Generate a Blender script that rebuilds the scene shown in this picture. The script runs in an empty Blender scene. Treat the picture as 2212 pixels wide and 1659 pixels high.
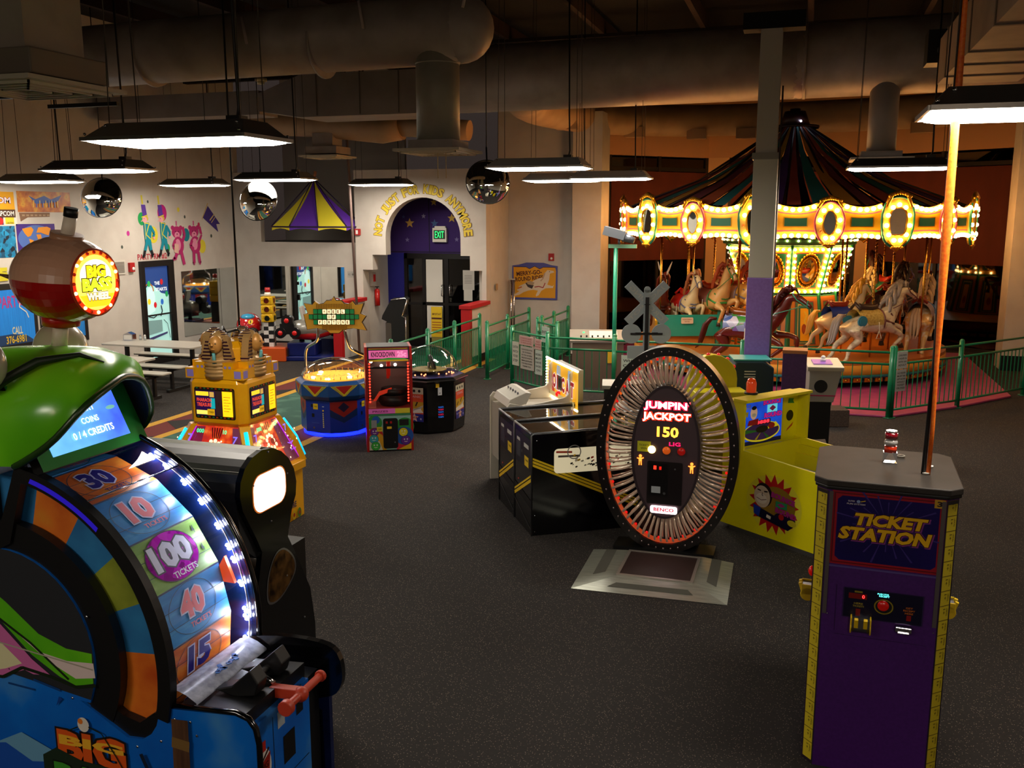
import bpy, bmesh, math, random
from mathutils import Vector, Matrix, Euler
random.seed(7)
PI = math.pi
SC = bpy.context.scene
COL = SC.collection
# ---- camera: on the mezzanine 3 m up; the room is axis aligned, the camera is turned 17.5 degrees left of +Y ----
cd = bpy.data.cameras.new('camera')
cam = bpy.data.objects.new('camera', cd)
COL.objects.link(cam)
cam.location = (0, 0, 3.0)
cam.rotation_euler = (math.radians(90 - 10.2), 0, math.radians(17.5))
cd.sensor_width = 36.0
cd.lens = 2007 / 2212 * 36.0
cd.clip_start = 0.05
cd.clip_end = 200
SC.camera = cam
# ---- world: night outside, hardly any light ----
w = bpy.data.worlds.new('night')
SC.world = w
w.use_nodes = True
w.node_tree.nodes['Background'].inputs[0].default_value = (0.055, 0.04, 0.035, 1)
w.node_tree.nodes['Background'].inputs[1].default_value = 0.25
SC.view_settings.view_transform = 'Standard'
SC.view_settings.look = 'None'
SC.view_settings.gamma = 1
SC.view_settings.exposure = 1.12
TUBE = 44.0      # radiance of the fluorescent panels
BULB = 50.0      # radiance of the carousel bulbs
try:
    SC.cycles.use_light_tree = True
    SC.cycles.max_bounces = 7
    SC.cycles.diffuse_bounces = 3
    SC.cycles.glossy_bounces = 4
    SC.cycles.transparent_max_bounces = 16
    SC.cycles.sample_clamp_indirect = 3.0
    SC.cycles.use_denoising = True
    SC.cycles.caustics_reflective = False
    SC.cycles.caustics_refractive = False
except Exception:
    pass

# ------------------------------------------------------------------ materials
def lin(h):
    if isinstance(h, (tuple, list)):
        return (h[0], h[1], h[2], 1)
    h = h.lstrip('#')
    return tuple(((int(h[i:i+2], 16) / 255) ** 2.2) for i in (0, 2, 4)) + (1,)
MATS = {}
EK = 0.42         # the lit signs against the room's exposure
def M(col, rough=0.5, metal=0.0, emit=0.0, coat=0.0, key=None, noise=None, bump=None, ecol=None):
    """plain procedural material: colour with an optional fine noise mottling and bump"""
    k = key or (str(col), rough, metal, emit, coat, str(noise), str(bump), str(ecol))
    if k in MATS:
        return MATS[k]
    m = bpy.data.materials.new('m_%d' % len(MATS))
    m.use_nodes = True
    n = m.node_tree.nodes; l = m.node_tree.links
    p = n['Principled BSDF']
    c = lin(col)
    p.inputs['Base Color'].default_value = c
    p.inputs['Roughness'].default_value = rough
    p.inputs['Metallic'].default_value = metal
    if coat:
        p.inputs['Coat Weight'].default_value = coat
        p.inputs['Coat Roughness'].default_value = 0.08
    if emit:
        p.inputs['Emission Color'].default_value = lin(ecol) if ecol else c
        p.inputs['Emission Strength'].default_value = emit * EK
    if noise or bump:
        tc = n.new('ShaderNodeTexCoord')
        nt = n.new('ShaderNodeTexNoise')
        nt.inputs['Scale'].default_value = (noise or bump)[0]
        nt.inputs['Detail'].default_value = 5
        l.new(tc.outputs['Object'], nt.inputs['Vector'])
        if noise:
            mx = n.new('ShaderNodeMixRGB')
            mx.inputs[1].default_value = c
            mx.inputs[2].default_value = lin(noise[1])
            r = n.new('ShaderNodeValToRGB')
            r.color_ramp.elements[0].position = noise[2] if len(noise) > 2 else 0.4
            r.color_ramp.elements[1].position = noise[3] if len(noise) > 3 else 0.65
            l.new(nt.outputs['Fac'], r.inputs[0]); l.new(r.outputs[0], mx.inputs[0])
            l.new(mx.outputs[0], p.inputs['Base Color'])
            if emit and not ecol:
                l.new(mx.outputs[0], p.inputs['Emission Color'])
        if bump:
            b = n.new('ShaderNodeBump')
            b.inputs['Strength'].default_value = bump[1]
            b.inputs['Distance'].default_value = 0.01
            l.new(nt.outputs['Fac'], b.inputs['Height']); l.new(b.outputs[0], p.inputs['Normal'])
    MATS[k] = m
    return m
def E(col, s=1.5):
    return M(col, 0.5, 0, s)
def glass(tint='#ffffff', refl=1.0, key=None):
    k = ('glass', tint, refl)
    if k in MATS:
        return MATS[k]
    m = bpy.data.materials.new('m_glass_%d' % len(MATS))
    m.use_nodes = True
    n = m.node_tree.nodes; l = m.node_tree.links
    n.remove(n['Principled BSDF'])
    tr = n.new('ShaderNodeBsdfTransparent'); tr.inputs[0].default_value = lin(tint)
    gl = n.new('ShaderNodeBsdfGlossy'); gl.inputs['Roughness'].default_value = 0.03
    fr = n.new('ShaderNodeLayerWeight'); fr.inputs[0].default_value = 0.5
    pw = n.new('ShaderNodeMath'); pw.operation = 'POWER'; pw.inputs[1].default_value = 4.0
    mu = n.new('ShaderNodeMath'); mu.operation = 'MULTIPLY_ADD'; mu.inputs[1].default_value = 0.8 * refl; mu.inputs[2].default_value = 0.045 * refl
    mx = n.new('ShaderNodeMixShader')
    l.new(fr.outputs['Facing'], pw.inputs[0]); l.new(pw.outputs[0], mu.inputs[0]); l.new(mu.outputs[0], mx.inputs[0])
    l.new(tr.outputs[0], mx.inputs[1]); l.new(gl.outputs[0], mx.inputs[2])
    l.new(mx.outputs[0], n['Material Output'].inputs[0])
    MATS[k] = m
    return m
def ramp_mat(name, scale, stops, rough=0.6, kind='noise', vec=(1, 1, 1), bump=0.0, metal=0, emit=0, detail=4):
    """colour ramp over a noise / voronoi / wave texture in object coordinates"""
    if name in MATS:
        return MATS[name]
    m = bpy.data.materials.new(name)
    m.use_nodes = True
    n = m.node_tree.nodes; l = m.node_tree.links
    p = n['Principled BSDF']
    tc = n.new('ShaderNodeTexCoord'); mp = n.new('ShaderNodeMapping')
    mp.inputs['Scale'].default_value = vec
    l.new(tc.outputs['Object'], mp.inputs[0])
    if kind == 'noise':
        t = n.new('ShaderNodeTexNoise'); t.inputs['Detail'].default_value = detail; o = t.outputs['Fac']
    elif kind == 'voronoi':
        t = n.new('ShaderNodeTexVoronoi'); o = t.outputs['Distance']
    elif kind == 'cells':
        t = n.new('ShaderNodeTexVoronoi'); o = t.outputs['Color']
    else:
        t = n.new('ShaderNodeTexWave'); t.inputs['Distortion'].default_value = 2; o = t.outputs['Fac']
    t.inputs['Scale'].default_value = scale
    l.new(mp.outputs[0], t.inputs['Vector'])
    r = n.new('ShaderNodeValToRGB')
    e = r.color_ramp.elements
    e[0].position = stops[0][0]; e[0].color = lin(stops[0][1])
    e[1].position = stops[-1][0]; e[1].color = lin(stops[-1][1])
    for s in stops[1:-1]:
        x = e.new(s[0]); x.color = lin(s[1])
    l.new(o, r.inputs[0]); l.new(r.outputs[0], p.inputs['Base Color'])
    p.inputs['Roughness'].default_value = rough; p.inputs['Metallic'].default_value = metal
    if emit:
        l.new(r.outputs[0], p.inputs['Emission Color']); p.inputs['Emission Strength'].default_value = emit * EK
    if bump:
        b = n.new('ShaderNodeBump'); b.inputs['Strength'].default_value = bump; b.inputs['Distance'].default_value = 0.01
        l.new(r.outputs[0], b.inputs['Height']); l.new(b.outputs[0], p.inputs['Normal'])
    MATS[name] = m
    return m

# ------------------------------------------------------------------ objects
ROOTM = {}
def tag(o, label=None, cat=None, group=None, kind=None):
    if label: o['label'] = label
    if cat: o['category'] = cat
    if group: o['group'] = group
    if kind: o['kind'] = kind
    return o
def T(name, label, cat, loc=(0, 0, 0), rz=0, group=None):
    o = bpy.data.objects.new(name, None)
    COL.objects.link(o)
    o.empty_display_size = 0.1
    o.location = loc; o.rotation_euler = (0, 0, rz)
    ROOTM[o.name] = Matrix.Translation(loc) @ Matrix.Rotation(rz, 4, 'Z')
    return tag(o, label, cat, group)
def dup(root, loc, rz=None, label=None, group=None, scale=None):
    def cp(o, par):
        c = o.copy(); COL.objects.link(c); c.parent = par
        for ch in KIDS.get(o.name, []):
            cp(ch, c)
        return c
    r = cp(root, None)
    r.location = loc
    if rz is not None: r.rotation_euler = (0, 0, rz)
    if scale: r.scale = scale if isinstance(scale, tuple) else (scale,) * 3
    if label: r['label'] = label
    if group: r['group'] = group
    return r
KIDS = {}
def top(o):
    while o.parent is not None: o = o.parent
    return o
TXT = {}
def text_tris(s, bold=0.0):
    k = (s, bold)
    if k not in TXT:
        c = bpy.data.curves.new('t', 'FONT')
        c.body = s; c.size = 1.0; c.offset = bold; c.resolution_u = 2
        c.align_x = 'CENTER'; c.align_y = 'CENTER'
        o = bpy.data.objects.new('t', c); COL.objects.link(o)
        me = o.to_mesh()
        v = [tuple(x.co) for x in me.vertices]; f = [tuple(p.vertices) for p in me.polygons]
        o.to_mesh_clear()
        bpy.data.objects.remove(o); bpy.data.curves.remove(c)
        if v:
            x0 = min(a[0] for a in v); x1 = max(a[0] for a in v); y0 = min(a[1] for a in v); y1 = max(a[1] for a in v)
            v = [((a[0] - (x0 + x1) / 2), (a[1] - (y0 + y1) / 2)) for a in v]
            TXT[k] = (v, f, x1 - x0, y1 - y0)
        else:
            TXT[k] = ([], [], 1, 1)
    return TXT[k]
class B:
    def __init__(s):
        s.bm = bmesh.new(); s.mi = 0; s.mats = []; s.o = Vector((0, 0, 0)); s.u = Vector((1, 0, 0)); s.v = Vector((0, 0, 1)); s.lay = 0; s.sm = []
    def mat(s, m):
        if m not in s.mats: s.mats.append(m)
        s.mi = s.mats.index(m)
        return s
    def _f(s, vs, smooth=False):
        try:
            f = s.bm.faces.new(vs)
        except ValueError:
            return None
        f.material_index = s.mi; f.smooth = smooth
        return f
    def face(s, pts, smooth=False):
        return s._f([s.bm.verts.new(p) for p in pts], smooth)
    def box(s, x0, x1, y0, y1, z0, z1, R=None):
        P = [(x, y, z) for z in (z0, z1) for y in (y0, y1) for x in (x0, x1)]
        if R is not None: P = [R @ Vector(p) for p in P]
        v = [s.bm.verts.new(p) for p in P]
        for q in ((0, 2, 3, 1), (4, 5, 7, 6), (0, 1, 5, 4), (2, 6, 7, 3), (0, 4, 6, 2), (1, 3, 7, 5)):
            s._f([v[i] for i in q])
        return s
    def cbox(s, c, d, rz=0, rx=0, ry=0):
        R = Matrix.Translation(c) @ Euler((rx, ry, rz)).to_matrix().to_4x4()
        return s.box(-d[0] / 2, d[0] / 2, -d[1] / 2, d[1] / 2, -d[2] / 2, d[2] / 2, R)
    def ring(s, c, X, Y, rx, ry, n, a0=0.0):
        return [s.bm.verts.new(c + X * (rx * math.cos(a0 + 2 * PI * i / n)) + Y * (ry * math.sin(a0 + 2 * PI * i / n))) for i in range(n)]
    def skin(s, rings, caps=True, smooth=True, closed=True):
        n = len(rings[0])
        for a, b in zip(rings, rings[1:]):
            for i in range(n if closed else n - 1):
                s._f([a[i], a[(i + 1) % n], b[(i + 1) % n], b[i]], smooth)
        if caps:
            s._f(list(reversed(rings[0]))); s._f(rings[-1])
        return s
    def cyl(s, p0, p1, r0, r1=None, n=14, caps=True, smooth=True, a0=0.0):
        p0 = Vector(p0); p1 = Vector(p1); r1 = r0 if r1 is None else r1
        d = (p1 - p0).normalized()
        X = d.orthogonal().normalized() if abs(d.z) < 0.999 else Vector((1, 0, 0)); Y = d.cross(X)
        s.skin([s.ring(p0, X, Y, r0, r0, n, a0), s.ring(p1, X, Y, r1, r1, n, a0)], caps, smooth)
        return s
    def tube(s, pts, r, n=8, caps=True):
        pts = [Vector(p) for p in pts]; rings = []
        X = None
        for i, p in enumerate(pts):
            d = ((pts[min(i + 1, len(pts) - 1)] - pts[max(i - 1, 0)])).normalized()
            if X is None: X = d.orthogonal().normalized()
            X = (X - d * X.dot(d)).normalized(); Y = d.cross(X)
            rr = r[i] if isinstance(r, (list, tuple)) else r
            rings.append(s.ring(p, X, Y, rr, rr, n))
        return s.skin(rings, caps)
    def sph(s, c, r, n=14, m=8, R=None, z0=-1.0, z1=1.0):
        c = Vector(c); r = (r, r, r) if not isinstance(r, (tuple, list)) else r
        rings = []
        for j in range(m + 1):
            t = math.asin(max(-1, min(1, z0))) + (math.asin(max(-1, min(1, z1))) - math.asin(max(-1, min(1, z0)))) * j / m
            ring = []
            for i in range(n):
                a = 2 * PI * i / n
                v = Vector((r[0] * math.cos(t) * math.cos(a), r[1] * math.cos(t) * math.sin(a), r[2] * math.sin(t)))
                if R is not None: v = R @ v
                ring.append(s.bm.verts.new(c + v))
            rings.append(ring)
        s.skin(rings, True, True)
        return s
    def lathe(s, prof, c=(0, 0, 0), n=24, a0=0, a1=2 * PI, smooth=True, caps=False, axis='Z'):
        full = abs(a1 - a0 - 2 * PI) < 1e-5; rings = []
        k = n if full else n + 1
        for (r, z) in prof:
            ring = []
            for i in range(k):
                a = a0 + (a1 - a0) * i / n
                if axis == 'Z': p = (c[0] + r * math.cos(a), c[1] + r * math.sin(a), c[2] + z)
                elif axis == 'Y': p = (c[0] + r * math.cos(a), c[1] + z, c[2] + r * math.sin(a))
                else: p = (c[0] + z, c[1] + r * math.cos(a), c[2] + r * math.sin(a))
                ring.append(s.bm.verts.new(p))
            rings.append(ring)
        s.skin(rings, caps, smooth, full)
        return s
    def prism(s, poly, d, o=None, u=None, v=None, n=None):
        """polygon (2d) in the plane o,u,v extruded by d along n"""
        o = Vector(o or (0, 0, 0)); u = Vector(u or (1, 0, 0)); v = Vector(v or (0, 0, 1)); n = Vector(n) if n else u.cross(v)
        a = [s.bm.verts.new(o + u * p[0] + v * p[1]) for p in poly]
        b = [s.bm.verts.new(o + u * p[0] + v * p[1] + n * d) for p in poly]
        f1 = s._f(a); f2 = s._f(list(reversed(b)))
        for i in range(len(poly)):
            s._f([a[i], b[i], b[(i + 1) % len(poly)], a[(i + 1) % len(poly)]])
        return s
    # ---- flat artwork on a frame (origin, right, up); each call sits a hair above the one before
    def frame(s, o, u, v, off=0.0012, step=0.0003):
        s.o = Vector(o); s.u = Vector(u).normalized(); s.v = Vector(v).normalized(); s.n = s.u.cross(s.v).normalized(); s.lay = off; s.step = step
        return s
    def P(s, x, y): return s.o + s.u * x + s.v * y + s.n * s.lay
    def poly(s, pts, m=None):
        if m: s.mat(m)
        s.face([s.P(*p) for p in pts]); s.lay += s.step
        return s
    def rect(s, x0, x1, y0, y1, m=None): return s.poly([(x0, y0), (x1, y0), (x1, y1), (x0, y1)], m)
    def rrect(s, x0, x1, y0, y1, r, m=None): return s.poly(rr_pts(x0, x1, y0, y1, r), m)
    def disc(s, x, y, r, m=None, ry=None, n=24, rot=0):
        ry = ry or r; c, q = math.cos(rot), math.sin(rot)
        pts = [(r * math.cos(2 * PI * i / n), ry * math.sin(2 * PI * i / n)) for i in range(n)]
        return s.poly([(x + a * c - b * q, y + a * q + b * c) for a, b in pts], m)
    def star(s, x, y, r, r2, k, m=None, rot=PI / 2, sx=1.0):
        return s.poly([(x + sx * (r if i % 2 == 0 else r2) * math.cos(rot + PI * i / k), y + (r if i % 2 == 0 else r2) * math.sin(rot + PI * i / k)) for i in range(2 * k)], m)
    def annulus(s, x, y, r0, r1, m=None, n=32, sy=1.0):
        if m: s.mat(m)
        for i in range(n):
            a = 2 * PI * i / n; b = 2 * PI * (i + 1) / n
            s.face([s.P(x + r0 * math.cos(a), y + sy * r0 * math.sin(a)), s.P(x + r1 * math.cos(a), y + sy * r1 * math.sin(a)), s.P(x + r1 * math.cos(b), y + sy * r1 * math.sin(b)), s.P(x + r0 * math.cos(b), y + sy * r0 * math.sin(b))])
        s.lay += s.step
        return s
    def line(s, pts, wd, m=None):
        if m: s.mat(m)
        for a, b in zip(pts, pts[1:]):
            dx, dy = b[0] - a[0], b[1] - a[1]; L = math.hypot(dx, dy) or 1; nx, ny = -dy / L * wd / 2, dx / L * wd / 2
            s.face([s.P(a[0] + nx, a[1] + ny), s.P(a[0] - nx, a[1] - ny), s.P(b[0] - nx, b[1] - ny), s.P(b[0] + nx, b[1] + ny)])
        s.lay += s.step
        return s
    def text(s, t, x, y, wd, ht, m=None, bold=0.02, rot=0.0, shear=0.0, mirror=False, depth=0.0):
        """text fitted in a box wd x ht centred at x,y"""
        if m: s.mat(m)
        v, f, tw, th = text_tris(t, bold)
        if not v: return s
        k1 = wd / tw; k2 = ht / th; c, q = math.cos(rot), math.sin(rot)
        vs = []
        for a, b in v:
            a, b = a * k1 * (-1 if mirror else 1) + b * k2 * shear, b * k2
            vs.append(s.bm.verts.new(s.P(x + a * c - b * q, y + a * q + b * c)))
        for q_ in f: s._f([vs[i] for i in q_])
        s.lay += s.step
        return s
    def otext(s, t, x, y, wd, ht, m, mo, bold=0.02, ob=0.07, **kw):
        s.text(t, x, y, wd + ht * 0.12, ht * 1.12, mo, bold=ob, **kw)
        return s.text(t, x, y, wd, ht, m, bold=bold, **kw)
    def obj(s, name, m=None, parent=None, world=False, bevel=0.0, label=None, smooth=False, bseg=2):
        if m is not None:
            s.mats = m if isinstance(m, list) else [m] if not s.mats else s.mats
        if world and parent is not None:
            s.bm.transform(ROOTM[top(parent).name].inverted())
        me = bpy.data.meshes.new(name)
        bmesh.ops.recalc_face_normals(s.bm, faces=[f for f in s.bm.faces if len(f.edges) > 2]) if not s.lay else None
        s.bm.to_mesh(me); s.bm.free()
        for q in s.mats: me.materials.append(q)
        o = bpy.data.objects.new(name, me)
        COL.objects.link(o)
        if parent is not None:
            o.parent = parent
            KIDS.setdefault(parent.name, []).append(o)
        if bevel:
            b = o.modifiers.new('bevel', 'BEVEL'); b.width = bevel; b.segments = bseg; b.limit_method = 'ANGLE'; b.angle_limit = 0.6
        if smooth:
            for p in me.polygons: p.use_smooth = True
        if label: o['label'] = label
        return o
def rr_pts(x0, x1, y0, y1, r, n=5):
    P = []
    for cx, cy, a in ((x1 - r, y0 + r, -PI / 2), (x1 - r, y1 - r, 0), (x0 + r, y1 - r, PI / 2), (x0 + r, y0 + r, PI)):
        for i in range(n + 1):
            t = a + PI / 2 * i / n
            P.append((cx + r * math.cos(t), cy + r * math.sin(t)))
    return P
def BX(*a): return B().box(*a)
def smoothpts(pts, k=4, closed=False):
    """Catmull-Rom through the points"""
    out = []; n = len(pts)
    rng = range(n if closed else n - 1)
    for i in rng:
        g = lambda j: Vector(pts[j % n] if closed else pts[max(0, min(n - 1, j))])
        p0, p1, p2, p3 = g(i - 1), g(i), g(i + 1), g(i + 2)
        for t in range(k):
            t /= k
            out.append(tuple(0.5 * ((2 * p1) + (p2 - p0) * t + (2 * p0 - 5 * p1 + 4 * p2 - p3) * t * t + (3 * p1 - p0 - 3 * p2 + p3) * t ** 3)))
    if not closed: out.append(tuple(pts[-1]))
    return out
def struct(name, b, m=None, **kw):
    o = b.obj(name, m, **kw); o['kind'] = 'structure'
    return o

# common materials
BLACK = M('#0c0c0d', 0.45); GBLACK = M('#0a0a0c', 0.18, coat=0.5); CHROME = M('#d8d8dc', 0.12, 1.0); STEEL = M('#8a8c90', 0.35, 1.0)
MIRROR = M('#dfe4e2', 0.02, 1.0); WHITE = M('#e8e6e0', 0.45); GREEN = M('#087048', 0.4, coat=0.3); RED = M('#b5121b', 0.4); YEL = M('#e3bd1c', 0.5)
GOLD = M('#d89a28', 0.28, 0.85); BRASS = M('#c9973f', 0.25, 1.0); PURPLE = M('#3a1a5e', 0.5); GREY = M('#8d8a84', 0.6)
WALLM = M('#c9c2b8', 0.85, noise=(3.0, '#c2bab0'), bump=(60, 0.05)); WALLW = M('#cfc9c1', 0.85, noise=(2.0, '#c8c1b8'))
DUCTM = M('#a89c93', 0.5, 0.15, noise=(2.5, '#968a80'))
CLEAR = glass()

# ================================================================== ROOM
XL, YM, YA, CEIL = -12.75, 19.0, 18.8, 6.6
carpet = ramp_mat('carpet', 75, [(0.0, '#b0a08c'), (0.13, '#8c7e6e'), (0.19, '#221d1b'), (1.0, '#1a1614')], rough=0.95, kind='voronoi', bump=0.2)
f = BX(-12.75, 6.5, -5, 26, -0.1, 0)
f.mat(carpet)
struct('floor', f, carpet)
# inlaid carpet path with yellow borders, maroon triangles and green centre
f = B(); f.frame((0, 0, 0), (1, 0, 0), (0, 1, 0), 0.0012, 0.00035)
cy, cm, cg = M('#c99a35', 0.95, noise=(90, '#a97c28')), M('#6a2420', 0.95, noise=(90, '#521a18')), M('#2f5348', 0.95, noise=(3, '#4c7060', 0.5, 0.7))
f.rect(-9.12, -6.25, 7.2, 18.7, cm)
f.rect(-8.35, -6.95, 7.2, 18.7, cg)
for x in (-9.12, -8.5, -6.95, -6.4): f.rect(x, x + 0.15, 7.2, 18.7, cy)
for k in range(9):
    f.poly([(-8.97, 7.6 + k * 1.25), (-8.5, 8.0 + k * 1.25), (-8.5, 7.2 + k * 1.25)], M('#1f1c1a', 0.95))
tag(struct('floor_path', f), kind='structure')
f = B()
pk = ramp_mat('pink_floor', 5, [(0.3, '#a8406c'), (0.7, '#8f3460')], rough=0.45)
f.prism([(-2.6, 14.98), (1.32, 14.84), (2.44, 16.0), (3.4, 17.2), (3.4, 22.4), (-4.0, 22.4), (-4.0, 17.6), (-3.4, 16.2)], 0.035, (0, 0, 0.0), (1, 0, 0), (0, 1, 0), (0, 0, 1))
struct('floor_platform', f, pk, bevel=0.01)

# ---- left wall with its openings drawn as framed windows and door
struct('wall_left', BX(XL - 0.2, XL, -5, YM + 0.2, 0, CEIL), WALLM)
struct('baseboard_left', BX(XL, XL + 0.012, 3, 15.5, 0, 0.12), BLACK)
struct('ceiling', BX(-12.95, 6.5, -5, 26, CEIL, CEIL + 0.1), M('#0b0a0a', 0.9))
# wall behind the kiddie rides: solid below z 2.43, open above
struct('wall_back', BX(XL, -9.56, YM, YM + 0.15, 0, 2.43).box(XL, -12.07, YM, YM + 0.15, 2.43, 4.0).box(-9.66, -9.56, YM, YM + 0.15, 2.43, 4.0), WALLM)
struct('wall_loft', BX(XL, -9.4, 21.2, 21.3, 2.2, CEIL), M('#b0aaa2', 0.9))
struct('floor_loft', BX(XL, -9.5, YM + 0.151, 21.2, 2.3, 2.42), M('#6d6964', 0.9))
struct('wall_divider', BX(-9.66, -9.45, YM + 0.16, 21.2, 0, 4.0), WALLM)
struct('baseboard_back', BX(XL + 0.02, -9.6, YM - 0.015, YM - 0.002, 0, 0.14), BLACK)
# ---- arch wall
cx = -7.955
pts = [(-9.56, 0), (-9.56, 4.0), (-6.5, 4.0), (-6.5, 0), (-6.6, 0), (-6.6, 1.865), (-6.87, 1.865), (-6.87, 2.177), (-7.08, 2.177)]
pts += [(cx + 0.875 * math.cos(t * PI / 24), 2.56 + 0.85 * math.sin(t * PI / 24)) for t in range(25)]
pts += [(-8.83, 2.177), (-9.155, 2.177), (-9.155, 1.845), (-9.4, 1.845), (-9.4, 0)]
struct('wall_arch', B().prism(pts, -0.25, (0, YA, 0)), WALLM)
b = B().box(-9.7, -9.4, YA + 0.26, 20.1, 0, 4.0)
struct('wall_vestibule_left', b, WALLM)
struct('wall_vestibule_right', BX(-6.75, -6.5, YA + 0.26, 20.35, 0, 4.0), WALLM)
struct('wall_vestibule_back', BX(-9.4, -6.75, 20.1, 20.25, 2.17, 4.0), M('#33185e', 0.8))
struct('wall_vestibule_blue', BX(-9.4, -8.97, 20.1, 20.25, 0, 2.17), M('#1c1a7a', 0.8))
# ---- wall with the merry-go-round sign, pilaster and orange-lit columns round the bay
struct('wall_right_back', BX(-6.75, -4.9, 20.36, 20.5, 0, CEIL).box(-5.19, -5.0, 20.30, 20.36, 0, CEIL), WALLM)
struct('column_bay_left', BX(-4.92, -4.28, 19.95, 20.75, 0, 5.2), WALLM)
struct('column_bay_right', BX(3.77, 6.4, 20.27, 20.95, 0, CEIL), WALLM)
struct('baseboard_bay', BX(3.75, 6.4, 20.25, 20.268, 0, 0.3), BLACK)
struct('wall_right', BX(6.4, 6.5, -5, 26, 0, CEIL), WALLM)
struct('wall_front', BX(-12.95, 6.5, -5.1, -5, 0, CEIL), M('#5a554f', 0.9))
# bay of glass behind the carousel
bay = [(-4.6, 20.8), (-4.6, 22.2), (-2.49, 24.3), (-1.98, 24.3), (1.1, 24.3), (1.36, 24.3), (4.2, 22.4), (4.2, 20.9)]
wd = M('#c9a074', 0.7); frm = M('#1a1210', 0.5); shade = ramp_mat('shade', 3, [(0.2, '#5a2418'), (0.8, '#4a1c14')], rough=0.85, vec=(1, 1, 0.3))
pane = glass('#5a4a44', 2.2)
def wallseg(a, c2, z0, z1, th):
    d = Vector((c2[0] - a[0], c2[1] - a[1], 0)); L = d.length; d.normalize(); n = Vector((-d.y, d.x, 0))
    return B().prism([(0, z0), (L, z0), (L, z1), (0, z1)], th, (a[0], a[1], 0), d, (0, 0, 1), n), L, d, n
k = 0
for i in range(len(bay) - 1):
    a, c2 = bay[i], bay[i + 1]
    bb, L, d, n = wallseg(a, c2, 4.45, CEIL, 0.12)
    struct('wall_bay_head', bb, M('#b98d66', 0.8))
    if i in (2, 4):
        bb, L, d, n = wallseg(a, c2, 0, 4.45, 0.12)
        struct('wall_bay_pier', bb, wd)
        continue
    k += 1
    o = Vector((a[0], a[1], 0))
    fr = B()
    for s0, s1 in ((0, 0.09), (L - 0.09, L), (L / 2 - 0.04, L / 2 + 0.04)):
        fr.prism([(s0, 0), (s1, 0), (s1, 4.45), (s0, 4.45)], 0.1, o, d, (0, 0, 1), n)
    for z in (0.0, 2.35, 4.1):
        fr.prism([(0, z), (L, z), (L, z + 0.09), (0, z + 0.09)], 0.08, o + n * 0.01, d, (0, 0, 1), n)
    wo = struct('window_%d' % k, fr, frm)
    g = B().prism([(0.05, 0.05), (L - 0.05, 0.05), (L - 0.05, 4.4), (0.05, 4.4)], 0.01, o + n * 0.04, d, (0, 0, 1), n).obj('pane', pane, wo)
    g = B().prism([(0.07, 1.95), (L - 0.07, 1.95), (L - 0.07, 4.08), (0.07, 4.08)], 0.01, o - n * 0.02, d, (0, 0, 1), n).obj('shade', shade, wo, label='brown pull-down window shade')
# dark room / night outside the glass
b = B(); b.frame((4.78, 27.498, 4.05), (1, 0, 0), (0, 0, 1)); b.text('AS', 0, 0, 0.5, 0.28, E('#ff3038', 6), bold=0.02)
tag(b.obj('neon_sign'), 'red neon letters glowing outside the far window', 'sign')
struct('wall_outer', BX(-7, 6.4, 27.5, 27.6, -0.1, CEIL), M('#1a1412', 0.9))

# ---- half walls of the entrance ramp with red caps and end posts
for x0, x1, nm in ((-9.5, -9.36, 'left'), (-6.6, -6.46, 'right')):
    struct('wall_half_' + nm, BX(x0 + 0.01, x1 - 0.01, 17.72, YA - 0.01, 0, 1.16), WALLM)
    bb = BX(x0 - 0.06, x1 + 0.06, 17.55, YA - 0.02, 1.161, 1.24).box(x0 - 0.03, x1 + 0.03, 17.58, 17.71, 0, 1.16)
    struct('trim_half_wall_' + nm, bb, M('#b3141a', 0.5), bevel=0.008)
struct('baseboard_ramp', BX(-6.46, -6.447, 17.8, 18.7, 0, 0.16).box(-6.47, -6.457, 18.8, 20.3, 0, 0.16), BLACK)

# ---- exit doors in the vestibule
dd = BX(-8.95, -8.87, 20.02, 20.1, 0, 2.17).box(-6.95, -6.75, 20.02, 20.1, 0, 2.17).box(-8.95, -6.75, 20.02, 20.1, 2.05, 2.17).box(-7.95, -7.85, 20.03, 20.09, 0, 2.05).box(-8.87, -7.95, 20.03, 20.09, 0, 0.2).box(-7.85, -6.95, 20.03, 20.09, 0, 0.2).box(-8.87, -7.95, 20.03, 20.09, 0.98, 1.04).box(-7.85, -6.95, 20.03, 20.09, 0.98, 1.04).box(-8.5, -8.42, 20.03, 20.09, 0.2, 2.05)
d1 = struct('door_1', dd, M('#0e0d0e', 0.35))
B().box(-8.87, -7.95, 20.055, 20.06, 0.2, 2.05).box(-7.85, -6.95, 20.055, 20.06, 0.2, 2.05).obj('pane', glass('#6a6a6c', 1.5), d1)
B().tube([(-8.0, 20.02, 1.2), (-8.0, 19.97, 1.2), (-8.0, 19.97, 1.45), (-8.0, 20.02, 1.45)], 0.012).tube([(-7.8, 20.02, 1.2), (-7.8, 19.97, 1.2), (-7.8, 19.97, 1.45), (-7.8, 20.02, 1.45)], 0.012).obj('handle', CHROME, d1)
b = B(); b.frame((0, 20.045, 0), (1, 0, 0), (0, 0, 1)); b.rect(-7.5, -7.22, 1.35, 1.8, M('#b9b4ac', 0.8)); b.rect(-7.48, -7.27, 1.1, 1.36, M('#c4bfb6', 0.8))
for i in range(6): b.rect(-7.46, -7.28, 1.5 + i * 0.035, 1.51 + i * 0.035, M('#77736d', 0.8))
b2 = B(); b2.frame((0, 20.05, 0), (1, 0, 0), (0, 0, 1)); b2.rect(-8.41, -8.0, 1.05, 2.03, M('#cfcac0', 0.8)); b2.rect(-8.40, -8.0, 0.22, 0.97, M('#cfcac0', 0.8)); b2.obj('paper_sheet', None, d1)
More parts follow.
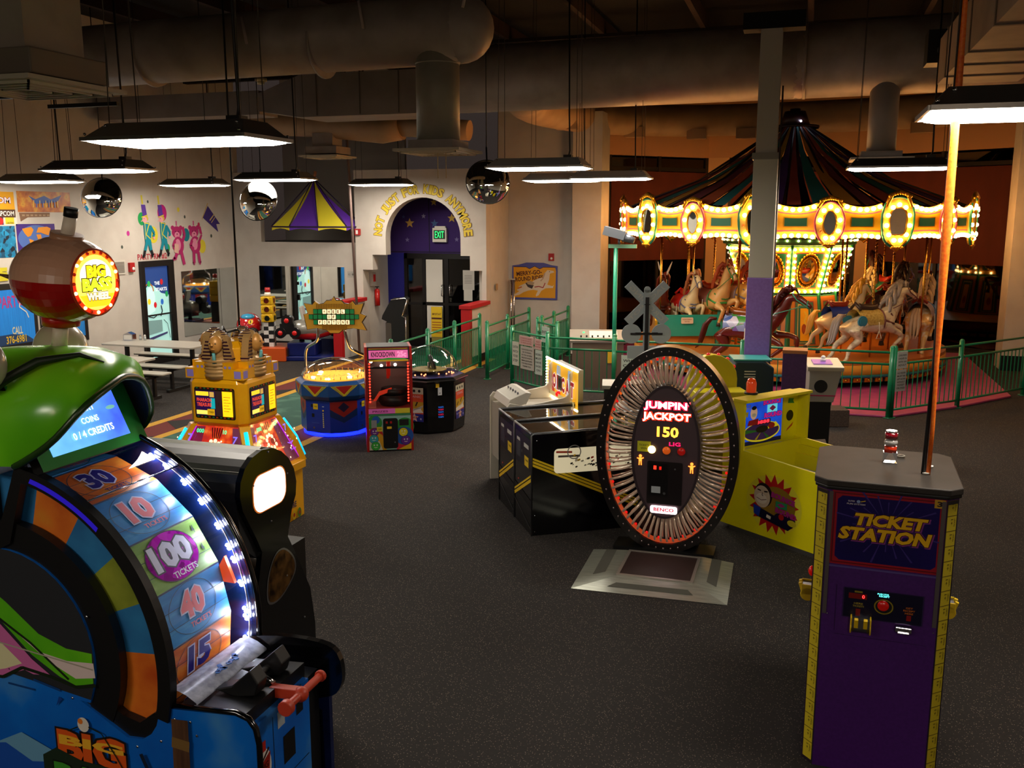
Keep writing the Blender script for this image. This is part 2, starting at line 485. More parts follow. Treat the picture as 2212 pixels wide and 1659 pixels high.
tag(b.obj('paper_notice'), 'white paper notices taped on the dark right leaf of the exit door', 'notice')
# outside the door: pale panels of the neighbouring lobby
b = B().mat(M('#8a7a3c', 0.6)).box(-8.26, -7.99, 19.96, 19.99, 0.0, 0.95)
b.frame((0, 19.958, 0), (1, 0, 0), (0, 0, 1)); b.mat(M('#d8b31c', 0.6)); b.rect(-8.26, -7.99, 0.25, 0.95); b.rect(-8.25, -8.0, 0.66, 0.70, M('#4a1a10', 0.6)); b.text('IMPORTANT', -8.125, 0.78, 0.22, 0.05, M('#4a1a10', 0.6))
for i in range(5): b.rect(-8.24, -8.01, 0.34 + i * 0.06, 0.36 + i * 0.06, M('#9a4a14', 0.6))
tag(b.obj('sandwich_board'), 'yellow lettered board standing against the left leaf of the glass exit door', 'sign')

# ---- EXIT sign
t = T('exit_sign', 'small white box EXIT sign glowing green under the purple arch', 'sign', (-8.05, 20.05, 2.6))
BX(-0.17, 0.17, -0.04, 0.04, -0.17, 0.15).box(-0.12, 0.14, -0.03, 0.04, 0.15, 0.19).obj('housing', M('#dcd8cc', 0.5), t)
b = B(); b.frame((0, -0.041, 0), (1, 0, 0), (0, 0, 1)); b.rect(-0.14, 0.14, -0.1, 0.1, M('#0c3018', 0.5)); b.text('EXIT', 0.0, 0.0, 0.22, 0.15, E('#28f070', 2.2), bold=0.0); b.obj('lettering', None, t)
# stars on the purple panel
b = B(); b.frame((0, 20.098, 0), (1, 0, 0), (0, 0, 1))
for x, z, r, c in ((-8.82, 2.856, 0.12, '#c99a4a'), (-8.47, 3.015, 0.06, '#8d8aa8'), (-8.2, 2.85, 0.1, '#3b5a8a'), (-7.776, 2.97, 0.11, '#b9953a'), (-8.887, 2.475, 0.06, '#6a6290'), (-8.213, 3.33, 0.09, '#b9953a'), (-7.66, 2.49, 0.06, '#6a6290'), (-8.97, 3.0, 0.05, '#3d4a80')):
    b.star(x, z, r, r * 0.42, 5, M(c, 0.7))
b.rect(-8.345, -8.325, 2.18, 3.9, M('#120824', 0.8)); b.rect(-9.4, -6.75, 2.19, 2.21, M('#120824', 0.8))
tag(b.obj('star_decals'), 'painted gold and blue stars on the purple panel over the exit', 'decal')
# NOT JUST FOR KIDS ANYMORE round the arch
b = B(); b.frame((0, YA, 0), (1, 0, 0), (0, 0, 1)); s = 'NOT JUST FOR KIDS ANYMORE'
ang = {}
a = 178.0
wid = {' ': 5.5, 'I': 4.4, 'J': 6.6, 'M': 9.6, 'N': 8.2, 'O': 7.8}
tot = sum(wid.get(c, 7.2) for c in s); sc = 176.0 / tot
for c in s:
    w_ = wid.get(c, 7.2) * sc
    if c != ' ':
        t_ = math.radians(a - w_ / 2)
        x, z = cx + 1.06 * math.cos(t_), 2.56 + 1.03 * math.sin(t_)
        b.otext(c, x, z, 0.024 * w_ / sc * sc * 0.72, 0.19, M('#d8be3a', 0.7), M('#8a6c2e', 0.7), bold=0.03, ob=0.08, rot=t_ - PI / 2)
    a -= w_
tag(b.obj('arch_lettering'), 'yellow NOT JUST FOR KIDS ANYMORE letters curving over the arch', 'lettering')

# ---- red fire call box, extinguisher and sprinkler pipe by the arch
t = T('fire_pull_box', 'red fire pull box with white lever beside the striped tent', 'alarm', (-9.49, YA, 2.67))
BX(-0.065, 0.065, -0.05, 0, -0.07, 0.07).obj('case', M('#a81c1c', 0.5), t, bevel=0.006); BX(-0.03, 0.02, -0.06, -0.051, -0.045, 0.04).obj('lever', WHITE, t)
t = T('fire_extinguisher', 'red fire extinguisher hanging on the pale wall left of the exit arch', 'extinguisher', (-9.33, 19.35, 1.0))
B().cyl((0, 0, 0), (0, 0, 0.34), 0.06).sph((0, 0, 0.34), (0.06, 0.06, 0.05)).obj('tank', M('#b3201a', 0.3), t); B().cyl((0, 0, 0.38), (0, 0, 0.43), 0.015).box(-0.05, 0.05, -0.01, 0.01, 0.42, 0.44).obj('valve', BLACK, t)
t = T('hose_cabinet', 'small red and grey alarm cabinet above the fire extinguisher', 'cabinet', (-9.36, 19.2, 1.62))
BX(-0.03, 0.04, -0.09, 0.09, -0.16, 0.14).obj('case', M('#a09890', 0.5), t); BX(0.041, 0.05, -0.05, 0.05, -0.06, 0.1).obj('bell', M('#b3201a', 0.4), t)
tag(B().cyl((-9.08, 17.9, 0), (-9.3, 17.9, CEIL), 0.028).obj('riser_pipe', M('#6d5a54', 0.6)), 'thin brown pipe rising from the ramp to the ceiling', 'pipe')
tag(B().cyl((-6.36, 20.1, 0), (-6.36, 20.1, 1.62), 0.03).cyl((-6.29, 20.1, 0.3), (-6.29, 20.1, 1.62), 0.025).box(-6.4, -6.25, 20.06, 20.14, 1.6, 1.63).obj('parade_poles', CHROME), 'two bright metal tubes leaning in the corner behind the green railing', 'pole')
tag(BX(-6.455, -6.44, 19.3, 19.4, 1.42, 1.56).obj('switch_plate', M('#b08a62', 0.5)), 'small switch plate on the orange-lit side wall', 'switch')
t = T('fire_strobe', 'red fire strobe above the merry-go-round picture', 'alarm', (-5.485, 20.36, 2.11))
BX(-0.06, 0.06, -0.05, 0, -0.08, 0.08).obj('case', M('#a81c1c', 0.5), t); B().sph((0.01, -0.055, -0.03), (0.03, 0.02, 0.03)).obj('lens', WHITE, t)
t = T('fire_strobe', 'red fire strobe on the mural wall right of the vent grille', 'alarm', (XL, 15.36, 2.02))
BX(0, 0.05, -0.07, 0.07, -0.09, 0.09).obj('case', M('#a81c1c', 0.5), t); B().sph((0.055, 0.02, -0.03), (0.02, 0.035, 0.035)).obj('lens', WHITE, t)
t = T('vent_grille', 'white louvred vent grille on the mural wall behind the fishing float', 'vent', (XL, 15.0, 2.035))
BX(0, 0.02, -0.2, 0.2, -0.14, 0.14).obj('frame', M('#c9c4b8', 0.6), t)
b = B()
for i in range(8): b.box(0.021, 0.03, -0.16, 0.16, -0.1 + i * 0.027, -0.088 + i * 0.027)
b.obj('louvre', M('#77716a', 0.6), t)

# ---- merry-go-round picture board
t = T('ride_sign', 'yellow MERRY-GO-ROUND RIDES board with a galloping white horse', 'sign', (-5.87, 20.35, 1.55))
ol = [(-0.53, -0.4), (0.53, -0.4), (0.53, 0.36), (0.38, 0.38), (0.2, 0.43), (-0.2, 0.43), (-0.38, 0.38), (-0.53, 0.36)]
B().prism(ol, 0.03, (0, 0, 0), (1, 0, 0), (0, 0, 1), (0, -1, 0)).obj('board', M('#4a4f9a', 0.5), t)
b = B(); b.frame((0, -0.03, 0), (1, 0, 0), (0, 0, 1))
yb = M('#d99a12', 0.55); dk = M('#4a1414', 0.6); hw = M('#d6c6ae', 0.6); hs = M('#b89a80', 0.6)
b.poly([(-0.49, -0.36), (0.49, -0.36), (0.49, -0.22), (0.5, 0.25), (0.48, 0.33), (0.2, 0.33), (0.12, 0.29), (0, 0.35), (-0.12, 0.29), (-0.2, 0.33), (-0.5, 0.33), (-0.49, -0.3)], yb)
b.line([(-0.49, 0.33), (-0.2, 0.33), (-0.12, 0.29), (0, 0.35), (0.12, 0.29), (0.2, 0.33), (0.49, 0.33)], 0.012, dk)
b.text('MERRY-GO-', -0.13, 0.2, 0.6, 0.1, dk, rot=0.1, bold=0.03); b.text('ROUND RIDES', -0.13, 0.075, 0.66, 0.1, dk, rot=0.1, bold=0.03)
body = [(-0.42, -0.2), (-0.36, -0.1), (-0.22, -0.04), (-0.08, -0.02), (0.0, 0.04), (0.1, 0.08), (0.2, 0.1), (0.24, 0.2), (0.3, 0.27), (0.44, 0.25), (0.46, 0.22), (0.36, 0.19), (0.34, 0.05), (0.3, -0.06), (0.42, -0.09), (0.45, -0.06), (0.43, -0.13), (0.26, -0.14), (0.16, -0.2), (0.1, -0.3), (0.04, -0.33), (0.03, -0.3), (0.08, -0.2), (-0.02, -0.18), (-0.15, -0.2), (-0.26, -0.24), (-0.36, -0.3), (-0.47, -0.33), (-0.48, -0.3), (-0.36, -0.22)]
b.poly(body, hw); b.poly([(-0.22, -0.03), (-0.1, -0.02), (-0.02, -0.08), (-0.06, -0.16), (-0.16, -0.12)], M('#3a3030', 0.6)); b.poly([(-0.2, 0.0), (-0.1, 0.02), (0.0, -0.02), (-0.04, -0.08), (-0.16, -0.06)], M('#a99070', 0.6)); b.line([(0.0, -0.12), (0.1, -0.1), (0.2, -0.13), (0.25, -0.02)], 0.02, M('#a02028', 0.6)); b.line([(0.24, 0.2), (0.2, 0.08), (0.14, 0.02)], 0.03, hs); b.disc(0.35, 0.235, 0.01, dk)
b.line([(-0.4, -0.16), (-0.3, -0.12)], 0.03, M('#c97030', 0.6))
b.obj('artwork', None, t)

# ---- left wall: mirrors
t = T('wall_mirror', 'wide frameless wall mirror low on the mural wall beyond the glass door', 'mirror', (XL, 17.9, 1.15))
B().box(0.0, 0.012, -1.0, 0.36, -0.7, 0.7).obj('mirror_sheet', MIRROR, t); B().box(0.0, 0.012, 0.365, 0.95, -0.7, 0.7).obj('mirror_sheet', MIRROR, t); B().box(0.0, 0.016, 0.36, 0.365, -0.7, 0.7).obj('seam', M('#3a3026', 0.5), t)
t = T('wall_mirror', 'wide frameless mirror on the wall behind the kiddie rides', 'mirror', (-11.06, YM, 1.2))
B().box(-1.1, -0.34, -0.012, 0, -0.7, 0.68).obj('mirror_sheet', MIRROR, t); B().box(-0.335, 0.5, -0.012, 0, -0.7, 0.68).obj('mirror_sheet', MIRROR, t); B().box(0.505, 1.1, -0.012, 0, -0.7, 0.68).obj('mirror_sheet', MIRROR, t)
b = B(); b.frame((-9.8, YM, 1.72), (1, 0, 0), (0, 0, 1)); b.rect(-0.09, 0.09, -0.07, 0.07, M('#b0aca4', 0.7)); b.text('NO', -0.04, 0, 0.06, 0.05, M('#77736d', 0.7)); b.disc(0.045, 0, 0.025, M('#77736d', 0.7))
tag(b.obj('small_notice'), 'small grey notice on the wall right of the rides mirror', 'notice')

# ---- tent canopy over the loft opening
t = T('tent_canopy', 'purple and yellow striped tent roof hanging over the loft opening', 'canopy', (-10.6, 18.95, 2.8))
ap = Vector((0, -0.05, 1.05)); n = 5; pu = M('#5a2aa0', 0.7); ye = M('#d8ca2c', 0.7)
seg = []
for i in range(n + 1):
    a = PI + PI * i / n
    seg.append((1.15 * math.cos(a), 0.6 * math.sin(a)))
b = B()
for i in range(n):
    m_ = pu if i % 2 == 0 else ye; b.mat(m_); (xa, ya), (xb, yb_) = seg[i], seg[i + 1]
    cols = []
    for k in range(5):
        u = k / 4; x = xa + (xb - xa) * u; y = ya + (yb_ - ya) * u; sag = -0.05 * math.sin(PI * u) - 0.02
        col = []
        for q in range(6):
            h_ = q / 5; r_ = (1 - h_) ** 1.25
            col.append(b.bm.verts.new((x * r_, y * r_ + ap.y * (1 - r_), ap.z * h_ - 0.02)))
        col.insert(0, b.bm.verts.new((x, y, -0.10 + 0.05 * math.sin(PI * u))))
        cols.append(col)
    for k in range(4):
        for q in range(6): b._f([cols[k][q], cols[k + 1][q], cols[k + 1][q + 1], cols[k][q + 1]], True)
b.obj('striped_cloth', None, t)
b = B()
for (x, y) in seg: b.cyl((x, y, 0), tuple(ap), 0.012, n=6)
b.tube([(x, y, -0.02) for x, y in seg], 0.018, 6).obj('rib_frame', M('#241038', 0.6), t)
B().sph((0, -0.05, 1.06), (0.07, 0.07, 0.05)).cyl((0.02, -0.06, 1.05), (0.05, -0.05, 1.2), 0.035).obj('finial', M('#a06a4a', 0.5), t)

# ---- party room windows and door on the left wall
def lw(b, y, off=0.012): b.frame((XL + off, y, 0), (0, 1, 0), (0, 0, 1)); return b
blue = ramp_mat('party_blue', 6, [(0.3, '#1a78c4'), (0.7, '#0f66b0')], rough=0.5, vec=(1, 8, 0.3), emit=0.45)
def LWF(b, y0): b.o = Vector((XL + 0.02, y0, 0)); b.u = Vector((0, -1, 0)); b.v = Vector((0, 0, 1)); b.n = Vector((1, 0, 0)); b.lay = 0.0; b.step = 0.0015; return b
# frames: u runs toward the camera, so art is drawn with a frame whose u is +Y and n pointing into the room
def wf(y0, off=0.02):
    b = B(); b.o = Vector((XL + off, y0, 0)); b.u = Vector((0, 1, 0)); b.v = Vector((0, 0, 1)); b.n = Vector((1, 0, 0)); b.lay = 0.001; b.step = 0.0012
    return b
w1 = struct('window_6', BX(XL, XL + 0.06, 11.0, 12.86, 0.8, 1.88).box(XL, XL + 0.03, 10.98, 12.88, 0.78, 1.9), M('#15110f', 0.5))
b = wf(0, 0.061); b.rect(11.05, 12.78, 0.88, 1.8, blue); b.text('PARTY', 12.3, 1.6, 0.5, 0.2, M('#b0307a', 0.6)); b.disc(12.55, 1.62, 0.1, M('#b8206a', 0.6)); b.text('CALL', 12.4, 1.11, 0.22, 0.13, M('#d8d0a0', 0.6)); b.poly([(11.3, 0.88), (12.78, 0.88), (12.6, 1.0), (12.3, 1.06), (11.8, 1.05)], M('#1a3c66', 0.6)); b.text('376-6981', 12.36, 0.965, 0.42, 0.13, M('#d8b020', 0.6))
b.line([(12.4, 1.78), (12.52, 1.65), (12.48, 1.5), (12.62, 1.4), (12.66, 1.3)], 0.02, M('#d8d4c8', 0.6))
b.obj('artwork', None, w1)
w2 = struct('window_7', BX(XL, XL + 0.05, 13.0, 14.02, 0.78, 1.88).box(XL, XL + 0.02, 12.96, 14.08, 0.74, 1.92), M('#15110f', 0.5))
b = wf(0, 0.051); b.rect(13.06, 13.96, 0.84, 1.82, ramp_mat('curtain_blue', 14, [(0.3, '#1a70b4'), (0.7, '#0d4c80')], rough=0.7, kind='wave', vec=(1, 3, 0.05), emit=0.3)); b.obj('curtain', None, w2)
b = wf(12.2, 0.02); b.text('E', 0.05, 2.06, 0.2, 0.22, M('#c9bc28', 0.6), bold=0.08)
tag(b.obj('wall_lettering'), 'large yellow letter E painted on the wall above the blue party window', 'lettering')
d2 = struct('door_2', BX(XL, XL + 0.07, 15.59, 15.69, 0, 2.12).box(XL, XL + 0.07, 16.42, 16.6, 0, 2.12).box(XL, XL + 0.07, 15.69, 16.42, 2.0, 2.12).box(XL, XL + 0.05, 15.69, 16.42, 0.0, 0.14).box(XL, XL + 0.05, 15.69, 16.42, 1.0, 1.03), M('#14100e', 0.45))
b = wf(15.69, 0.03); gl_ = E('#9fd0c8', 0.75)
b.rect(0, 0.73, 0.14, 2.0, gl_); b.poly([(0, 1.55), (0.15, 1.66), (0.3, 1.6), (0.5, 1.45), (0.73, 1.4), (0.73, 2.0), (0, 2.0)], E('#24407c', 0.6)); b.poly([(0, 1.4), (0.12, 1.6), (0.25, 1.55), (0.3, 1.4), (0.28, 1.1), (0, 1.0)], E('#b8dcd8', 0.8))
b.line([(0.02, 1.62), (0.14, 1.68), (0.24, 1.6), (0.26, 1.5)], 0.03, M('#c97838', 0.5)); b.text('THE', 0.38, 1.66, 0.16, 0.07, E('#e8f0f0', 0.8)); b.text('STARTS', 0.5, 1.53, 0.36, 0.07, E('#e8f0f0', 0.8))
for x, z, c in ((0.52, 1.68, '#b02028'), (0.66, 1.42, '#1f8a4a'), (0.5, 1.27, '#2a60b0'), (0.28, 1.22, '#b82028'), (0.1, 1.3, '#d8c020'), (0.12, 1.66, '#2a9a50')): b.disc(x, z, 0.045, E(c, 0.7), ry=0.06)
b.line([(0.05, 1.0), (0.2, 0.96), (0.3, 1.0)], 0.02, M('#202830', 0.5)); b.line([(0.45, 1.2), (0.48, 1.08), (0.42, 0.98)], 0.03, M('#202830', 0.5))
b.poly([(0.02, 0.62), (0.45, 0.66), (0.45, 0.9), (0.02, 0.92)], E('#6f8f8c', 0.6)); b.poly([(0.0, 0.5), (0.6, 0.6), (0.6, 0.64), (0.0, 0.56)], E('#3a3a60', 0.5)); b.line([(0.5, 0.9), (0.62, 0.8), (0.68, 0.5)], 0.015, M('#203838', 0.5))
b.obj('painted_glass', None, d2)
BX(XL + 0.07, XL + 0.11, 16.36, 16.44, 0.85, 1.0).box(XL + 0.07, XL + 0.1, 16.38, 16.43, 1.25, 1.33).obj('handle', BLACK, d2)

# ---- murals and posters
def art(name, label, cat, fn, y0=0, off=0.004):
    b = wf(y0, off); fn(b); return tag(b.obj(name), label, cat)
def at78(b, y, z): b.o = Vector((XL + 0.004, y, z)); b.u = Vector((0, 0.95, 0)); b.v = Vector((0, 0, 0.78))
teal, yy, pp, skin_ = M('#0c8498', 0.6), M('#d8c83a', 0.6), M('#5a3a9a', 0.6), M('#e6a0a8', 0.6)
def soldier(b):
    b.line([(0.10, 1.22), (0.12, 1.0)], 0.05, yy)
    b.poly([(0.07, 0.98), (0.2, 0.98), (0.24, 0.68), (0.1, 0.66)], pp); b.line([(0.06, 0.66), (0.26, 0.72)], 0.025, yy)
    b.disc(0.2, 0.63, 0.07, M('#c9b43a', 0.6)); b.disc(0.15, 0.6, 0.075, skin_); b.line([(0.12, 0.59), (0.03, 0.56)], 0.02, skin_); b.disc(0.13, 0.63, 0.01, BLACK)
    b.poly([(0.1, 0.53), (0.27, 0.53), (0.34, 0.3), (0.3, 0.05), (0.12, 0.02), (0.1, 0.25)], teal)
    b.line([(0.12, 0.52), (0.28, 0.5), (0.16, 0.22), (0.3, 0.1)], 0.025, yy); b.line([(0.14, 0.5), (0.14, 0.1)], 0.014, yy)
    b.line([(0.3, 0.45), (0.42, 0.25), (0.38, 0.16)], 0.07, teal); b.disc(0.4, 0.13, 0.035, skin_)
    b.poly([(0.12, 0.03), (0.3, 0.05), (0.32, -0.18), (0.24, -0.2), (0.2, -0.02), (0.12, -0.22), (0.05, -0.18)], teal)
    b.line([(0.08, -0.18), (0.05, -0.32), (0.0, -0.34)], 0.07, M('#151a20', 0.5)); b.line([(0.28, -0.18), (0.33, -0.32), (0.28, -0.34)], 0.07, M('#151a20', 0.5))
art('mural_toy_soldier', 'painted toy soldier in teal coat nearer the glass door on the wall', 'mural', lambda b: [at78(b, 15.72, 2.475), soldier(b)])
art('mural_toy_soldier', 'painted toy soldier in teal coat beside the magenta spot and pink bears', 'mural', lambda b: [at78(b, 16.22, 2.475), soldier(b)])
mg, mg2 = M('#b02868', 0.6), M('#e08aa8', 0.6)
def bear(b, w=1):
    b.line([(0.2, 0.98), (0.2, 0.85)], 0.05, M('#c05888', 0.6)); b.disc(0.2, 0.68, 0.17, mg, ry=0.16); b.disc(0.06, 0.8, 0.06, mg); b.disc(0.34, 0.8, 0.06, mg); b.disc(0.2, 0.6, 0.09, mg2); b.disc(0.2, 0.63, 0.02, M('#602030', 0.6)); b.disc(0.14, 0.7, 0.013, BLACK); b.disc(0.25, 0.7, 0.013, BLACK)
    b.disc(0.22, 0.32, 0.19, mg, ry=0.24); b.disc(0.2, 0.34, 0.1, mg2, ry=0.16); b.line([(0.36, 0.42), (0.45, 0.6), (0.4, 0.82)], 0.09, mg)
    b.line([(0.1, 0.45), (0.03, 0.3), (0.14, 0.2)], 0.09, mg)
    if w: b.line([(0.16, 0.15), (0.06, -0.05), (0.0, 0.0)], 0.1, mg); b.line([(0.3, 0.15), (0.36, -0.1), (0.38, -0.2)], 0.1, mg)
    else: b.line([(0.14, 0.12), (0.13, -0.18), (0.1, -0.2)], 0.1, mg); b.line([(0.3, 0.12), (0.34, -0.18), (0.38, -0.2)], 0.1, mg)
    b.poly([(0.05, 0.15), (0.2, 0.1), (0.22, 0.35), (0.08, 0.38)], M('#dcb0a0', 0.6)) if w else b.line([(0.25, 0.36), (0.42, 0.62)], 0.03, M('#c9b0a0', 0.6))
art('mural_bear', 'painted pink teddy bear stepping with a drum next to the soldiers', 'mural', lambda b: [at78(b, 16.66, 2.15), bear(b, 1)])
art('mural_bear', 'painted pink teddy bear standing beside the purple pennant', 'mural', lambda b: [at78(b, 17.24, 2.15), bear(b, 0)])
art('mural_pennant', 'painted purple swallow-tailed pennant on a stick on the mural wall', 'mural', lambda b: [b.poly([(17.98, 3.24), (18.4, 2.84), (18.26, 2.84), (18.32, 2.66), (17.78, 2.98)], M('#3c2a78', 0.6)), b.line([(17.74, 2.94), (17.98, 3.3)], 0.02, M('#c9a050', 0.6)), b.line([(18.02, 2.92), (18.2, 3.06)], 0.03, M('#c9b070', 0.6)), b.line([(18.07, 2.87), (18.22, 2.99)], 0.02, M('#c9b070', 0.6))])
for y, z, r, c, lb in ((15.78, 2.96, 0.13, '#1f9a50', 'green painted spot behind the first toy soldier'), (16.42, 3.08, 0.17, '#b8207a', 'large magenta painted spot behind the second soldier hat'), (16.1, 2.64, 0.17, '#dccb3a', 'large yellow painted spot between the two soldiers'), (17.16, 2.62, 0.14, '#0c7a8a', 'teal painted spot between the two pink bears'), (16.52, 2.36, 0.09, '#1f9a50', 'small green painted spot by the soldier boots'), (17.7, 2.36, 0.15, '#dccb3a', 'yellow painted spot behind the standing bear'), (15.36, 2.68, 0.05, '#b8308a', 'tiny magenta painted spot above the red fire strobe'), (15.16, 2.42, 0.035, '#404840', 'tiny dark painted spot above the vent grille'), (16.0, 3.3, 0.03, '#30383c', 'tiny dark painted spot between the soldier plumes'), (17.62, 2.83, 0.05, '#b03050', 'tiny red painted spot below the purple pennant'), (18.05, 2.58, 0.04, '#404840', 'tiny dark painted spot right of the yellow one'), (16.95, 3.15, 0.05, '#dccb3a', 'tiny yellow painted spot above the bears'), (17.15, 3.0, 0.035, '#404840', 'tiny dark painted spot between the bear hats')):
    art('mural_spot', lb, 'mural', lambda b: b.disc(y, z, r * 0.85, M(c, 0.6), ry=r), off=0.0015)
art('room_lettering', 'red PARTY RM #2 lettering above the painted glass door', 'lettering', lambda b: b.text('PARTY RM #2', 16.03, 2.2, 0.9, 0.13, M('#b02a3a', 0.6)))
def capcom(b):
    b.rect(11.6, 12.64, 3.12, 3.41, M('#d89a10', 0.5)); b.otext('CAPCOM', 12.2, 3.27, 0.72, 0.1, M('#e8dce0', 0.5), M('#7a2a6a', 0.5)); b.rect(11.6, 12.64, 2.99, 3.12, M('#4a3020', 0.5)); b.text('CAPCOM', 12.4, 3.055, 0.42, 0.08, M('#e8e4dc', 0.5))
art('poster', 'yellow CAPCOM poster at the top of the poster group', 'poster', capcom)
def fire(b):
    b.rect(12.7, 13.9, 3.08, 3.43, ramp_mat('fire_art', 7, [(0.3, '#8a3414'), (0.5, '#b86a1c'), (0.62, '#c9962a'), (0.75, '#7a2a1a')], rough=0.4))
    b.poly([(12.95, 3.36), (13.1, 3.3), (13.3, 3.36), (13.45, 3.3), (13.7, 3.38), (13.6, 3.26), (13.1, 3.22)], M('#1a4a9a', 0.4))
    for i in range(9): b.line([(13.06 + i * 0.065, 3.28), (13.04 + i * 0.068, 3.16)], 0.02, M('#2a5aa8' if i % 2 else '#d8b040', 0.4))
art('poster', 'long orange fiery fighting banner with blue lettering shapes', 'poster', fire)
def brick(b):
    b.poly([(12.72, 3.07), (13.4, 3.07), (13.39, 3.0), (12.9, 2.99), (12.74, 2.92)], M('#7a5a44', 0.6))
    for i in range(7): b.rect(12.78 + i * 0.09, 12.84 + i * 0.09, 3.01, 3.04, M('#a08468', 0.6))
art('poster', 'torn brown brick-pattern strip hanging below the fiery banner', 'poster', brick, off=0.002)
art('poster', 'small yellow CAUTION notice above the blue city poster', 'poster', lambda b: [b.rect(12.4, 12.66, 2.86, 3.08, M('#d8d4c4', 0.6)), b.rect(12.42, 12.6, 2.88, 3.05, M('#dcc42a', 0.5)), b.text('CAUTION', 12.51, 3.02, 0.14, 0.03, BLACK), b.text('CAUTION', 12.51, 2.9, 0.14, 0.03, BLACK)])
def wmap(b):
    b.rect(12.63, 13.48, 2.38, 2.88, M('#3c1c7a', 0.5)); b.disc(13.05, 2.63, 0.4, M('#4a6ab0', 0.5), ry=0.23, n=32); o_ = M('#dc8a1c', 0.5)
    b.poly([(12.75, 2.8), (12.95, 2.83), (13.0, 2.78), (12.93, 2.68), (12.86, 2.66), (12.8, 2.72)], o_); b.poly([(12.88, 2.63), (12.98, 2.6), (12.96, 2.5), (12.92, 2.45), (12.9, 2.54)], o_)
    b.poly([(13.05, 2.7), (13.15, 2.7), (13.16, 2.62), (13.12, 2.52), (13.08, 2.6)], o_); b.poly([(13.05, 2.73), (13.1, 2.82), (13.3, 2.83), (13.38, 2.8), (13.32, 2.68), (13.24, 2.7), (13.15, 2.73)], o_); b.disc(13.34, 2.54, 0.04, o_)
art('poster', 'world map poster with orange continents on purple', 'poster', wmap)
art('poster', 'dark blue city-scene poster beside the world map', 'poster', lambda b: b.rect(11.7, 12.6, 2.33, 2.85, ramp_mat('city_art', 14, [(0.2, '#0a2030'), (0.5, '#0c6a94'), (0.8, '#1a90c0')], kind='cells', rough=0.4)))
art('poster', 'small purple and red picture left of the CAUTION notice', 'poster', lambda b: [b.rect(12.0, 12.38, 2.87, 3.1, M('#2a1a5a', 0.5)), b.disc(12.32, 2.93, 0.06, M('#b02020', 0.5))])

# ================================================================== CEILING, DUCTS, LAMPS
jm = M('#2a1712', 0.85)
for i, x in enumerate((-11, -9.2, -7.4, -5.6, -3.8, -2.0, -0.2, 1.6, 3.4)):
    struct('beam_purlin', BX(x, x + 0.09, -1.4, 26, 6.25, 6.5), jm)
for y in (4.0, 9.2, 17.3, 22.5):
    b = B().box(-12.7, 6.4, y, y + 0.14, 6.2, 6.26).box(-12.7, 6.4, y, y + 0.14, 5.75, 5.81)
    for i in range(24): b.tube([(-12.6 + i * 0.8, y + 0.07, 5.8), (-12.2 + i * 0.8, y + 0.07, 6.2), (-11.8 + i * 0.8, y + 0.07, 5.8)], 0.018, 5)
    struct('beam_truss', b, M('#1c1210', 0.8))
# duct 1 with elbow and drop
t = T('round_duct', 'fat round supply duct crossing overhead and turning down to a square diffuser', 'duct', (0, 10.3, 0))
b = B().cyl((-12.6, 0, 4.98), (-3.85, 0, 5.08), 0.375, n=28)
for x in (-10.5, -8.0, -5.6): b.cyl((x, 0, 5.0), (x + 0.03, 0, 5.0), 0.385, n=28)
b.sph((-3.85, 0, 5.08), (0.375, 0.375, 0.375), 24, 12)
b.obj('main_pipe', DUCTM, t)
b = B().cyl((-4.13, -0.02, 3.85), (-4.13, -0.02, 4.95), 0.25, n=26).tube([(-4.13, -0.02, 4.9), (-4.12, 0, 5.05), (-4.0, 0, 5.2)], [0.25, 0.27, 0.3], 24).cyl((-4.13, -0.02, 4.7), (-4.13, -0.02, 4.72), 0.256, n=26)
b.obj('drop_pipe', M('#a09a8a', 0.5, 0.1, noise=(2.5, '#8f8a78')), t)
b = B().box(-4.4, -3.86, -0.28, 0.24, 3.76, 3.86)
b.obj('collar', DUCTM, t)
def diffuser(cx, cy, z, s):
    b = B().box(cx - s, cx + s, cy - s, cy + s, z, z + 0.03)
    for i in range(4):
        q = s * (0.85 - i * 0.2); w_ = 0.012
        for x0, x1, y0, y1 in ((-q, q, -q, -q + w_), (-q, q, q - w_, q), (-q, -q + w_, -q, q), (q - w_, q, -q, q)):
            b.box(cx + x0, cx + x1, cy + y0, cy + y1, z - 0.02, z - 0.001)
    return b
diffuser(-4.13, -0.02, 3.73, 0.4).obj('diffuser', M('#c9bda6', 0.6), t)
for x in (-4.05, -3.95): B().cyl((x, -0.25, 3.73), (x + 0.0, -0.25, 3.43), 0.005, n=5).obj('streamer', M('#c9b080', 0.7), t)
# white tape flags tied on the ducts
for i, (x, z, dx) in enumerate(((-9.0, 5.0, 0.07), (-6.4, 5.12, 0.05), (-4.9, 5.2, 0.05), (-3.6, 5.35, -0.07))):
    tag(B().tube([(x, 9.88, z + 0.16), (x + dx, 9.88, z - 0.14)], 0.018, 4).obj('duct_flag', M('#b8a8a0', 0.7)), 'pale ribbon tail tied on the fat round duct, number %s from the left wall' % ('one', 'two', 'three', 'four')[i], 'ribbon', 'ribbons tied on the duct')
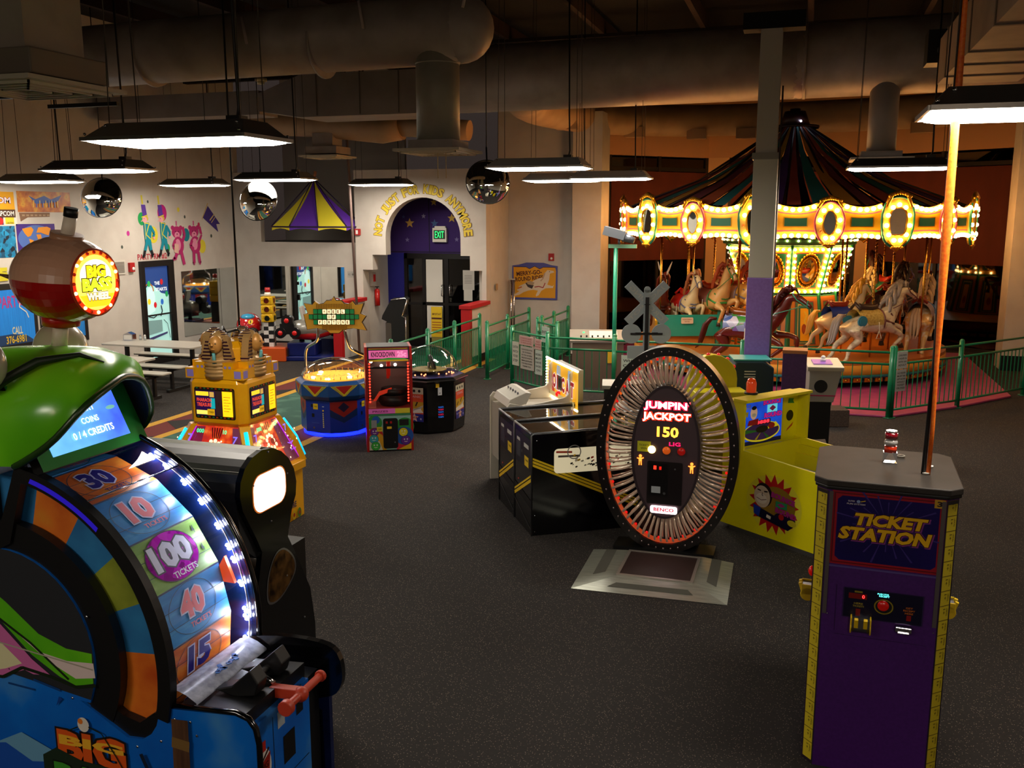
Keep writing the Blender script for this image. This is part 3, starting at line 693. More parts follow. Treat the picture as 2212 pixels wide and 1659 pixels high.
# duct 2
t = T('round_duct', 'largest round duct running in front of the carousel bay, with a box section', 'duct', (0, 14.9, 0))
b = B().cyl((-5.6, 0, 5.2), (-0.25, 0, 5.24), 0.52, n=32).cyl((-0.25, 0, 5.24), (6.3, 0, 5.3), 0.52, n=32).sph((-0.25, 0, 5.24), 0.525, 28, 14)
b.cyl((-0.2, 0, 5.24), (-0.16, 0, 5.24), 0.53, n=32)
b.obj('main_pipe', DUCTM, t)
b = B().box(-8.3, -6.2, -0.45, 0.45, 4.66, 5.35)
r0 = [(-6.2, -0.45, 4.66), (-6.2, 0.45, 4.66), (-6.2, 0.45, 5.35), (-6.2, -0.45, 5.35)]
vs = [b.bm.verts.new(p) for p in r0]; vs2 = [b.bm.verts.new(p) for p in ((-5.6, -0.37, 4.83), (-5.6, 0.37, 4.83), (-5.6, 0.37, 5.57), (-5.6, -0.37, 5.57))]
for i in range(4): b._f([vs[i], vs[(i + 1) % 4], vs2[(i + 1) % 4], vs2[i]])
vs = [b.bm.verts.new(p) for p in ((-8.3, -0.45, 4.66), (-8.3, 0.45, 4.66), (-8.3, 0.45, 5.35), (-8.3, -0.45, 5.35))]; vs2 = [b.bm.verts.new(p) for p in ((-9.2, -0.3, 4.8), (-9.2, 0.3, 4.8), (-9.2, 0.3, 5.1), (-9.2, -0.3, 5.1))]
for i in range(4): b._f([vs[i], vs[(i + 1) % 4], vs2[(i + 1) % 4], vs2[i]])
b.box(-12.6, -9.2, -0.3, 0.3, 4.75, 5.15)
b.obj('box_section', M('#8f8680', 0.6, noise=(2, '#837a74')), t)
for x in (-8.0, -7.2, -6.5): BX(x, x + 0.015, -0.46, -0.45, 4.68, 5.34).obj('seam', M('#5a524c', 0.6), t)
b = B().cyl((0.93, -0.15, 3.9), (0.93, -0.15, 4.95), 0.2, n=24).box(0.65, 1.2, -0.42, 0.12, 3.84, 3.92)
b.obj('drop_pipe', M('#a8a09a', 0.5, 0.1), t)
diffuser(0.93, -0.15, 3.8, 0.42).obj('diffuser', M('#c4bcb0', 0.6), t)
# small orange-lit duct and its diffuser
t = T('round_duct', 'thin round duct branch dropping to the smallest diffuser near the loft', 'duct', (0, 17.0, 0))
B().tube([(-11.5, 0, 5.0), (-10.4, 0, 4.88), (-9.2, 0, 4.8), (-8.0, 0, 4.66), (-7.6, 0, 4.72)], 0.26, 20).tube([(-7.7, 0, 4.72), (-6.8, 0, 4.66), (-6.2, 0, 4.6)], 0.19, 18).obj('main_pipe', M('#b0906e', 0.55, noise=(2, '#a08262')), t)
B().box(-9.42, -8.98, -0.2, 0.2, 4.35, 4.62).box(-9.55, -8.85, -0.3, 0.3, 4.22, 4.36).obj('collar', DUCTM, t)
diffuser(-9.2, 0, 4.16, 0.42).obj('diffuser', M('#c4b8a0', 0.6), t)
# duct round the carousel bay
t = T('round_duct', 'round duct bending round the carousel bay, orange lit from below', 'duct', (0, 0, 0))
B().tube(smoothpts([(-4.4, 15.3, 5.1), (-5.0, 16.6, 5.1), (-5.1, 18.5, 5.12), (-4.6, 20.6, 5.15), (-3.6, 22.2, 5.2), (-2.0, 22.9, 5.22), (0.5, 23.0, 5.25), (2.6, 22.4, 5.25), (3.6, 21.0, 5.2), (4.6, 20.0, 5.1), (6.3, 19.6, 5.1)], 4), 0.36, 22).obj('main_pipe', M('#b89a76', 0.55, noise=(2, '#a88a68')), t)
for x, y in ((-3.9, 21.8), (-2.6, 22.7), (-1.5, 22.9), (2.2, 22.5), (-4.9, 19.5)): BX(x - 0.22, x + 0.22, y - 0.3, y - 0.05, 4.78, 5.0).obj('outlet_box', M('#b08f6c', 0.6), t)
# big square drop in the near corner
t = T('square_duct', 'large square drop duct with stepped diffuser at the upper corner', 'duct', (0, 0, 0))
BX(-5.85, -5.13, 5.3, 5.85, 4.1, CEIL).obj('duct_box', M('#a8a092', 0.6, noise=(2, '#968e80')), t)
BX(-5.9, -5.0, 5.2, 5.93, 3.95, 4.12).obj('collar', M('#7d7468', 0.6), t, bevel=0.01)
b = diffuser(-5.4, 5.57, 3.9, 0.47); b.obj('diffuser', M('#c8c0b0', 0.6), t)
t = T('square_duct', 'long square duct running over the ticket station with seams', 'duct', (0, 0, 0))
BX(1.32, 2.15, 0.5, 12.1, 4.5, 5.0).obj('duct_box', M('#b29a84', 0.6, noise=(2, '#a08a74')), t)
for y in (5.5, 7.2, 8.5, 9.8, 10.6, 11.4): BX(1.31, 2.16, y, y + 0.05, 4.485, 5.01).obj('seam', M('#7e6e60', 0.6), t)
t = T('ceiling_projector', 'dark ceiling box with a lens hanging right of the steel column', 'projector', (1.55, 13.4, 4.9))
BX(-0.25, 0.1, -0.2, 0.2, 0.0, 0.4).obj('case', BLACK, t); B().cyl((-0.08, -0.2, 0.15), (-0.08, -0.26, 0.15), 0.06).obj('lens', STEEL, t)

# ---- fluorescent hanging lamps
hoodm = M('#6e6c68', 0.3, 0.6); tubem = E('#fff3e2', TUBE)
def lamp():
    t = T('hanging_lamp', 'x', 'lamp', (0, 0, 0), 0, 'hanging fluorescent lamps')
    b = B(); L, Wd, l2, w2, h = 0.61, 0.29, 0.52, 0.14, 0.11
    A = [b.bm.verts.new(p) for p in ((-L, -Wd, 0), (L, -Wd, 0), (L, Wd, 0), (-L, Wd, 0))]
    Cc = [b.bm.verts.new(p) for p in ((-l2, -w2, h), (l2, -w2, h), (l2, w2, h), (-l2, w2, h))]
    for i in range(4): b._f([A[i], A[(i + 1) % 4], Cc[(i + 1) % 4], Cc[i]])
    b._f(Cc)
    b.box(-L, L, -Wd - 0.012, -Wd, -0.012, 0.012).box(-L, L, Wd, Wd + 0.012, -0.012, 0.012).box(-L - 0.012, -L, -Wd, Wd, -0.012, 0.012).box(L, L + 0.012, -Wd, Wd, -0.012, 0.012)
    b.obj('hood', hoodm, t)
    b = B(); q = [(L - 0.02, Wd - 0.02, 0.0), (L - 0.03, Wd - 0.03, -0.018), (L - 0.09, Wd - 0.08, -0.032)]
    b.skin([[b.bm.verts.new((sx * x, sy * y, z)) for sx, sy in ((-1, -1), (1, -1), (1, 1), (-1, 1))] for x, y, z in q], True, False)
    b.obj('diffuser', tubem, t)
    b = B()
    for x in (-0.5, 0.5):
        for y in (-0.2, 0.2): b.sph((x, y * 0.9, 0.09), 0.012, 8, 5)
    for x in (-0.58, 0.58):
        b.sph((x, -0.285, 0.03), 0.01, 8, 5); b.sph((x, 0.285, 0.03), 0.01, 8, 5)
    b.obj('stud', CHROME, t)
    b = B()
    for x in (-0.5, 0.5):
        for y in (-0.14, 0.14): b.cyl((x, y, 0.1), (x * 0.96, y * 0.6, 3.07), 0.004, n=5)
    b.obj('hanging_wire', M('#3a322c', 0.6), t)
    B().tube([(0.35, 0.05, 0.11), (0.37, 0.05, 0.2), (0.36, 0.05, 0.6), (0.34, 0.03, 3.07)], 0.011, 6).box(0.3, 0.4, 0.0, 0.1, 0.11, 0.15).obj('power_cable', BLACK, t)
    return t
LP = lamp()
lit_tone_hood = [c for c in KIDS[LP.name] if c.name.startswith('hood')][0].data.copy(); lit_tone_hood.materials.clear(); lit_tone_hood.materials.append(M('#b4b6b4', 0.4))  # paler hood colour stands in for light falling on three of the hoods
LL = [(-3.96, 5.41, 3.5, 'nearest lamp, hanging over the fish-hooded wheel game'), (-8.1, 9.33, 3.55, 'hanging lamp above the yellow treasure machine'), (-11.5, 11.95, 3.55, 'hanging lamp above the CAPCOM poster'), (-11.16, 15.38, 3.6, 'hanging lamp in front of the toy soldier mural'), (-8.28, 13.52, 3.6, 'hanging lamp near the striped tent roof'), (-8.31, 17.56, 3.65, 'hanging lamp in front of the exit arch lettering'), (-3.22, 11.35, 3.6, 'lamp over the black pinball tables, hood coloured as if lit'), (-3.95, 15.3, 3.6, 'lamp half hidden behind the brightest grey hood'), (-3.02, 14.8, 3.6, 'hanging lamp in front of the orange bay column'), (1.12, 5.15, 3.5, 'lamp hanging above the ticket station'), (1.03, 12.7, 3.6, 'thin-looking lamp beneath the round drop duct by the carousel roof'), (-3.96, -0.4, 3.5, 'added fill lamp hanging unseen, left behind the viewer'), (1.12, -1.1, 3.5, 'added fill lamp hanging unseen, right behind the viewer')]  # last two lamps are unseen, added behind the viewer as fill light
for i, (x, y, z, lb) in enumerate(LL):
    if i == 0: LP.location = (x, y, z); LP['label'] = lb
    else:
        o_ = dup(LP, (x, y, z), 0, lb)
        if i in (6, 7, 8):
            for c_ in o_.children:
                if c_.name.startswith('hood'): c_.data = lit_tone_hood
tag(BX(-8.6, -7.4, 10.6, 10.64, 4.12, 4.16).cyl((-8.5, 10.62, 4.16), (-8.5, 10.62, 6.6), 0.005, n=5).cyl((-7.5, 10.62, 4.16), (-7.5, 10.62, 6.6), 0.005, n=5).obj('strut_bar', BLACK), 'black strut bar holding wires beside the fat duct', 'bar')
tag(BX(-6.9, -5.9, 6.4, 6.44, 3.97, 4.01).cyl((-6.8, 6.42, 4.01), (-6.8, 6.42, 6.6), 0.005, n=5).cyl((-6.0, 6.42, 4.01), (-6.0, 6.42, 6.6), 0.005, n=5).obj('strut_bar', BLACK), 'black strut bar under the large stepped diffuser', 'bar')
tag(BX(-7.9, -7.0, 8.4, 8.44, 4.15, 4.19).cyl((-7.8, 8.42, 4.19), (-7.8, 8.42, 6.6), 0.005, n=5).cyl((-7.1, 8.42, 4.19), (-7.1, 8.42, 6.6), 0.005, n=5).obj('strut_bar', BLACK), 'black strut bar above the nearest lamp', 'bar')

# unseen globe lamps, added behind the viewer to fill the room with light
for i, x in enumerate((-3.0, 1.5)):
    t = T('fill_globe', ('added fill globe unseen behind the viewer, toward the mural wall', 'added fill globe unseen behind the viewer, toward the carousel side')[i], 'lamp', (x, -2.6, 3.9), 0, 'added fill globes behind the viewer')
    B().sph((0, 0, 0), 0.17, 20, 12).obj('globe', E('#ffe2c4', 75), t); B().cyl((0, 0, 0.16), (0, 0, 0.24), 0.06, n=12).cyl((0, 0, 0.24), (0, 0, 2.7), 0.01, n=6).obj('stem', BLACK, t)

# ---- convex security mirrors
def dome(name_label, loc, rz, tilt, r=0.29, pole=0.0):
    t = T('convex_mirror', name_label, 'mirror', loc, rz)
    R = Euler((tilt, 0, 0)).to_matrix()
    b = B(); rings = []
    for j in range(9):
        a = PI / 2 * j / 8 * 0.82
        rings.append([b.bm.verts.new(R @ Vector((r * math.sin(a) / math.sin(PI / 2 * .82) * math.cos(2 * PI * i / 32), -0.17 * (math.cos(a) - math.cos(PI / 2 * .82)) / (1 - math.cos(PI / 2 * .82)), r * math.sin(a) / math.sin(PI / 2 * .82) * math.sin(2 * PI * i / 32)))) for i in range(32)])
    b.skin(rings, False).obj('mirror_face', MIRROR, t)
    b = B(); u = [R @ Vector((r * math.cos(2 * PI * i / 32), 0.0, r * math.sin(2 * PI * i / 32))) for i in range(33)]
    b.tube(u, 0.008, 6); n_ = [b.bm.verts.new(p) for p in u[:-1]]; b._f(n_)
    b.obj('rim', BLACK, t)
    b = B().cyl(R @ Vector((0, 0.02, 0)), (0, 0.12, 0.5), 0.012, n=6).cyl((0, 0.12, 0.5), (0, 0.12, CEIL - loc[2]), 0.008, n=6)
    b.obj('hanger', BLACK, t)
    return t
dome('round convex mirror hanging above the fishing float sign', (-11.1, 12.8, 3.31), 0.35, -0.25, 0.33)
dome('round convex mirror hanging beside the striped tent roof', (-8.6, 13.5, 3.26), 0.1, -0.25, 0.33)
dome('round convex mirror hanging beside the exit arch, full of carousel lights', (-4.5, 13.1, 3.5), 0.5, -0.2, 0.32)
t = T('smoke_detector', 'small white smoke detector on the dark ceiling structure', 'detector', (-8.95, 14.3, 5.25))
B().cyl((0, 0, 0), (0, 0, 0.05), 0.1, n=18).cyl((0, 0, -0.05), (0, 0, 0), 0.06, n=18).obj('case', M('#c9b890', 0.5), t)
tag(B().cyl((-8.95, 14.3, 5.3), (-8.95, 14.3, CEIL), 0.006, n=5).obj('detector_rod', BLACK), 'thin rod carrying the smoke detector', 'rod')
tag(B().tube([(-5.55, 8.25, 1.55), (-5.55, 8.25, CEIL)], 0.01, 6).obj('power_drop', BLACK), 'black power cord dropping from the ceiling into the yellow treasure machine', 'cord')

# ---- building column: purple boxed base, grey box, open steel above
t = T('support_pillar', 'tall square pillar boxed in grey above and purple below before the carousel', 'pillar', (-0.57, 12.65, 0))
BX(-0.16, 0.16, -0.16, 0.16, 0, 2.22).obj('purple_boxing', ramp_mat('purple_paint', 30, [(0.3, '#8e6cbc'), (0.7, '#8462b0')], rough=0.6), t, bevel=0.006)
BX(-0.15, 0.15, -0.15, 0.15, 2.221, 3.72).obj('grey_boxing', M('#c4c0b0', 0.6), t, bevel=0.006)
BX(-0.17, 0.17, -0.17, 0.17, 3.72, 3.8).obj('cap', M('#8a8478', 0.5), t)
B().box(-0.13, 0.13, -0.13, -0.115, 3.8, 5.3).box(-0.13, 0.13, 0.115, 0.13, 3.8, 5.3).box(-0.012, 0.012, -0.115, 0.115, 3.8, 5.3).obj('steel_column', M('#bcb4a4', 0.5), t)
BX(-0.35, 0.4, -0.14, 0.14, 5.3, 5.5).obj('cap_beam', M('#090808', 0.9), t)
tag(B().tube([(-0.4, 12.45, 0), (-0.4, 12.45, 4.6)], 0.012, 6).obj('conduit', M('#6a6058', 0.4, 0.6)), 'thin metal conduit running up beside the boxed pillar', 'conduit')

# ================================================================== CAROUSEL
CX, CY, PZ = -0.38, 19.85, 0.50
bulbm = E('#ffb060', BULB); bulbm2 = M('#ffc070', 0.3, ecol='#ff9a40', emit=BULB)
bulbm2 = M('#ffd8a0', 0.3, emit=BULB, ecol='#ffbc70')
car = T('carousel', 'big lit merry-go-round with bulb-edged rounding boards and striped peaked canopy', 'carousel', (CX, CY, 0))
amber = M('#f2b41c', 0.4, noise=(4, '#e49c10')); cream = M('#e8d49a', 0.45); maroon = M('#7a2636', 0.5); dgreen = M('#1c6a4c', 0.5); gpanel = M('#155c48', 0.6); wood = ramp_mat('deck_wood', 5, [(0.3, '#c97a30'), (0.7, '#b4662a')], rough=0.3, vec=(1, 14, 1))
# deck
B().lathe([(0.6, 0.44), (3.0, 0.44), (3.05, 0.44), (3.05, 0.5), (0.6, 0.5)], n=72, smooth=False).obj('deck', wood, car)
B().lathe([(3.02, 0.24), (3.055, 0.24), (3.055, 0.44), (3.02, 0.44)], n=72).obj('rim_board', M('#d8902e', 0.4), car)
B().lathe([(3.06, 0.22), (3.075, 0.22), (3.075, 0.27), (3.06, 0.27)], n=72).lathe([(2.98, 0.13), (3.0, 0.13), (3.0, 0.22), (2.98, 0.22)], n=72).obj('rim_stripe', M('#1c6a70', 0.4), car)
b = B()
for i in range(90):
    a = 2 * PI * i / 90; b.cbox((3.02 * math.cos(a), 3.02 * math.sin(a), 0.18), (0.03, 0.15, 0.08), rz=a); b.sph((3.04 * math.cos(a), 3.04 * math.sin(a), 0.18), (0.03, 0.03, 0.028), 6, 4)
b.obj('rim_ornament', GOLD, car)
B().lathe([(2.7, 0.04), (2.72, 0.04), (2.72, 0.43), (2.7, 0.43)], n=60).obj('skirt', M('#0f1a1c', 0.7), car)
# centre drum: mirrored octagon, lower panels
ND = 10
for i in range(ND):
    a = 2 * PI * (i + 0.5) / ND - PI / 2 + 0.08
    c, s_ = math.cos(a), math.sin(a); n = Vector((c, s_, 0)); u = Vector((-s_, c, 0))
    def rimw(r): return 2 * r * math.tan(PI / ND)
    # upper panel tilts outward to the top
    r0, r1, z0, z1 = 0.92, 1.18, 1.52, 2.45
    p = T_ = None
    up = Vector((n.x * (r1 - r0), n.y * (r1 - r0), z1 - z0)); H = up.length; up.normalize(); nn = u.cross(up).normalized()
    o = n * r0 + Vector((0, 0, z0)); w0, w1 = rimw(r0) / 2, rimw(r1) / 2
    b = B().mat(dgreen).prism([(-w0, 0), (w0, 0), (w1, H), (-w1, H)], -0.04, o, u, up, nn)
    b.frame(o, u, up, 0.002, 0.0007)
    b.poly([(-w0 * .95, 0.02), (w0 * .95, 0.02), (w1 * .95, H - 0.02), (-w1 * .95, H - 0.02)], M('#d8a030', 0.4)); b.poly([(-w0 * .72, 0.11), (w0 * .72, 0.11), (w1 * .76, H - 0.13), (-w1 * .76, H - 0.13)], M('#9a3c34', 0.5)); b.poly([(-w0 * .66, 0.13), (w0 * .66, 0.13), (w1 * .7, H - 0.15), (-w1 * .7, H - 0.15)], dgreen)
    pan = b.obj('drum_panel', None, car)
    vis = math.sin(a) < 0.2
    # gilt wreath and oval mirror
    b = B(); ctr = o + up * (H / 2) + nn * 0.02
    b.tube([ctr + u * (0.15 * math.cos(t * PI / 12)) + up * (0.25 * math.sin(t * PI / 12)) for t in range(25)], 0.03, 6)
    for t in range(26):
        q = 2 * PI * t / 26; b.sph(ctr + u * (0.205 * math.cos(q)) + up * (0.32 * math.sin(q)), (0.03, 0.03, 0.035), 6, 4)
    b.obj('wreath', GOLD, pan)
    b = B(); b.face([ctr + nn * 0.004 + u * (0.14 * math.cos(t * PI / 12)) + up * (0.24 * math.sin(t * PI / 12)) for t in range(24)]); b.obj('oval_mirror', MIRROR, pan)
    bl = [(-w0 * .84 + (w1 - w0) * .84 * -k / 7, 0.06 + (H - 0.12) * k / 7) for k in range(1, 8)]
    pts = [(sx * (w0 + (w1 - w0) * k / 7) * .84, 0.06 + (H - 0.12) * k / 7) for k in range(1, 7) for sx in (-1, 1)]
    pts += [(w0 * .84 * q, 0.06) for q in (-1, -.5, 0, .5, 1)] + [(w1 * .86 * q, H - 0.06) for q in (-1, -.66, -.33, 0, .33, .66, 1)]
    if vis and math.sin(a) < -0.3:
        for x, y in pts:
            B().sph(o + u * x + up * y + nn * 0.035, 0.027, 8, 6).obj('bulb', bulbm2, pan)
    else:
        b = B()
        for x, y in pts[::2]: b.sph(o + u * x + up * y + nn * 0.035, 0.027, 8, 6)
        tag(b.obj('bulbs', bulbm2, pan), kind='stuff')
    # lower panel
    r0, r1, z0, z1 = 1.1, 0.93, 0.5, 1.5; w0, w1 = rimw(r0) / 2, rimw(r1) / 2
    up = Vector((n.x * (r1 - r0), n.y * (r1 - r0), z1 - z0)); H = up.length; up.normalize(); nn = u.cross(up).normalized(); o = n * r0 + Vector((0, 0, z0))
    b = B().mat(dgreen).prism([(-w0, 0), (w0, 0), (w1, H), (-w1, H)], -0.04, o, u, up, nn)
    b.frame(o, u, up, 0.002, 0.0007)
    b.poly([(-w0 * .85, 0.02), (w0 * .85, 0.02), (w1 * .85, H - 0.03), (-w1 * .85, H - 0.03)], M('#b8742c', 0.4)); b.poly([(-w0 * .62, 0.05), (w0 * .62, 0.05), (w1 * .62, H - 0.12), (-w1 * .62, H - 0.12)], maroon); b.poly([(-w0 * .58, 0.06), (w0 * .58, 0.06), (w1 * .58, H - 0.14), (-w1 * .58, H - 0.14)], M('#3a6a50', 0.5))
    b.poly([(-w0 * .42, 0.08), (w0 * .42, 0.08), (w1 * .42, H - 0.18), (-w1 * .42, H - 0.18)], M('#e0c060', 0.4)); b.poly([(-w0 * .39, 0.09), (w0 * .39, 0.09), (w1 * .39, H - 0.2), (-w1 * .39, H - 0.2)], M('#2f6650', 0.5)); b.poly([(-w0 * .26, 0.12), (w0 * .26, 0.12), (w1 * .26, H - 0.26), (-w1 * .26, H - 0.26)], amber)
    b.line([(0.0, H - 0.32), (0.05, H - 0.4), (0.0, H - 0.5), (0.04, H - 0.62)], 0.03, M('#e8c84a', 0.4)); b.disc(-0.01, 0.35, 0.05, M('#a04a20', 0.5), ry=0.1)
    b.obj('door_panel', None, car)
    ra = a + PI / ND
    B().tube([(1.16 * math.cos(ra), 1.16 * math.sin(ra), 0.5), (0.97 * math.cos(ra), 0.97 * math.sin(ra), 1.51), (1.25 * math.cos(ra), 1.25 * math.sin(ra), 2.48)], 0.03, 6).obj('drum_rib', M('#2a8a5c', 0.35), car)
B().lathe([(1.18, 2.45), (1.3, 2.47), (1.3, 2.62), (1.2, 2.64), (1.2, 2.8), (0.2, 2.8)], n=40).obj('drum_cornice', M('#4a8a5a', 0.4), car)
b = B()
for i in range(40):
    a = 2 * PI * i / 40; b.sph((1.31 * math.cos(a), 1.31 * math.sin(a), 2.55), 0.02, 6, 4)
tag(b.obj('cornice_bulbs', bulbm2, car), kind='stuff')
B().lathe([(1.3, 2.82), (3.3, 2.9), (3.3, 2.93), (1.3, 2.86)], n=48).obj('ceiling_ring', M('#6a2a20', 0.7), car)
# rounding board
RB = 3.36; NS = 18; OFF = math.radians(282)
def cylpt(a, z, r=RB): return (r * math.cos(a), r * math.sin(a), z)
for i in range(NS):
    small = i % 2 == 0
    a = OFF + 2 * PI * i / NS; da = 2 * PI / NS
    hw = 0.062 if small else 0.088
    hwn = 0.088 if small else 0.062
    # panel between this shield and the next
    a0, a1 = a + hw, a + da - hwn
    b = B(); NN = 8
    def zt(t): return 3.16 + 0.07 * (2 * abs(t - 0.5)) ** 2
    def zb(t): return 2.66 - 0.03 * (2 * abs(t - 0.5)) ** 2
    def strip(m, f0, f1, t0=0.0, t1=1.0, r=RB):
        b.mat(m)
        for q in range(NN):
            ta, tb = t0 + (t1 - t0) * q / NN, t0 + (t1 - t0) * (q + 1) / NN
            za = lambda t, f: zb(t) + (zt(t) - zb(t)) * f
            A0, A1 = a0 + (a1 - a0) * ta, a0 + (a1 - a0) * tb
            b.face([cylpt(A0, za(ta, f0), r), cylpt(A1, za(tb, f0), r), cylpt(A1, za(tb, f1), r), cylpt(A0, za(ta, f1), r)])
    b.lay = 1
    strip(M('#c8942c', 0.5), 0, 0.2); strip(M('#c8942c', 0.5), 0.8, 1.0); strip(M('#b0506a', 0.5), 0.2, 0.25); strip(M('#b0506a', 0.5), 0.75, 0.8); strip(amber, 0.25, 0.75)
    strip(GOLD, 0.34, 0.66, 0.2, 0.8, RB + 0.006); strip(gpanel, 0.37, 0.63, 0.23, 0.77, RB + 0.012)
    strip(M('#3a1a14', 0.8), 0, 1, 0, 1, RB - 0.04)
    pan = b.obj('rounding_board', None, car)
    front = 190 < math.degrees(a) % 360 < 352
    bp = []
    for q in range(6):
        t = (q + 0.5) / 6; A = a0 + (a1 - a0) * t
        bp += [cylpt(A, zt(t) - 0.045, RB + 0.03), cylpt(A, zb(t) + 0.03, RB + 0.03)]
    if front:
        for p in bp: B().sph(p, 0.037, 8, 6).obj('bulb', bulbm2, pan)
    else:
        b = B()
        for p in bp[::2]: b.sph(p, 0.03, 6, 4)
        tag(b.obj('bulbs', bulbm2, pan), kind='stuff')
    # shield
    n = Vector((math.cos(a), math.sin(a), 0)); u = Vector((-n.y, n.x, 0)); up = Vector((0, 0, 1)); o = n * (RB + 0.02) + up * 2.9
    if small: ol = [(0.235 * math.cos(t * PI / 14), 0.34 * math.sin(t * PI / 14)) for t in range(28)]; inr = [(0.11 * math.cos(t * PI / 14), 0.2 * math.sin(t * PI / 14)) for t in range(28)]
    else: ol = smoothpts([(-0.27, -0.2), (-0.3, 0.15), (-0.2, 0.36), (0, 0.42), (0.2, 0.36), (0.3, 0.15), (0.27, -0.2), (0.15, -0.36), (0, -0.4), (-0.15, -0.36)], 3, True); inr = smoothpts([(-0.14, -0.17), (-0.17, 0.1), (-0.11, 0.22), (0, 0.25), (0.11, 0.22), (0.17, 0.1), (0.14, -0.17), (0, -0.2)], 3, True)
    b = B().mat(M('#e0bc4a', 0.4)).prism(ol, -0.05, o, u, up, n)
    b.mat(M('#1f7058', 0.4) if not small else M('#a04058', 0.5)).tube([o + u * p[0] * 1.02 + up * p[1] * 1.02 for p in ol + ol[:1]], 0.022, 6)
    b.mat(GOLD).tube([o + n * 0.012 + u * p[0] + up * p[1] for p in inr + inr[:1]], 0.014, 6)
    sh = b.obj('shield', None, car)
    b = B(); b.face([o + n * 0.006 + u * p[0] + up * p[1] for p in inr]); b.obj('mirror', MIRROR, sh)
    b = B(); k = 1.0 if small else 1.25
    b.tube([o + u * (x * k) + up * y for x, y in ((-0.2, 0.26), (-0.12, 0.38 if small else 0.46), (0, 0.42 if small else 0.52), (0.12, 0.38 if small else 0.46), (0.2, 0.26))], 0.04, 6)
    for q in range(9):
        x = (-0.16 + 0.04 * q) * k; b.sph(o + n * 0.02 + u * x + up * ((0.35 if small else 0.44) + 0.05 * math.cos(x * 8)), (0.03, 0.03, 0.03), 6, 4)
    b.obj('gilt_crest', GOLD, sh); b = B()
    b.tube([o + u * (x * k) + up * y for x, y in ((-0.14, -0.3), (0, -0.4 if small else -0.46), (0.14, -0.3))], 0.03, 6)
    for q in range(5): b.sph(o + n * 0.02 + u * ((-0.08 + 0.04 * q) * k) + up * (-0.36 if small else -0.41), (0.025, 0.025, 0.025), 6, 4)
    b.obj('gilt_foot', GOLD, sh)
    rx, rz, nb = (0.165, 0.265, 9) if small else (0.225, 0.3, 11)
    bp = [o + n * 0.02 + u * (rx * math.cos(2 * PI * q / nb + PI / 2)) + up * (rz * math.sin(2 * PI * q / nb + PI / 2)) for q in range(nb)]
    if front:
        for q, p in enumerate(bp):
            if (i * 5 + q) % 17 == 3: B().sph(p, 0.028, 8, 6).obj('dead_bulb', M('#d8822a', 0.3), sh)
            else: B().sph(p, 0.036, 8, 6).obj('bulb', bulbm2, sh)
    else:
        b = B()
        for p in bp[::2]: b.sph(p, 0.03, 6, 4)
        tag(b.obj('bulbs', bulbm2, sh), kind='stuff')
# canopy: striped cloth ribs from the crown down to the boards with open slits
cols = ['#a8502c', '#1f6a6c', '#b8942c', '#4a2c70', '#8a3828', '#1f6a6c', '#b8842c', '#6a3038']
for k in range(8):
    b = B(); b.mat(M(cols[k], 0.8))
    for i in range(k, 48, 8):
        a0 = 2 * PI * i / 48; a1 = 2 * PI * (i + (0.82 if i % 3 else 0.55)) / 48
        pr_ = [(0.16, 4.86), (0.9, 4.25), (1.9, 3.72), (3.28, 3.2)]
        for (ra, za), (rb, zb_) in zip(pr_, pr_[1:]):
            b.face([(ra * math.cos(a0), ra * math.sin(a0), za), (rb * math.cos(a0), rb * math.sin(a0), zb_), (rb * math.cos(a1), rb * math.sin(a1), zb_), (ra * math.cos(a1), ra * math.sin(a1), za)])
    b.obj('canopy_stripe', None, car)
for i in range(18):
    a = 2 * PI * (i + 0.45) / 18
    B().tube([(0.15 * math.cos(a), 0.15 * math.sin(a), 4.84), (1.9 * math.cos(a), 1.9 * math.sin(a), 3.68), (3.3 * math.cos(a), 3.3 * math.sin(a), 3.16)], 0.022, 6).obj('sweep_rod', M('#2a1a16', 0.5), car)
B().cyl((0, 0, 4.78), (0, 0, 5.05), 0.3, 0.2, n=16).cyl((0, 0, 2.8), (0, 0, 5.1), 0.1, n=12).lathe([(0.45, 4.72), (0.47, 4.72), (0.47, 4.77), (0.45, 4.77)], n=24).obj('crown', M('#2a1418', 0.4), car)
B().sph((0.12, -0.28, 4.84), 0.02, 6, 4).obj('crown_lamp', E('#e0e8ff', 30), car)
B().lathe([(0.9, 0.502), (1.15, 0.502), (1.15, 0.51), (0.9, 0.51)], n=40).obj('deck_ring', M('#1d7a5c', 0.5), car)

# ---- horses
def skinned(chains, name, sub=1):
    """one continuous surface grown round the connected joints"""
    me = bpy.data.meshes.new(name); bm = bmesh.new(); L = bm.verts.layers.skin.verify(); V = {}
    first = True
    for ch in chains:
        prev = None
        for item in ch:
            if isinstance(item, str): v = V[item]
            else:
                nm, co, r = item
                v = bm.verts.new(co); v[L].radius = r if isinstance(r, tuple) else (r, r)
                if first: v[L].use_root = True; first = False
                V[nm] = v
            if prev is not None: bm.edges.new((prev, v))
            prev = v
    bm.to_mesh(me); bm.free()
    o = bpy.data.objects.new(name, me); COL.objects.link(o)
    o.modifiers.new('s', 'SKIN').use_smooth_shade = True
    if sub:
        q = o.modifiers.new('d', 'SUBSURF'); q.levels = sub; q.render_levels = sub
    dg = bpy.context.evaluated_depsgraph_get(); dg.update()
    r = bpy.data.meshes.new_from_object(o.evaluated_get(dg))
    bpy.data.objects.remove(o); bpy.data.meshes.remove(me)
    for p in r.polygons: p.use_smooth = True
    r.materials.clear()
    return r
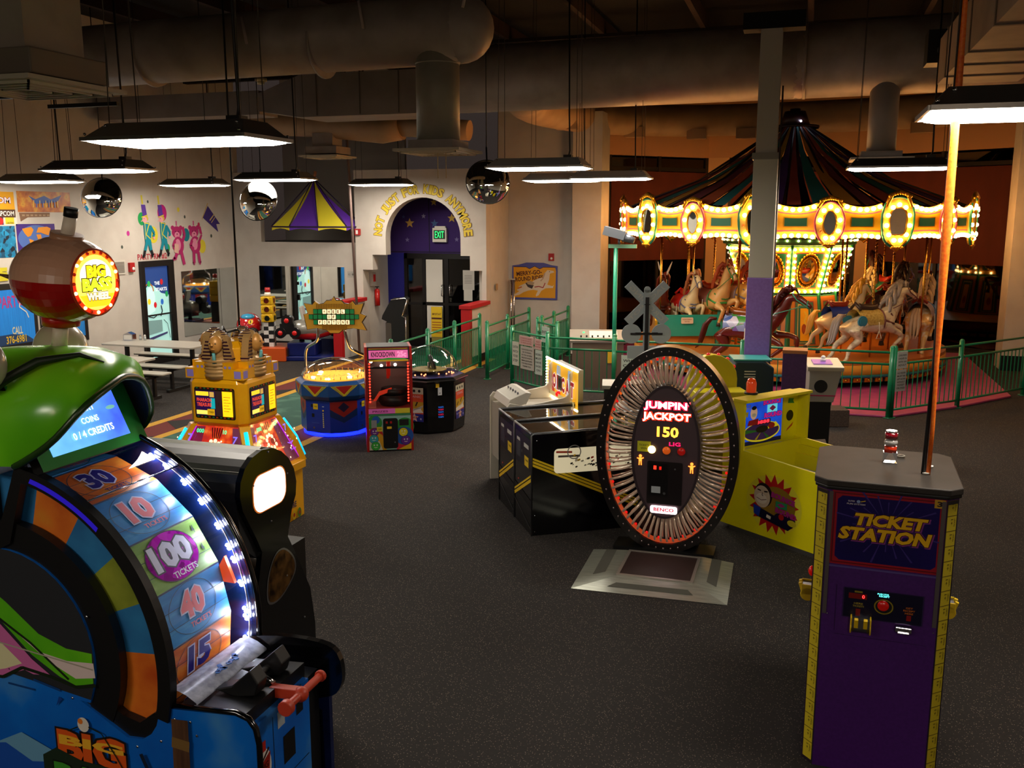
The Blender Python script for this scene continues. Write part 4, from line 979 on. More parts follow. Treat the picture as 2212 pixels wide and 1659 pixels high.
def quad(nm, neck, front, hind):
    ch = [[('p', (-0.40, 0, 0.02), (0.15, 0.16)), ('m', (-0.15, 0, -0.02), (0.165, 0.17)), ('c', (0.18, 0, 0.0), (0.16, 0.18))] + neck]
    for s in (1, -1):
        f = front[0 if s > 0 else 1]; h = hind[0 if s > 0 else 1]
        ch.append(['c'] + [('f%d%d' % (s, i), (x, s * y, z), r) for i, (x, y, z, r) in enumerate(f)])
        ch.append(['p'] + [('h%d%d' % (s, i), (x, s * y, z), r) for i, (x, y, z, r) in enumerate(h)])
    return skinned(ch, nm)
neckA = [('n0', (0.36, 0, 0.13), (0.1, 0.13)), ('n1', (0.48, 0, 0.32), (0.075, 0.1)), ('n2', (0.56, 0, 0.47), (0.06, 0.075)), ('h1', (0.66, 0, 0.47), (0.055, 0.07)), ('h2', (0.78, 0, 0.39), (0.04, 0.05)), ('h3', (0.88, 0, 0.32), (0.036, 0.036))]
fA = [[(0.3, 0.11, -0.1, 0.08), (0.56, 0.11, -0.1, 0.045), (0.68, 0.11, -0.14, 0.04), (0.66, 0.11, -0.36, 0.028), (0.69, 0.11, -0.43, 0.035)], [(0.26, 0.11, -0.12, 0.08), (0.46, 0.11, -0.2, 0.045), (0.52, 0.11, -0.27, 0.04), (0.36, 0.11, -0.4, 0.028), (0.33, 0.11, -0.46, 0.035)]]
hA = [[(-0.42, 0.11, -0.12, 0.12), (-0.36, 0.12, -0.26, 0.075), (-0.58, 0.12, -0.38, 0.045), (-0.62, 0.12, -0.52, 0.03), (-0.72, 0.12, -0.6, 0.038)], [(-0.42, 0.11, -0.12, 0.12), (-0.30, 0.12, -0.28, 0.075), (-0.5, 0.12, -0.42, 0.045), (-0.52, 0.12, -0.56, 0.03), (-0.6, 0.12, -0.65, 0.038)]]
neckB = [('n0', (0.33, 0, 0.18), (0.1, 0.13)), ('n1', (0.38, 0, 0.38), (0.08, 0.1)), ('n2', (0.44, 0, 0.56), (0.06, 0.075)), ('h1', (0.52, 0, 0.56), (0.055, 0.07)), ('h2', (0.6, 0, 0.45), (0.04, 0.05)), ('h3', (0.66, 0, 0.36), (0.036, 0.036))]
fB = [[(0.3, 0.11, -0.06, 0.08), (0.52, 0.11, 0.02, 0.045), (0.6, 0.11, 0.0, 0.04), (0.5, 0.11, -0.2, 0.028), (0.52, 0.11, -0.28, 0.035)], [(0.28, 0.11, -0.1, 0.08), (0.44, 0.11, -0.12, 0.045), (0.5, 0.11, -0.16, 0.04), (0.38, 0.11, -0.34, 0.028), (0.36, 0.11, -0.4, 0.035)]]
HA = quad('horse_body', neckA, fA, hA); HB = quad('horse_body_rear', neckB, fB, hA)
ears = lambda b, p: [b.cyl((p[0], y, p[2]), (p[0] - 0.01, y * 1.3, p[2] + 0.1), 0.025, 0.004, n=6) for y in (0.035, -0.035)]
def setm(me, m):
    q = me.copy(); q.materials.clear(); q.materials.append(m)
    return q
def horse(label, ang, R, z, coat, mane, saddle, blanket, strap, pose='A', jewel=None, cat='carousel horse', name='carousel_horse', poletop=2.9, scale=1.12, antler=None):
    a = math.radians(ang); x, y = CX + R * math.cos(a), CY + R * math.sin(a)
    t = T(name, label, cat, (x, y, PZ + 0.012), a + PI / 2, 'carousel mounts')
    zz = z - PZ - 0.012
    S_ = Matrix.Scale(scale, 4)
    def add(b, nm, m, lb=None):
        b.bm.transform(Matrix.Translation((0, 0, zz)) @ S_); return b.obj(nm, m, t, label=lb)
    me = setm(HA if pose == 'A' else HB, coat); me.transform(Matrix.Translation((0, 0, zz)) @ S_)
    o = bpy.data.objects.new('body', me); COL.objects.link(o); o.parent = t; KIDS.setdefault(t.name, []).append(o)
    nk = [Vector((0.3, 0, 0.3)), Vector((0.38, 0, 0.42)), Vector((0.46, 0, 0.54)), Vector((0.56, 0, 0.6))] if pose == 'A' else [Vector((0.2, 0, 0.36)), Vector((0.27, 0, 0.48)), Vector((0.33, 0, 0.6)), Vector((0.44, 0, 0.68))]
    b = B(); rnd = random.Random(ang)
    for i in range(13):
        u = i / 12 * 2.999; k = int(u); p = nk[k].lerp(nk[k + 1], u - k); s_ = -1 if i % 2 else 1
        if i % 4 == 3: s_ = 0.2
        b.tube([p + Vector((0.05, 0, -0.02)), p + Vector((-0.02, 0.05 * s_, 0.02)), p + Vector((-0.07, 0.1 * s_, -0.06)), p + Vector((-0.08 + rnd.uniform(-.03, .03), 0.11 * s_, -0.17)), p + Vector((-0.13, 0.1 * s_, -0.22))], [0.03, 0.036, 0.034, 0.026, 0.006], 6)
    p = nk[3]; b.tube([p, p + Vector((0.08, 0, -0.01)), p + Vector((0.13, 0.02, -0.1))], [0.03, 0.025, 0.006], 6)
    add(b, 'mane', mane)
    b = B(); dz = 0
    for s_ in (-1, 0, 1):
        b.tube([(-0.52, 0.01 * s_, 0.1), (-0.6, 0.03 * s_, 0.1), (-0.68, 0.05 * s_, 0.0), (-0.72, 0.06 * s_, -0.15), (-0.76, 0.05 * s_, -0.3), (-0.82, 0.03 * s_, -0.36)], [0.022, 0.032, 0.036, 0.032, 0.02, 0.005], 7)
    add(b, 'tail', mane)
    hd = Vector((0.58, 0, 0.54)) if pose == 'A' else Vector((0.46, 0, 0.63))
    b = B(); ears(b, hd); add(b, 'ear', coat)
    ey = Vector((0.68, 0, 0.49)) if pose == 'A' else Vector((0.54, 0, 0.56))
    for s_ in (-1, 1): add(B().sph(ey + Vector((0, 0.05 * s_, 0)), 0.014, 8, 6), 'eye', BLACK)
    legs = (fA if pose == 'A' else fB)
    for s_, q in ((1, legs[0]), (-1, legs[1]), (1, hA[0]), (-1, hA[1])):
        e = q[-1]; add(B().cyl((e[0], s_ * e[1], e[2] + 0.03), (e[0] + 0.01, s_ * e[1], e[2] - 0.045), 0.032, 0.046, n=10), 'hoof', M('#3a2c24', 0.4))
    # blanket + saddle
    def shell(x0, x1, r, a0, a1, dz=0.0):
        b = B(); rings = []
        for i in range(5):
            xx = x0 + (x1 - x0) * i / 4
            rings.append([b.bm.verts.new((xx, r * math.cos(a0 + (a1 - a0) * j / 12), -0.0 + dz + r * 1.02 * math.sin(a0 + (a1 - a0) * j / 12))) for j in range(13)])
        b.skin(rings, False, True, False)
        return b
    bk = shell(-0.36, 0.12, 0.188, -0.25, PI + 0.25); add(bk, 'blanket', blanket)
    b = B().tube([(-0.3, 0, 0.27), (-0.22, 0, 0.215), (-0.05, 0, 0.2), (0.04, 0, 0.215), (0.1, 0, 0.28)], [0.035, 0.06, 0.075, 0.06, 0.03], 10)
    b.tube([(-0.32, -0.12, 0.19), (-0.34, 0, 0.29), (-0.32, 0.12, 0.19)], 0.025, 6)
    b.bm.transform(Matrix.Identity(4)); add(b, 'saddle', saddle)
    b = B()
    for xx in (0.1,):
        b.tube([(xx, 0.192 * math.cos(j * PI / 8), -0.005 + 0.2 * math.sin(j * PI / 8)) for j in range(17)], 0.014, 5)
    b.tube([(0.12, -0.17, 0.02), (0.3, -0.15, -0.04), (0.375, 0, -0.04), (0.3, 0.15, -0.04), (0.12, 0.17, 0.02)], 0.02, 6)
    b.tube([(0.25, -0.14, 0.12), (0.34, -0.1, 0.04), (0.4, 0, 0.02), (0.34, 0.1, 0.04), (0.25, 0.14, 0.12)], 0.013, 6)
    add(b, 'breast_strap', strap)
    b = B()
    if pose == 'A': f1, f2, f3 = (0.64, 0.47), (0.79, 0.38), (0.85, 0.34)
    else: f1, f2, f3 = (0.5, 0.56), (0.6, 0.44), (0.64, 0.39)
    for s_ in (-1, 1): b.tube([(f1[0] - 0.03, 0.062 * s_, f1[1] + 0.05), (f1[0] + 0.03, 0.062 * s_, f1[1] - 0.03), (f2[0] + 0.02, 0.05 * s_, f2[1] - 0.03), (f3[0], 0.045 * s_, f3[1] - 0.02)], 0.009, 5); b.tube([(f2[0], 0.05 * s_, f2[1] - 0.02), (0.3, 0.12 * s_, 0.2)], 0.006, 5)
    b.tube([(f2[0] + 0.03, 0.048 * math.cos(j * PI / 6), f2[1] - 0.01 + 0.055 * math.sin(j * PI / 6)) for j in range(13)], 0.009, 5)
    add(b, 'bridle', strap)
    if jewel:
        for s_ in (-1, 1): add(B().cyl((-0.33, s_ * 0.17, 0.02), (-0.33, s_ * 0.2, 0.02), 0.085, n=18).cyl((-0.33, s_ * 0.2, 0.02), (-0.33, s_ * 0.21, 0.02), 0.06, n=14), 'medallion', jewel)
    if antler:
        b = B()
        for s_ in (-1, 1): b.tube([(0.47, 0.04 * s_, 0.66), (0.44, 0.1 * s_, 0.8), (0.5, 0.14 * s_, 0.92)], [0.022, 0.018, 0.006], 7)
        add(b, 'horn', antler)
    b = B()
    for s_ in (-1, 1): b.tube([(-0.02, 0.2 * s_, 0.0), (-0.02, 0.21 * s_, -0.14), (0.03, 0.21 * s_, -0.26), (-0.07, 0.21 * s_, -0.26), (-0.02, 0.21 * s_, -0.14)], 0.007, 5)
    add(b, 'stirrup', M('#d8d0b8', 0.35))
    b = B().cyl((0, 0, 0.0), (0, 0, poletop - PZ - 0.012), 0.016, n=10)
    hel = [(0.02 * math.cos(k * 0.9), 0.02 * math.sin(k * 0.9), zz + 0.25 + k * (poletop - z - 0.25) / 150) for k in range(151)]
    b.tube(hel, 0.006, 4); b.obj('pole', BRASS, t)
    return t
hc = lambda c, n_=None: M(c, 0.25, coat=0.4, noise=(9, n_, 0.5, 0.62) if n_ else None)
horse('white dappled carousel horse with grey mane and teal medallion, nearest in front', 306, 2.62, 1.17, hc('#dccfae', '#b8a284'), M('#8a8078', 0.4), M('#3a2a26', 0.3), M('#c9b060', 0.5, noise=(30, '#a88a3c')), M('#6a3c34', 0.4), jewel=M('#2f7f96', 0.4))
horse('cream carousel horse with golden mane and blue saddle cloth behind the white one', 303, 1.95, 1.2, hc('#dcc496'), M('#dca02c', 0.35), M('#8a2a1c', 0.3), M('#1c3a8a', 0.4), M('#4a8a3c', 0.4), 'B', scale=0.95)
horse('palomino carousel horse with pale mane rearing behind the orange-saddled horse', 336, 1.6, 1.36, hc('#d8b070'), M('#e0cc94', 0.35), M('#6a3018', 0.3), M('#5a1c14', 0.4), M('#2f7f60', 0.4), 'B', scale=0.95)
horse('dark brown carousel horse with cream muzzle and orange saddle cloth', 334, 2.15, 1.45, hc('#6a3c20', '#caa468'), M('#2a1a16', 0.35), M('#8a2a10', 0.3), M('#c9501c', 0.4), M('#7a6a9a', 0.4))
horse('tan and white carousel horse seen from behind by the right pole cluster', 346, 2.6, 1.2, hc('#dcae6c', '#e8dcc0'), M('#b89a78', 0.35), M('#8a3020', 0.3), M('#a89ab0', 0.4), M('#3a6a9a', 0.4))
horse('red-brown carousel horse with blue, pink and green armour cloth by the pillar', 258, 2.62, 1.03, hc('#5c1f14'), M('#4a1a12', 0.35), M('#7a4018', 0.2), ramp_mat('armour', 7, [(0.2, '#1c5a9a'), (0.42, '#c8c4d8'), (0.5, '#2a5aa0'), (0.62, '#b05a8a'), (0.75, '#3a8a3c')], kind='cells', rough=0.3), M('#3a9a80', 0.4), scale=1.22)
horse('pale cream carousel horse with grey breast strap leading the left group', 209, 2.15, 1.28, hc('#dcc08c'), M('#a8643c', 0.35), M('#c01c14', 0.3), M('#b01c14', 0.4), M('#66687c', 0.4), 'B', scale=1.0)
horse('tan carousel horse with green bridle in the middle of the left group', 219, 1.75, 1.40, hc('#dca864'), M('#b0502c', 0.35), M('#8a2a10', 0.3), M('#8a5a50', 0.4), M('#3a8a3c', 0.4), 'B')
horse('golden carousel horse with russet mane beside the drum panels', 232, 1.45, 1.50, hc('#e0a448'), M('#b8502c', 0.35), M('#8a2a10', 0.3), M('#8a6a50', 0.4), M('#7a6a70', 0.4), 'B')
horse('dark brown horned carousel animal beyond the green chariot bench', 196, 2.55, 1.2, hc('#5a2412'), M('#6a2a16', 0.35), M('#a81c10', 0.3), M('#a01810', 0.4), M('#3a1a12', 0.4), 'B', antler=M('#e0d0b8', 0.4), scale=1.0, name='carousel_deer', cat='carousel animal')
horse('brown carousel horse on the far side behind the brass poles', 20, 2.0, 1.5, hc('#8a4a20'), M('#3a1a10', 0.35), M('#a02818', 0.3), M('#206a50', 0.4), M('#2f9a80', 0.4), 'B')
# chariot bench
t = T('chariot_bench', 'teal carousel chariot bench with gilt scroll ends', 'bench', (CX + 2.4 * math.cos(math.radians(221)), CY + 2.4 * math.sin(math.radians(221)), PZ + 0.012), math.radians(22), 'carousel seats')
tl = M('#2a9a80', 0.35, coat=0.3)
BX(-0.62, 0.62, 0.1, 0.5, 0.2, 0.26).obj('seat', tl, t, bevel=0.01); B().cbox((0, -0.02, 0.40), (1.24, 0.04, 0.42), rx=0.12).obj('backrest', tl, t)
for s_ in (-1, 1): B().prism(smoothpts([(-0.15, 0.02), (-0.2, 0.4), (-0.12, 0.72), (0.0, 0.66), (0.05, 0.42), (0.4, 0.34), (0.6, 0.4), (0.64, 0.25), (0.5, 0.02)], 3, True), 0.05, (s_ * 0.64 - 0.025, 0, 0), (0, 1, 0), (0, 0, 1), (1, 0, 0)).obj('side_panel', M('#3a8a6c', 0.35) if s_ > 0 else GOLD, t)
b = B(); b.frame((0, -0.068, 0.50), (1, 0, 0), (0, 0.12, 1), 0.002); b.rrect(-0.12, 0.12, -0.06, 0.06, 0.02, M('#d8b890', 0.5)); b.text('PLEASE REMAIN', 0, 0.02, 0.18, 0.02, M('#8a3a20', 0.5)); b.text('SEATED', 0, -0.02, 0.1, 0.02, M('#8a3a20', 0.5)); b.obj('notice_plate', None, t)
BX(-0.6, 0.6, 0.05, 0.45, 0.0, 0.19).obj('plinth', wood, t)
# brass sweep poles without a mount
for i, (ang, R) in enumerate(((211, 2.75), (218, 2.2), (240, 1.7), (330, 2.8), (350, 2.2), (312, 1.5), (160, 2.2), (5, 2.7))):
    a = math.radians(ang); x, y = CX + R * math.cos(a), CY + R * math.sin(a)
    tag(B().cyl((x, y, PZ + 0.012), (x, y, 2.88), 0.018, n=8).obj('brass_pole', BRASS), 'slim brass pole without a mount standing on the carousel deck', 'pole', 'bare brass poles on the carousel')

# ================================================================== GREEN RAILINGS
def fence(label, pts, gate=False, pick=0.11, h=1.07, base=True, z0=0.0):
    t = T('railing', label, 'railing', (pts[0][0], pts[0][1], z0))
    o = Vector((pts[0][0], pts[0][1], 0))
    for i, p in enumerate(pts):
        q = Vector((p[0], p[1], 0)) - o
        B().cyl(q, q + Vector((0, 0, h)), 0.038, n=12).sph(q + Vector((0, 0, h)), 0.038, 12, 6).cyl(q, q + Vector((0, 0, 0.012)), 0.075, n=12).obj('post', GREEN, t)
    for a, c in zip(pts, pts[1:]):
        a = Vector((a[0], a[1], 0)) - o; c = Vector((c[0], c[1], 0)) - o; d = c - a; L = d.length; d.normalize()
        r = B()
        for z in (h - 0.07, h - 0.25, 0.12):
            r.cyl(a + Vector((0, 0, z)), c + Vector((0, 0, z)), 0.019, n=8)
        pn = r.obj('rail_panel', GREEN, t)
        n = max(1, int(L / pick)); bb = B()
        for k in range(1, n):
            q = a + d * (L * k / n); bb.box(q.x - 0.007, q.x + 0.007, q.y - 0.007, q.y + 0.007, 0.12, h - 0.25)
        bb.obj('pickets', GREEN, pn)
    return t
fence('green railing running from the red-capped half wall along the ramp', [(-6.2, 13.3), (-6.2, 14.8), (-6.2, 16.1), (-6.2, 17.5)], pick=0.085)
fence('short green railing nearest the merry-go-round picture wall', [(-5.61, 16.25), (-5.61, 17.5), (-5.61, 19.0)], pick=0.085)
fr1 = fence('green railing corner carrying the ride rule signs, before the carousel', [(-4.94, 15.68), (-4.1, 15.0), (-2.95, 15.0)], pick=0.12)
fence('green railing along the front of the carousel as far as the hanging rule sign', [(-2.95, 14.95), (-0.9, 14.9), (1.29, 14.84)], pick=0.13)
fence('green railing turning back beside the pink floor', [(1.33, 14.88), (2.4, 16.0), (3.63, 17.5), (5.2, 19.2)], pick=0.11)
fence('green queue railing furthest back by the pilaster', [(-4.9, 17.2), (-4.35, 16.6)], pick=0.1)
fence('green sloped queue railing against the bay column', [(-4.9, 17.5), (-4.9, 18.4), (-4.9, 19.6)], pick=0.085)
# tall lamp post with cross bar
t = T('tall_post', 'tall slim green post with a cross bar and a grey spotlight on top', 'post', (-2.98, 15.08, 0))
B().cyl((0, 0, 0), (0, 0, 2.5), 0.035, n=12).obj('pole', M('#1d8a68', 0.4), t); BX(-0.12, 0.34, -0.03, 0.03, 2.5, 2.56).obj('cross_bar', M('#7ab08a', 0.4), t)
B().cyl((0.05, 0, 2.56), (0.05, 0, 2.64), 0.02).cbox((-0.02, 0, 2.74), (0.36, 0.18, 0.14), ry=0.25).cyl((0.12, 0, 2.68), (0.3, 0, 2.62), 0.08, 0.05, n=12).obj('spotlight', M('#7a8088', 0.35, 0.6), t)
# rule signs on the railing
def board(name, label, pts_frame, w_, h_, col, lines, tcol, cat='sign', group=None, head=None, hcol=None, back=0.012):
    o, u, v = pts_frame
    t = T(name, label, cat, tuple(o), 0, group)
    u = Vector(u).normalized(); v = Vector(v).normalized(); n = u.cross(v)
    B().prism([(-w_ / 2, -h_ / 2), (w_ / 2, -h_ / 2), (w_ / 2, h_ / 2), (-w_ / 2, h_ / 2)], -back, (0, 0, 0), u, v, n).obj('plate', M(col, 0.55), t)
    b = B(); b.frame((0, 0, 0), u, v, 0.001)
    k = len(lines)
    for i, s in enumerate(lines):
        hh = h_ / (k + 1.2); y = h_ / 2 - hh * (i + 1.1)
        b.text(s, 0, y, w_ * 0.82 * min(1, 0.35 + len(s) / max(len(q) for q in lines)), hh * 0.55, tcol if not isinstance(tcol, list) else tcol[i])
    b.obj('lettering', None, t)
    return t
dkt = M('#2a2622', 0.6); rdt = M('#a02a2a', 0.6)
ua = Vector((0.78, -0.63, 0)).normalized(); na = Vector((-ua.y * -1, ua.x * -1, 0)); 
def onfence(a, c, s, z, out=0.045):
    a = Vector((*a, 0)); c = Vector((*c, 0)); d = (c - a).normalized(); n = Vector((d.y, -d.x, 0))
    return a + d * s + n * out + Vector((0, 0, z)), d, (0, 0, 1)
A_, C_ = (-4.94, 15.68), (-4.1, 15.0)
board('rule_sign', 'pink-lettered warning sign at the top of the railing corner', onfence(A_, C_, 0.5, 0.88), 0.42, 0.16, '#c9a098', ['ATTENTION RIDERS', 'YOU MUST BE THIS TALL', 'TO RIDE ALONE'], rdt)
board('rule_sign', 'largest grey-framed rule sign on the railing corner', onfence(A_, C_, 0.53, 0.58), 0.4, 0.4, '#b5aca0', ['RULES AND REGULATIONS', 'NO RUNNING', 'NO FOOD OR DRINK', 'HOLD ON TO THE POLE', 'REMAIN SEATED UNTIL', 'THE RIDE STOPS', 'THANK YOU'], dkt)
board('rule_sign', 'narrow cream rule sign at the outer end of the railing corner', onfence(A_, C_, 0.17, 0.62), 0.2, 0.42, '#c4c2b0', ['CAUTION', 'WATCH', 'YOUR', 'STEP'], dkt)
board('rule_sign', 'small pink-lettered sign next to the railing corner post', onfence(A_, C_, 0.86, 0.86), 0.18, 0.18, '#c9a098', ['NO', 'FLASH', 'PHOTOS'], rdt)
board('rule_sign', 'narrow white rule sign next to the railing corner post', onfence(A_, C_, 0.88, 0.55), 0.2, 0.42, '#bcc4b8', ['RIDERS', 'MUST', 'HAVE', 'SHOES', 'ON'], dkt)
board('rule_sign', 'white WHEELCHAIR ACCESS sign beside the railroad crossing sign', onfence((-2.95, 14.95), (-0.9, 14.9), 0.3, 0.6), 0.34, 0.34, '#b8c4b4', ['WHEEL', 'CHAIR', 'ACCESS'], dkt)
board('rule_sign', 'framed white sign on the far queue railing', onfence((-4.9, 17.2), (-4.35, 16.6), 0.4, 0.8), 0.3, 0.3, '#a8b4a8', ['ENTER', 'HERE'], dkt)
board('rule_sign', 'upper grey sign hanging by the post on the carousel railing', onfence((1.33, 14.88), (2.4, 16.0), 0.12, 0.88), 0.22, 0.26, '#a8a8a0', ['CHILDREN', 'UNDER 36', 'WITH AN', 'ADULT'], dkt)
board('rule_sign', 'lower grey sign hanging by the post on the carousel railing', onfence((1.33, 14.88), (2.4, 16.0), 0.12, 0.57), 0.22, 0.33, '#9c9c96', ['NO RIDER', 'MUST BE', 'LEFT ALONE', 'WITHOUT', 'TICKET', 'OR PASS'], dkt)
# ticket desk behind the railing
t = T('control_desk', 'slanted white-topped ride control desk inside the queue railing', 'desk', (-3.5, 16.2, 0), 0.25)
BX(-0.45, 0.45, -0.22, 0.22, 0, 0.82).obj('cabinet', M('#5a4a3c', 0.6), t); B().cbox((0, 0, 0.9), (1.0, 0.5, 0.04), rx=0.3).obj('desk_top', M('#8f8a80', 0.5), t)
b = B()
for i in range(6): b.cyl((-0.3 + i * 0.1, -0.12 + 0.03 * (i % 2), 0.895), (-0.3 + i * 0.1, -0.12 + 0.03 * (i % 2), 0.93), 0.015, n=8)
b.obj('button', M('#20302a', 0.5), t); B().sph((-0.25, 0.1, 0.95), 0.02, 8, 5).obj('pilot_light', E('#20ff60', 4), t)
B().cbox((0.1, 0.02, 0.93), (0.5, 0.3, 0.006), rx=0.3).obj('paper_sheet', M('#d8d4c8', 0.6), t); B().cbox((0.25, -0.225, 0.55), (0.16, 0.01, 0.2)).obj('label_plate', M('#c9a020', 0.5), t)

# ================================================================== FISH-HOODED WHEEL GAME
WX, WZ = -3.44, 1.03
bw = T('wheel_game', 'tall blue ticket wheel game with green fish hood and bobber sign, nearest at the left', 'arcade game', (-3.1, 3.5, 0))
sideblue = ramp_mat('side_blue', 2.2, [(0.3, '#0c4fa8'), (0.55, '#0f62bc'), (0.75, '#4c86b4')], rough=0.35)
def arc(cx, cz, r, a0, a1, n): return [(cx + r * math.cos(math.radians(a0 + (a1 - a0) * i / n)), cz + r * math.sin(math.radians(a0 + (a1 - a0) * i / n))) for i in range(n + 1)]
xz = dict(u=(1, 0, 0), v=(0, 0, 1), n=(0, 1, 0))
# near side panel below and behind the wheel opening
pts = [(-4.25, 0), (-2.13, 0), (-2.13, 0.78), (-2.145, 0.84), (-2.17, 0.88), (-2.22, 0.9), (-2.56, 0.878), (-2.60, 0.865), (-2.625, 0.83), (-2.64, 0.78), (-2.67, 0.735), (-2.72, 0.70), (-2.80, 0.695), (-3.05, 0.835)]
pts += arc(WX, WZ, 0.49, -24, 90, 12) + [(-3.46, 1.9), (-3.6, 2.1), (-4.25, 2.1)]
b = B().mat(sideblue).prism(pts, 0.025, (0, 3.135, 0), **xz)
b.frame((0, 3.134, 0), (1, 0, 0), (0, 0, 1), 0.001, 0.0007)
gr = ramp_mat('fish_green', 3, [(0.3, '#3f9418'), (0.7, '#62b41e')], rough=0.35); dkg = M('#12200c', 0.5); pkw = M('#c9b8b4', 0.4); pnk = M('#b85f96', 0.4)
b.poly(arc(WX, WZ, 0.489, -22, 90, 14) + [(-3.5, 1.5), (-3.75, 1.4), (-4.2, 1.5), (-4.2, 0.9), (-3.6, 0.93)], M('#24262a', 0.5))
g1 = [(-4.2, 1.75), (-3.9, 1.6), (-3.6, 1.38), (-3.42, 1.26), (-3.25, 1.13), (-3.1, 1.08), (-2.96, 1.075), (-2.965, 0.93), (-3.06, 0.905), (-3.15, 0.935), (-3.3, 1.02), (-3.5, 1.2), (-3.9, 1.42), (-4.2, 1.5)]
b.poly(g1, gr); b.poly([(-3.4, 1.13), (-3.24, 1.04), (-3.1, 1.02), (-2.955, 1.03), (-2.95, 0.96), (-3.06, 0.94), (-3.2, 1.0), (-3.35, 1.1)], pkw)
b.line([(-4.2, 1.6), (-3.6, 1.25), (-3.3, 1.08), (-3.1, 0.93)], 0.012, dkg)
b.poly([(-4.2, 1.45), (-3.8, 1.35), (-3.5, 1.18), (-3.3, 1.0), (-3.2, 0.935), (-3.3, 0.925), (-3.35, 0.94), (-3.5, 0.88), (-3.7, 0.87), (-4.2, 1.0)], pnk); b.poly([(-4.2, 1.38), (-3.8, 1.28), (-3.55, 1.12), (-3.36, 0.97), (-3.46, 0.93), (-3.6, 0.89), (-4.2, 1.05)], M('#c9c49a', 0.4))
b.line([(-4.2, 1.05), (-3.6, 0.885), (-3.48, 0.885), (-3.36, 0.95), (-3.2, 0.93), (-3.06, 0.9), (-2.95, 0.925)], 0.016, dkg); b.line([(-4.2, 1.16), (-3.5, 1.06), (-2.96, 1.0)], 0.007, M('#9a9484', 0.4))
b.line([(-3.3, 0.9), (-3.15, 0.87)], 0.012, M('#123a70', 0.4)); b.line([(-3.45, 0.86), (-3.3, 0.85)], 0.01, M('#123a70', 0.4)); b.poly([(-3.16, 0.84), (-3.14, 0.83), (-3.18, 0.79)], M('#123a80', 0.4))
b.poly([(-4.2, 0.45), (-3.9, 0.62), (-3.6, 0.52), (-3.4, 0.62), (-3.2, 0.55), (-3.05, 0.6), (-3.1, 0.3), (-4.2, 0.2)], M('#5e8fb0', 0.4)); b.poly([(-4.2, 0.4), (-3.5, 0.55), (-3.35, 0.48), (-3.1, 0.52), (-3.1, 0.3), (-4.2, 0.2)], M('#1c4aa0', 0.4))
# BIG lettering with the little bobber
b.otext('BIG', -3.0, 0.60, 0.38, 0.16, M('#c9501c', 0.4), M('#1a100c', 0.5), bold=0.05, ob=0.1, rot=0.0); b.text('BIG', -3.0, 0.628, 0.36, 0.05, M('#d8a02c', 0.4), bold=0.05)
b.poly([(-3.28, 0.53), (-3.2, 0.58), (-3.06, 0.54), (-2.86, 0.53), (-2.75, 0.54), (-2.75, 0.3), (-3.28, 0.3)], M('#1a2a1c', 0.5)); b.otext('BASS', -3.0, 0.45, 0.44, 0.12, M('#3a8a2c', 0.4), M('#101810', 0.5), bold=0.05, ob=0.1)
b.disc(-3.03, 0.725, 0.032, M('#c8c2b8', 0.4), ry=0.036); b.disc(-3.045, 0.74, 0.014, M('#c9702c', 0.4)); b.line([(-3.06, 0.71), (-3.12, 0.68)], 0.006, dkg); b.line([(-3.0, 0.72), (-2.93, 0.7), (-2.86, 0.6), (-2.8, 0.5)], 0.006, dkg)
b.poly([(-2.545, 0.84), (-2.46, 0.845), (-2.47, 0.0), (-2.56, 0.0)], ramp_mat('stump', 9, [(0.3, '#3a2416'), (0.7, '#5a3c24')], rough=0.6, vec=(4, 1, 0.4))); b.line([(-2.55, 0.73), (-2.46, 0.72)], 0.05, M('#6a5028', 0.6))
b.line([(-2.72, 0.64), (-2.68, 0.55)], 0.02, M('#0c1c30', 0.5))
b.obj('side_panel', None, bw, world=True, label='blue side panel with fish art and BIG lettering')
b = B()
for x, z in ((-3.44, 0.93), (-3.33, 0.94), (-3.24, 0.94), (-3.1, 0.905), (-3.09, 0.84), (-2.6, 0.83), (-2.575, 0.86), (-2.54, 0.83), (-2.52, 0.72), (-2.46, 0.83), (-2.43, 0.77), (-2.62, 0.71), (-2.97, 1.25), (-2.75, 0.66)):
    b.sph((x, 3.133, z), (0.007, 0.004, 0.007), 8, 4)
b.obj('rivet', CHROME, bw, world=True)
# black window frame: outer arc, inner arc and shoe
fr = B().mat(BLACK)
def band(r0, r1, a0, a1, y0, y1, n=30, bb=None):
    o_ = arc(WX, WZ, r0, a0, a1, n); q_ = arc(WX, WZ, r1, a0, a1, n)
    vs = [[bb.bm.verts.new((o[0], y0, o[1])), bb.bm.verts.new((q[0], y0, q[1])), bb.bm.verts.new((q[0], y1, q[1])), bb.bm.verts.new((o[0], y1, o[1]))] for o, q in zip(o_, q_)]
    bb.skin(vs, True, False)
band(0.835, 0.9, -14, 78, 3.12, 3.165, bb=fr); band(0.49, 0.62, -27, 95, 3.145, 3.19, bb=fr)
fr.prism([(-2.625, 0.83), (-2.64, 0.78), (-2.67, 0.735), (-2.72, 0.70), (-2.80, 0.695), (-3.05, 0.835), (-2.95, 0.87), (-2.83, 0.79), (-2.74, 0.77), (-2.66, 0.83)], 0.04, (0, 3.15, 0), **xz)
fr.prism([(-3.46, 1.5), (-3.29, 1.92), (-3.24, 1.92), (-3.36, 1.55)], 0.04, (0, 3.13, 0), **xz)
fr.box(-3.32, -3.24, 3.15, 3.76, 1.89, 1.935)
fr.obj('window_frame', None, bw, world=True)
b = B(); b.lay = 1
o_ = arc(WX, WZ, 0.872, 48, 74, 10)
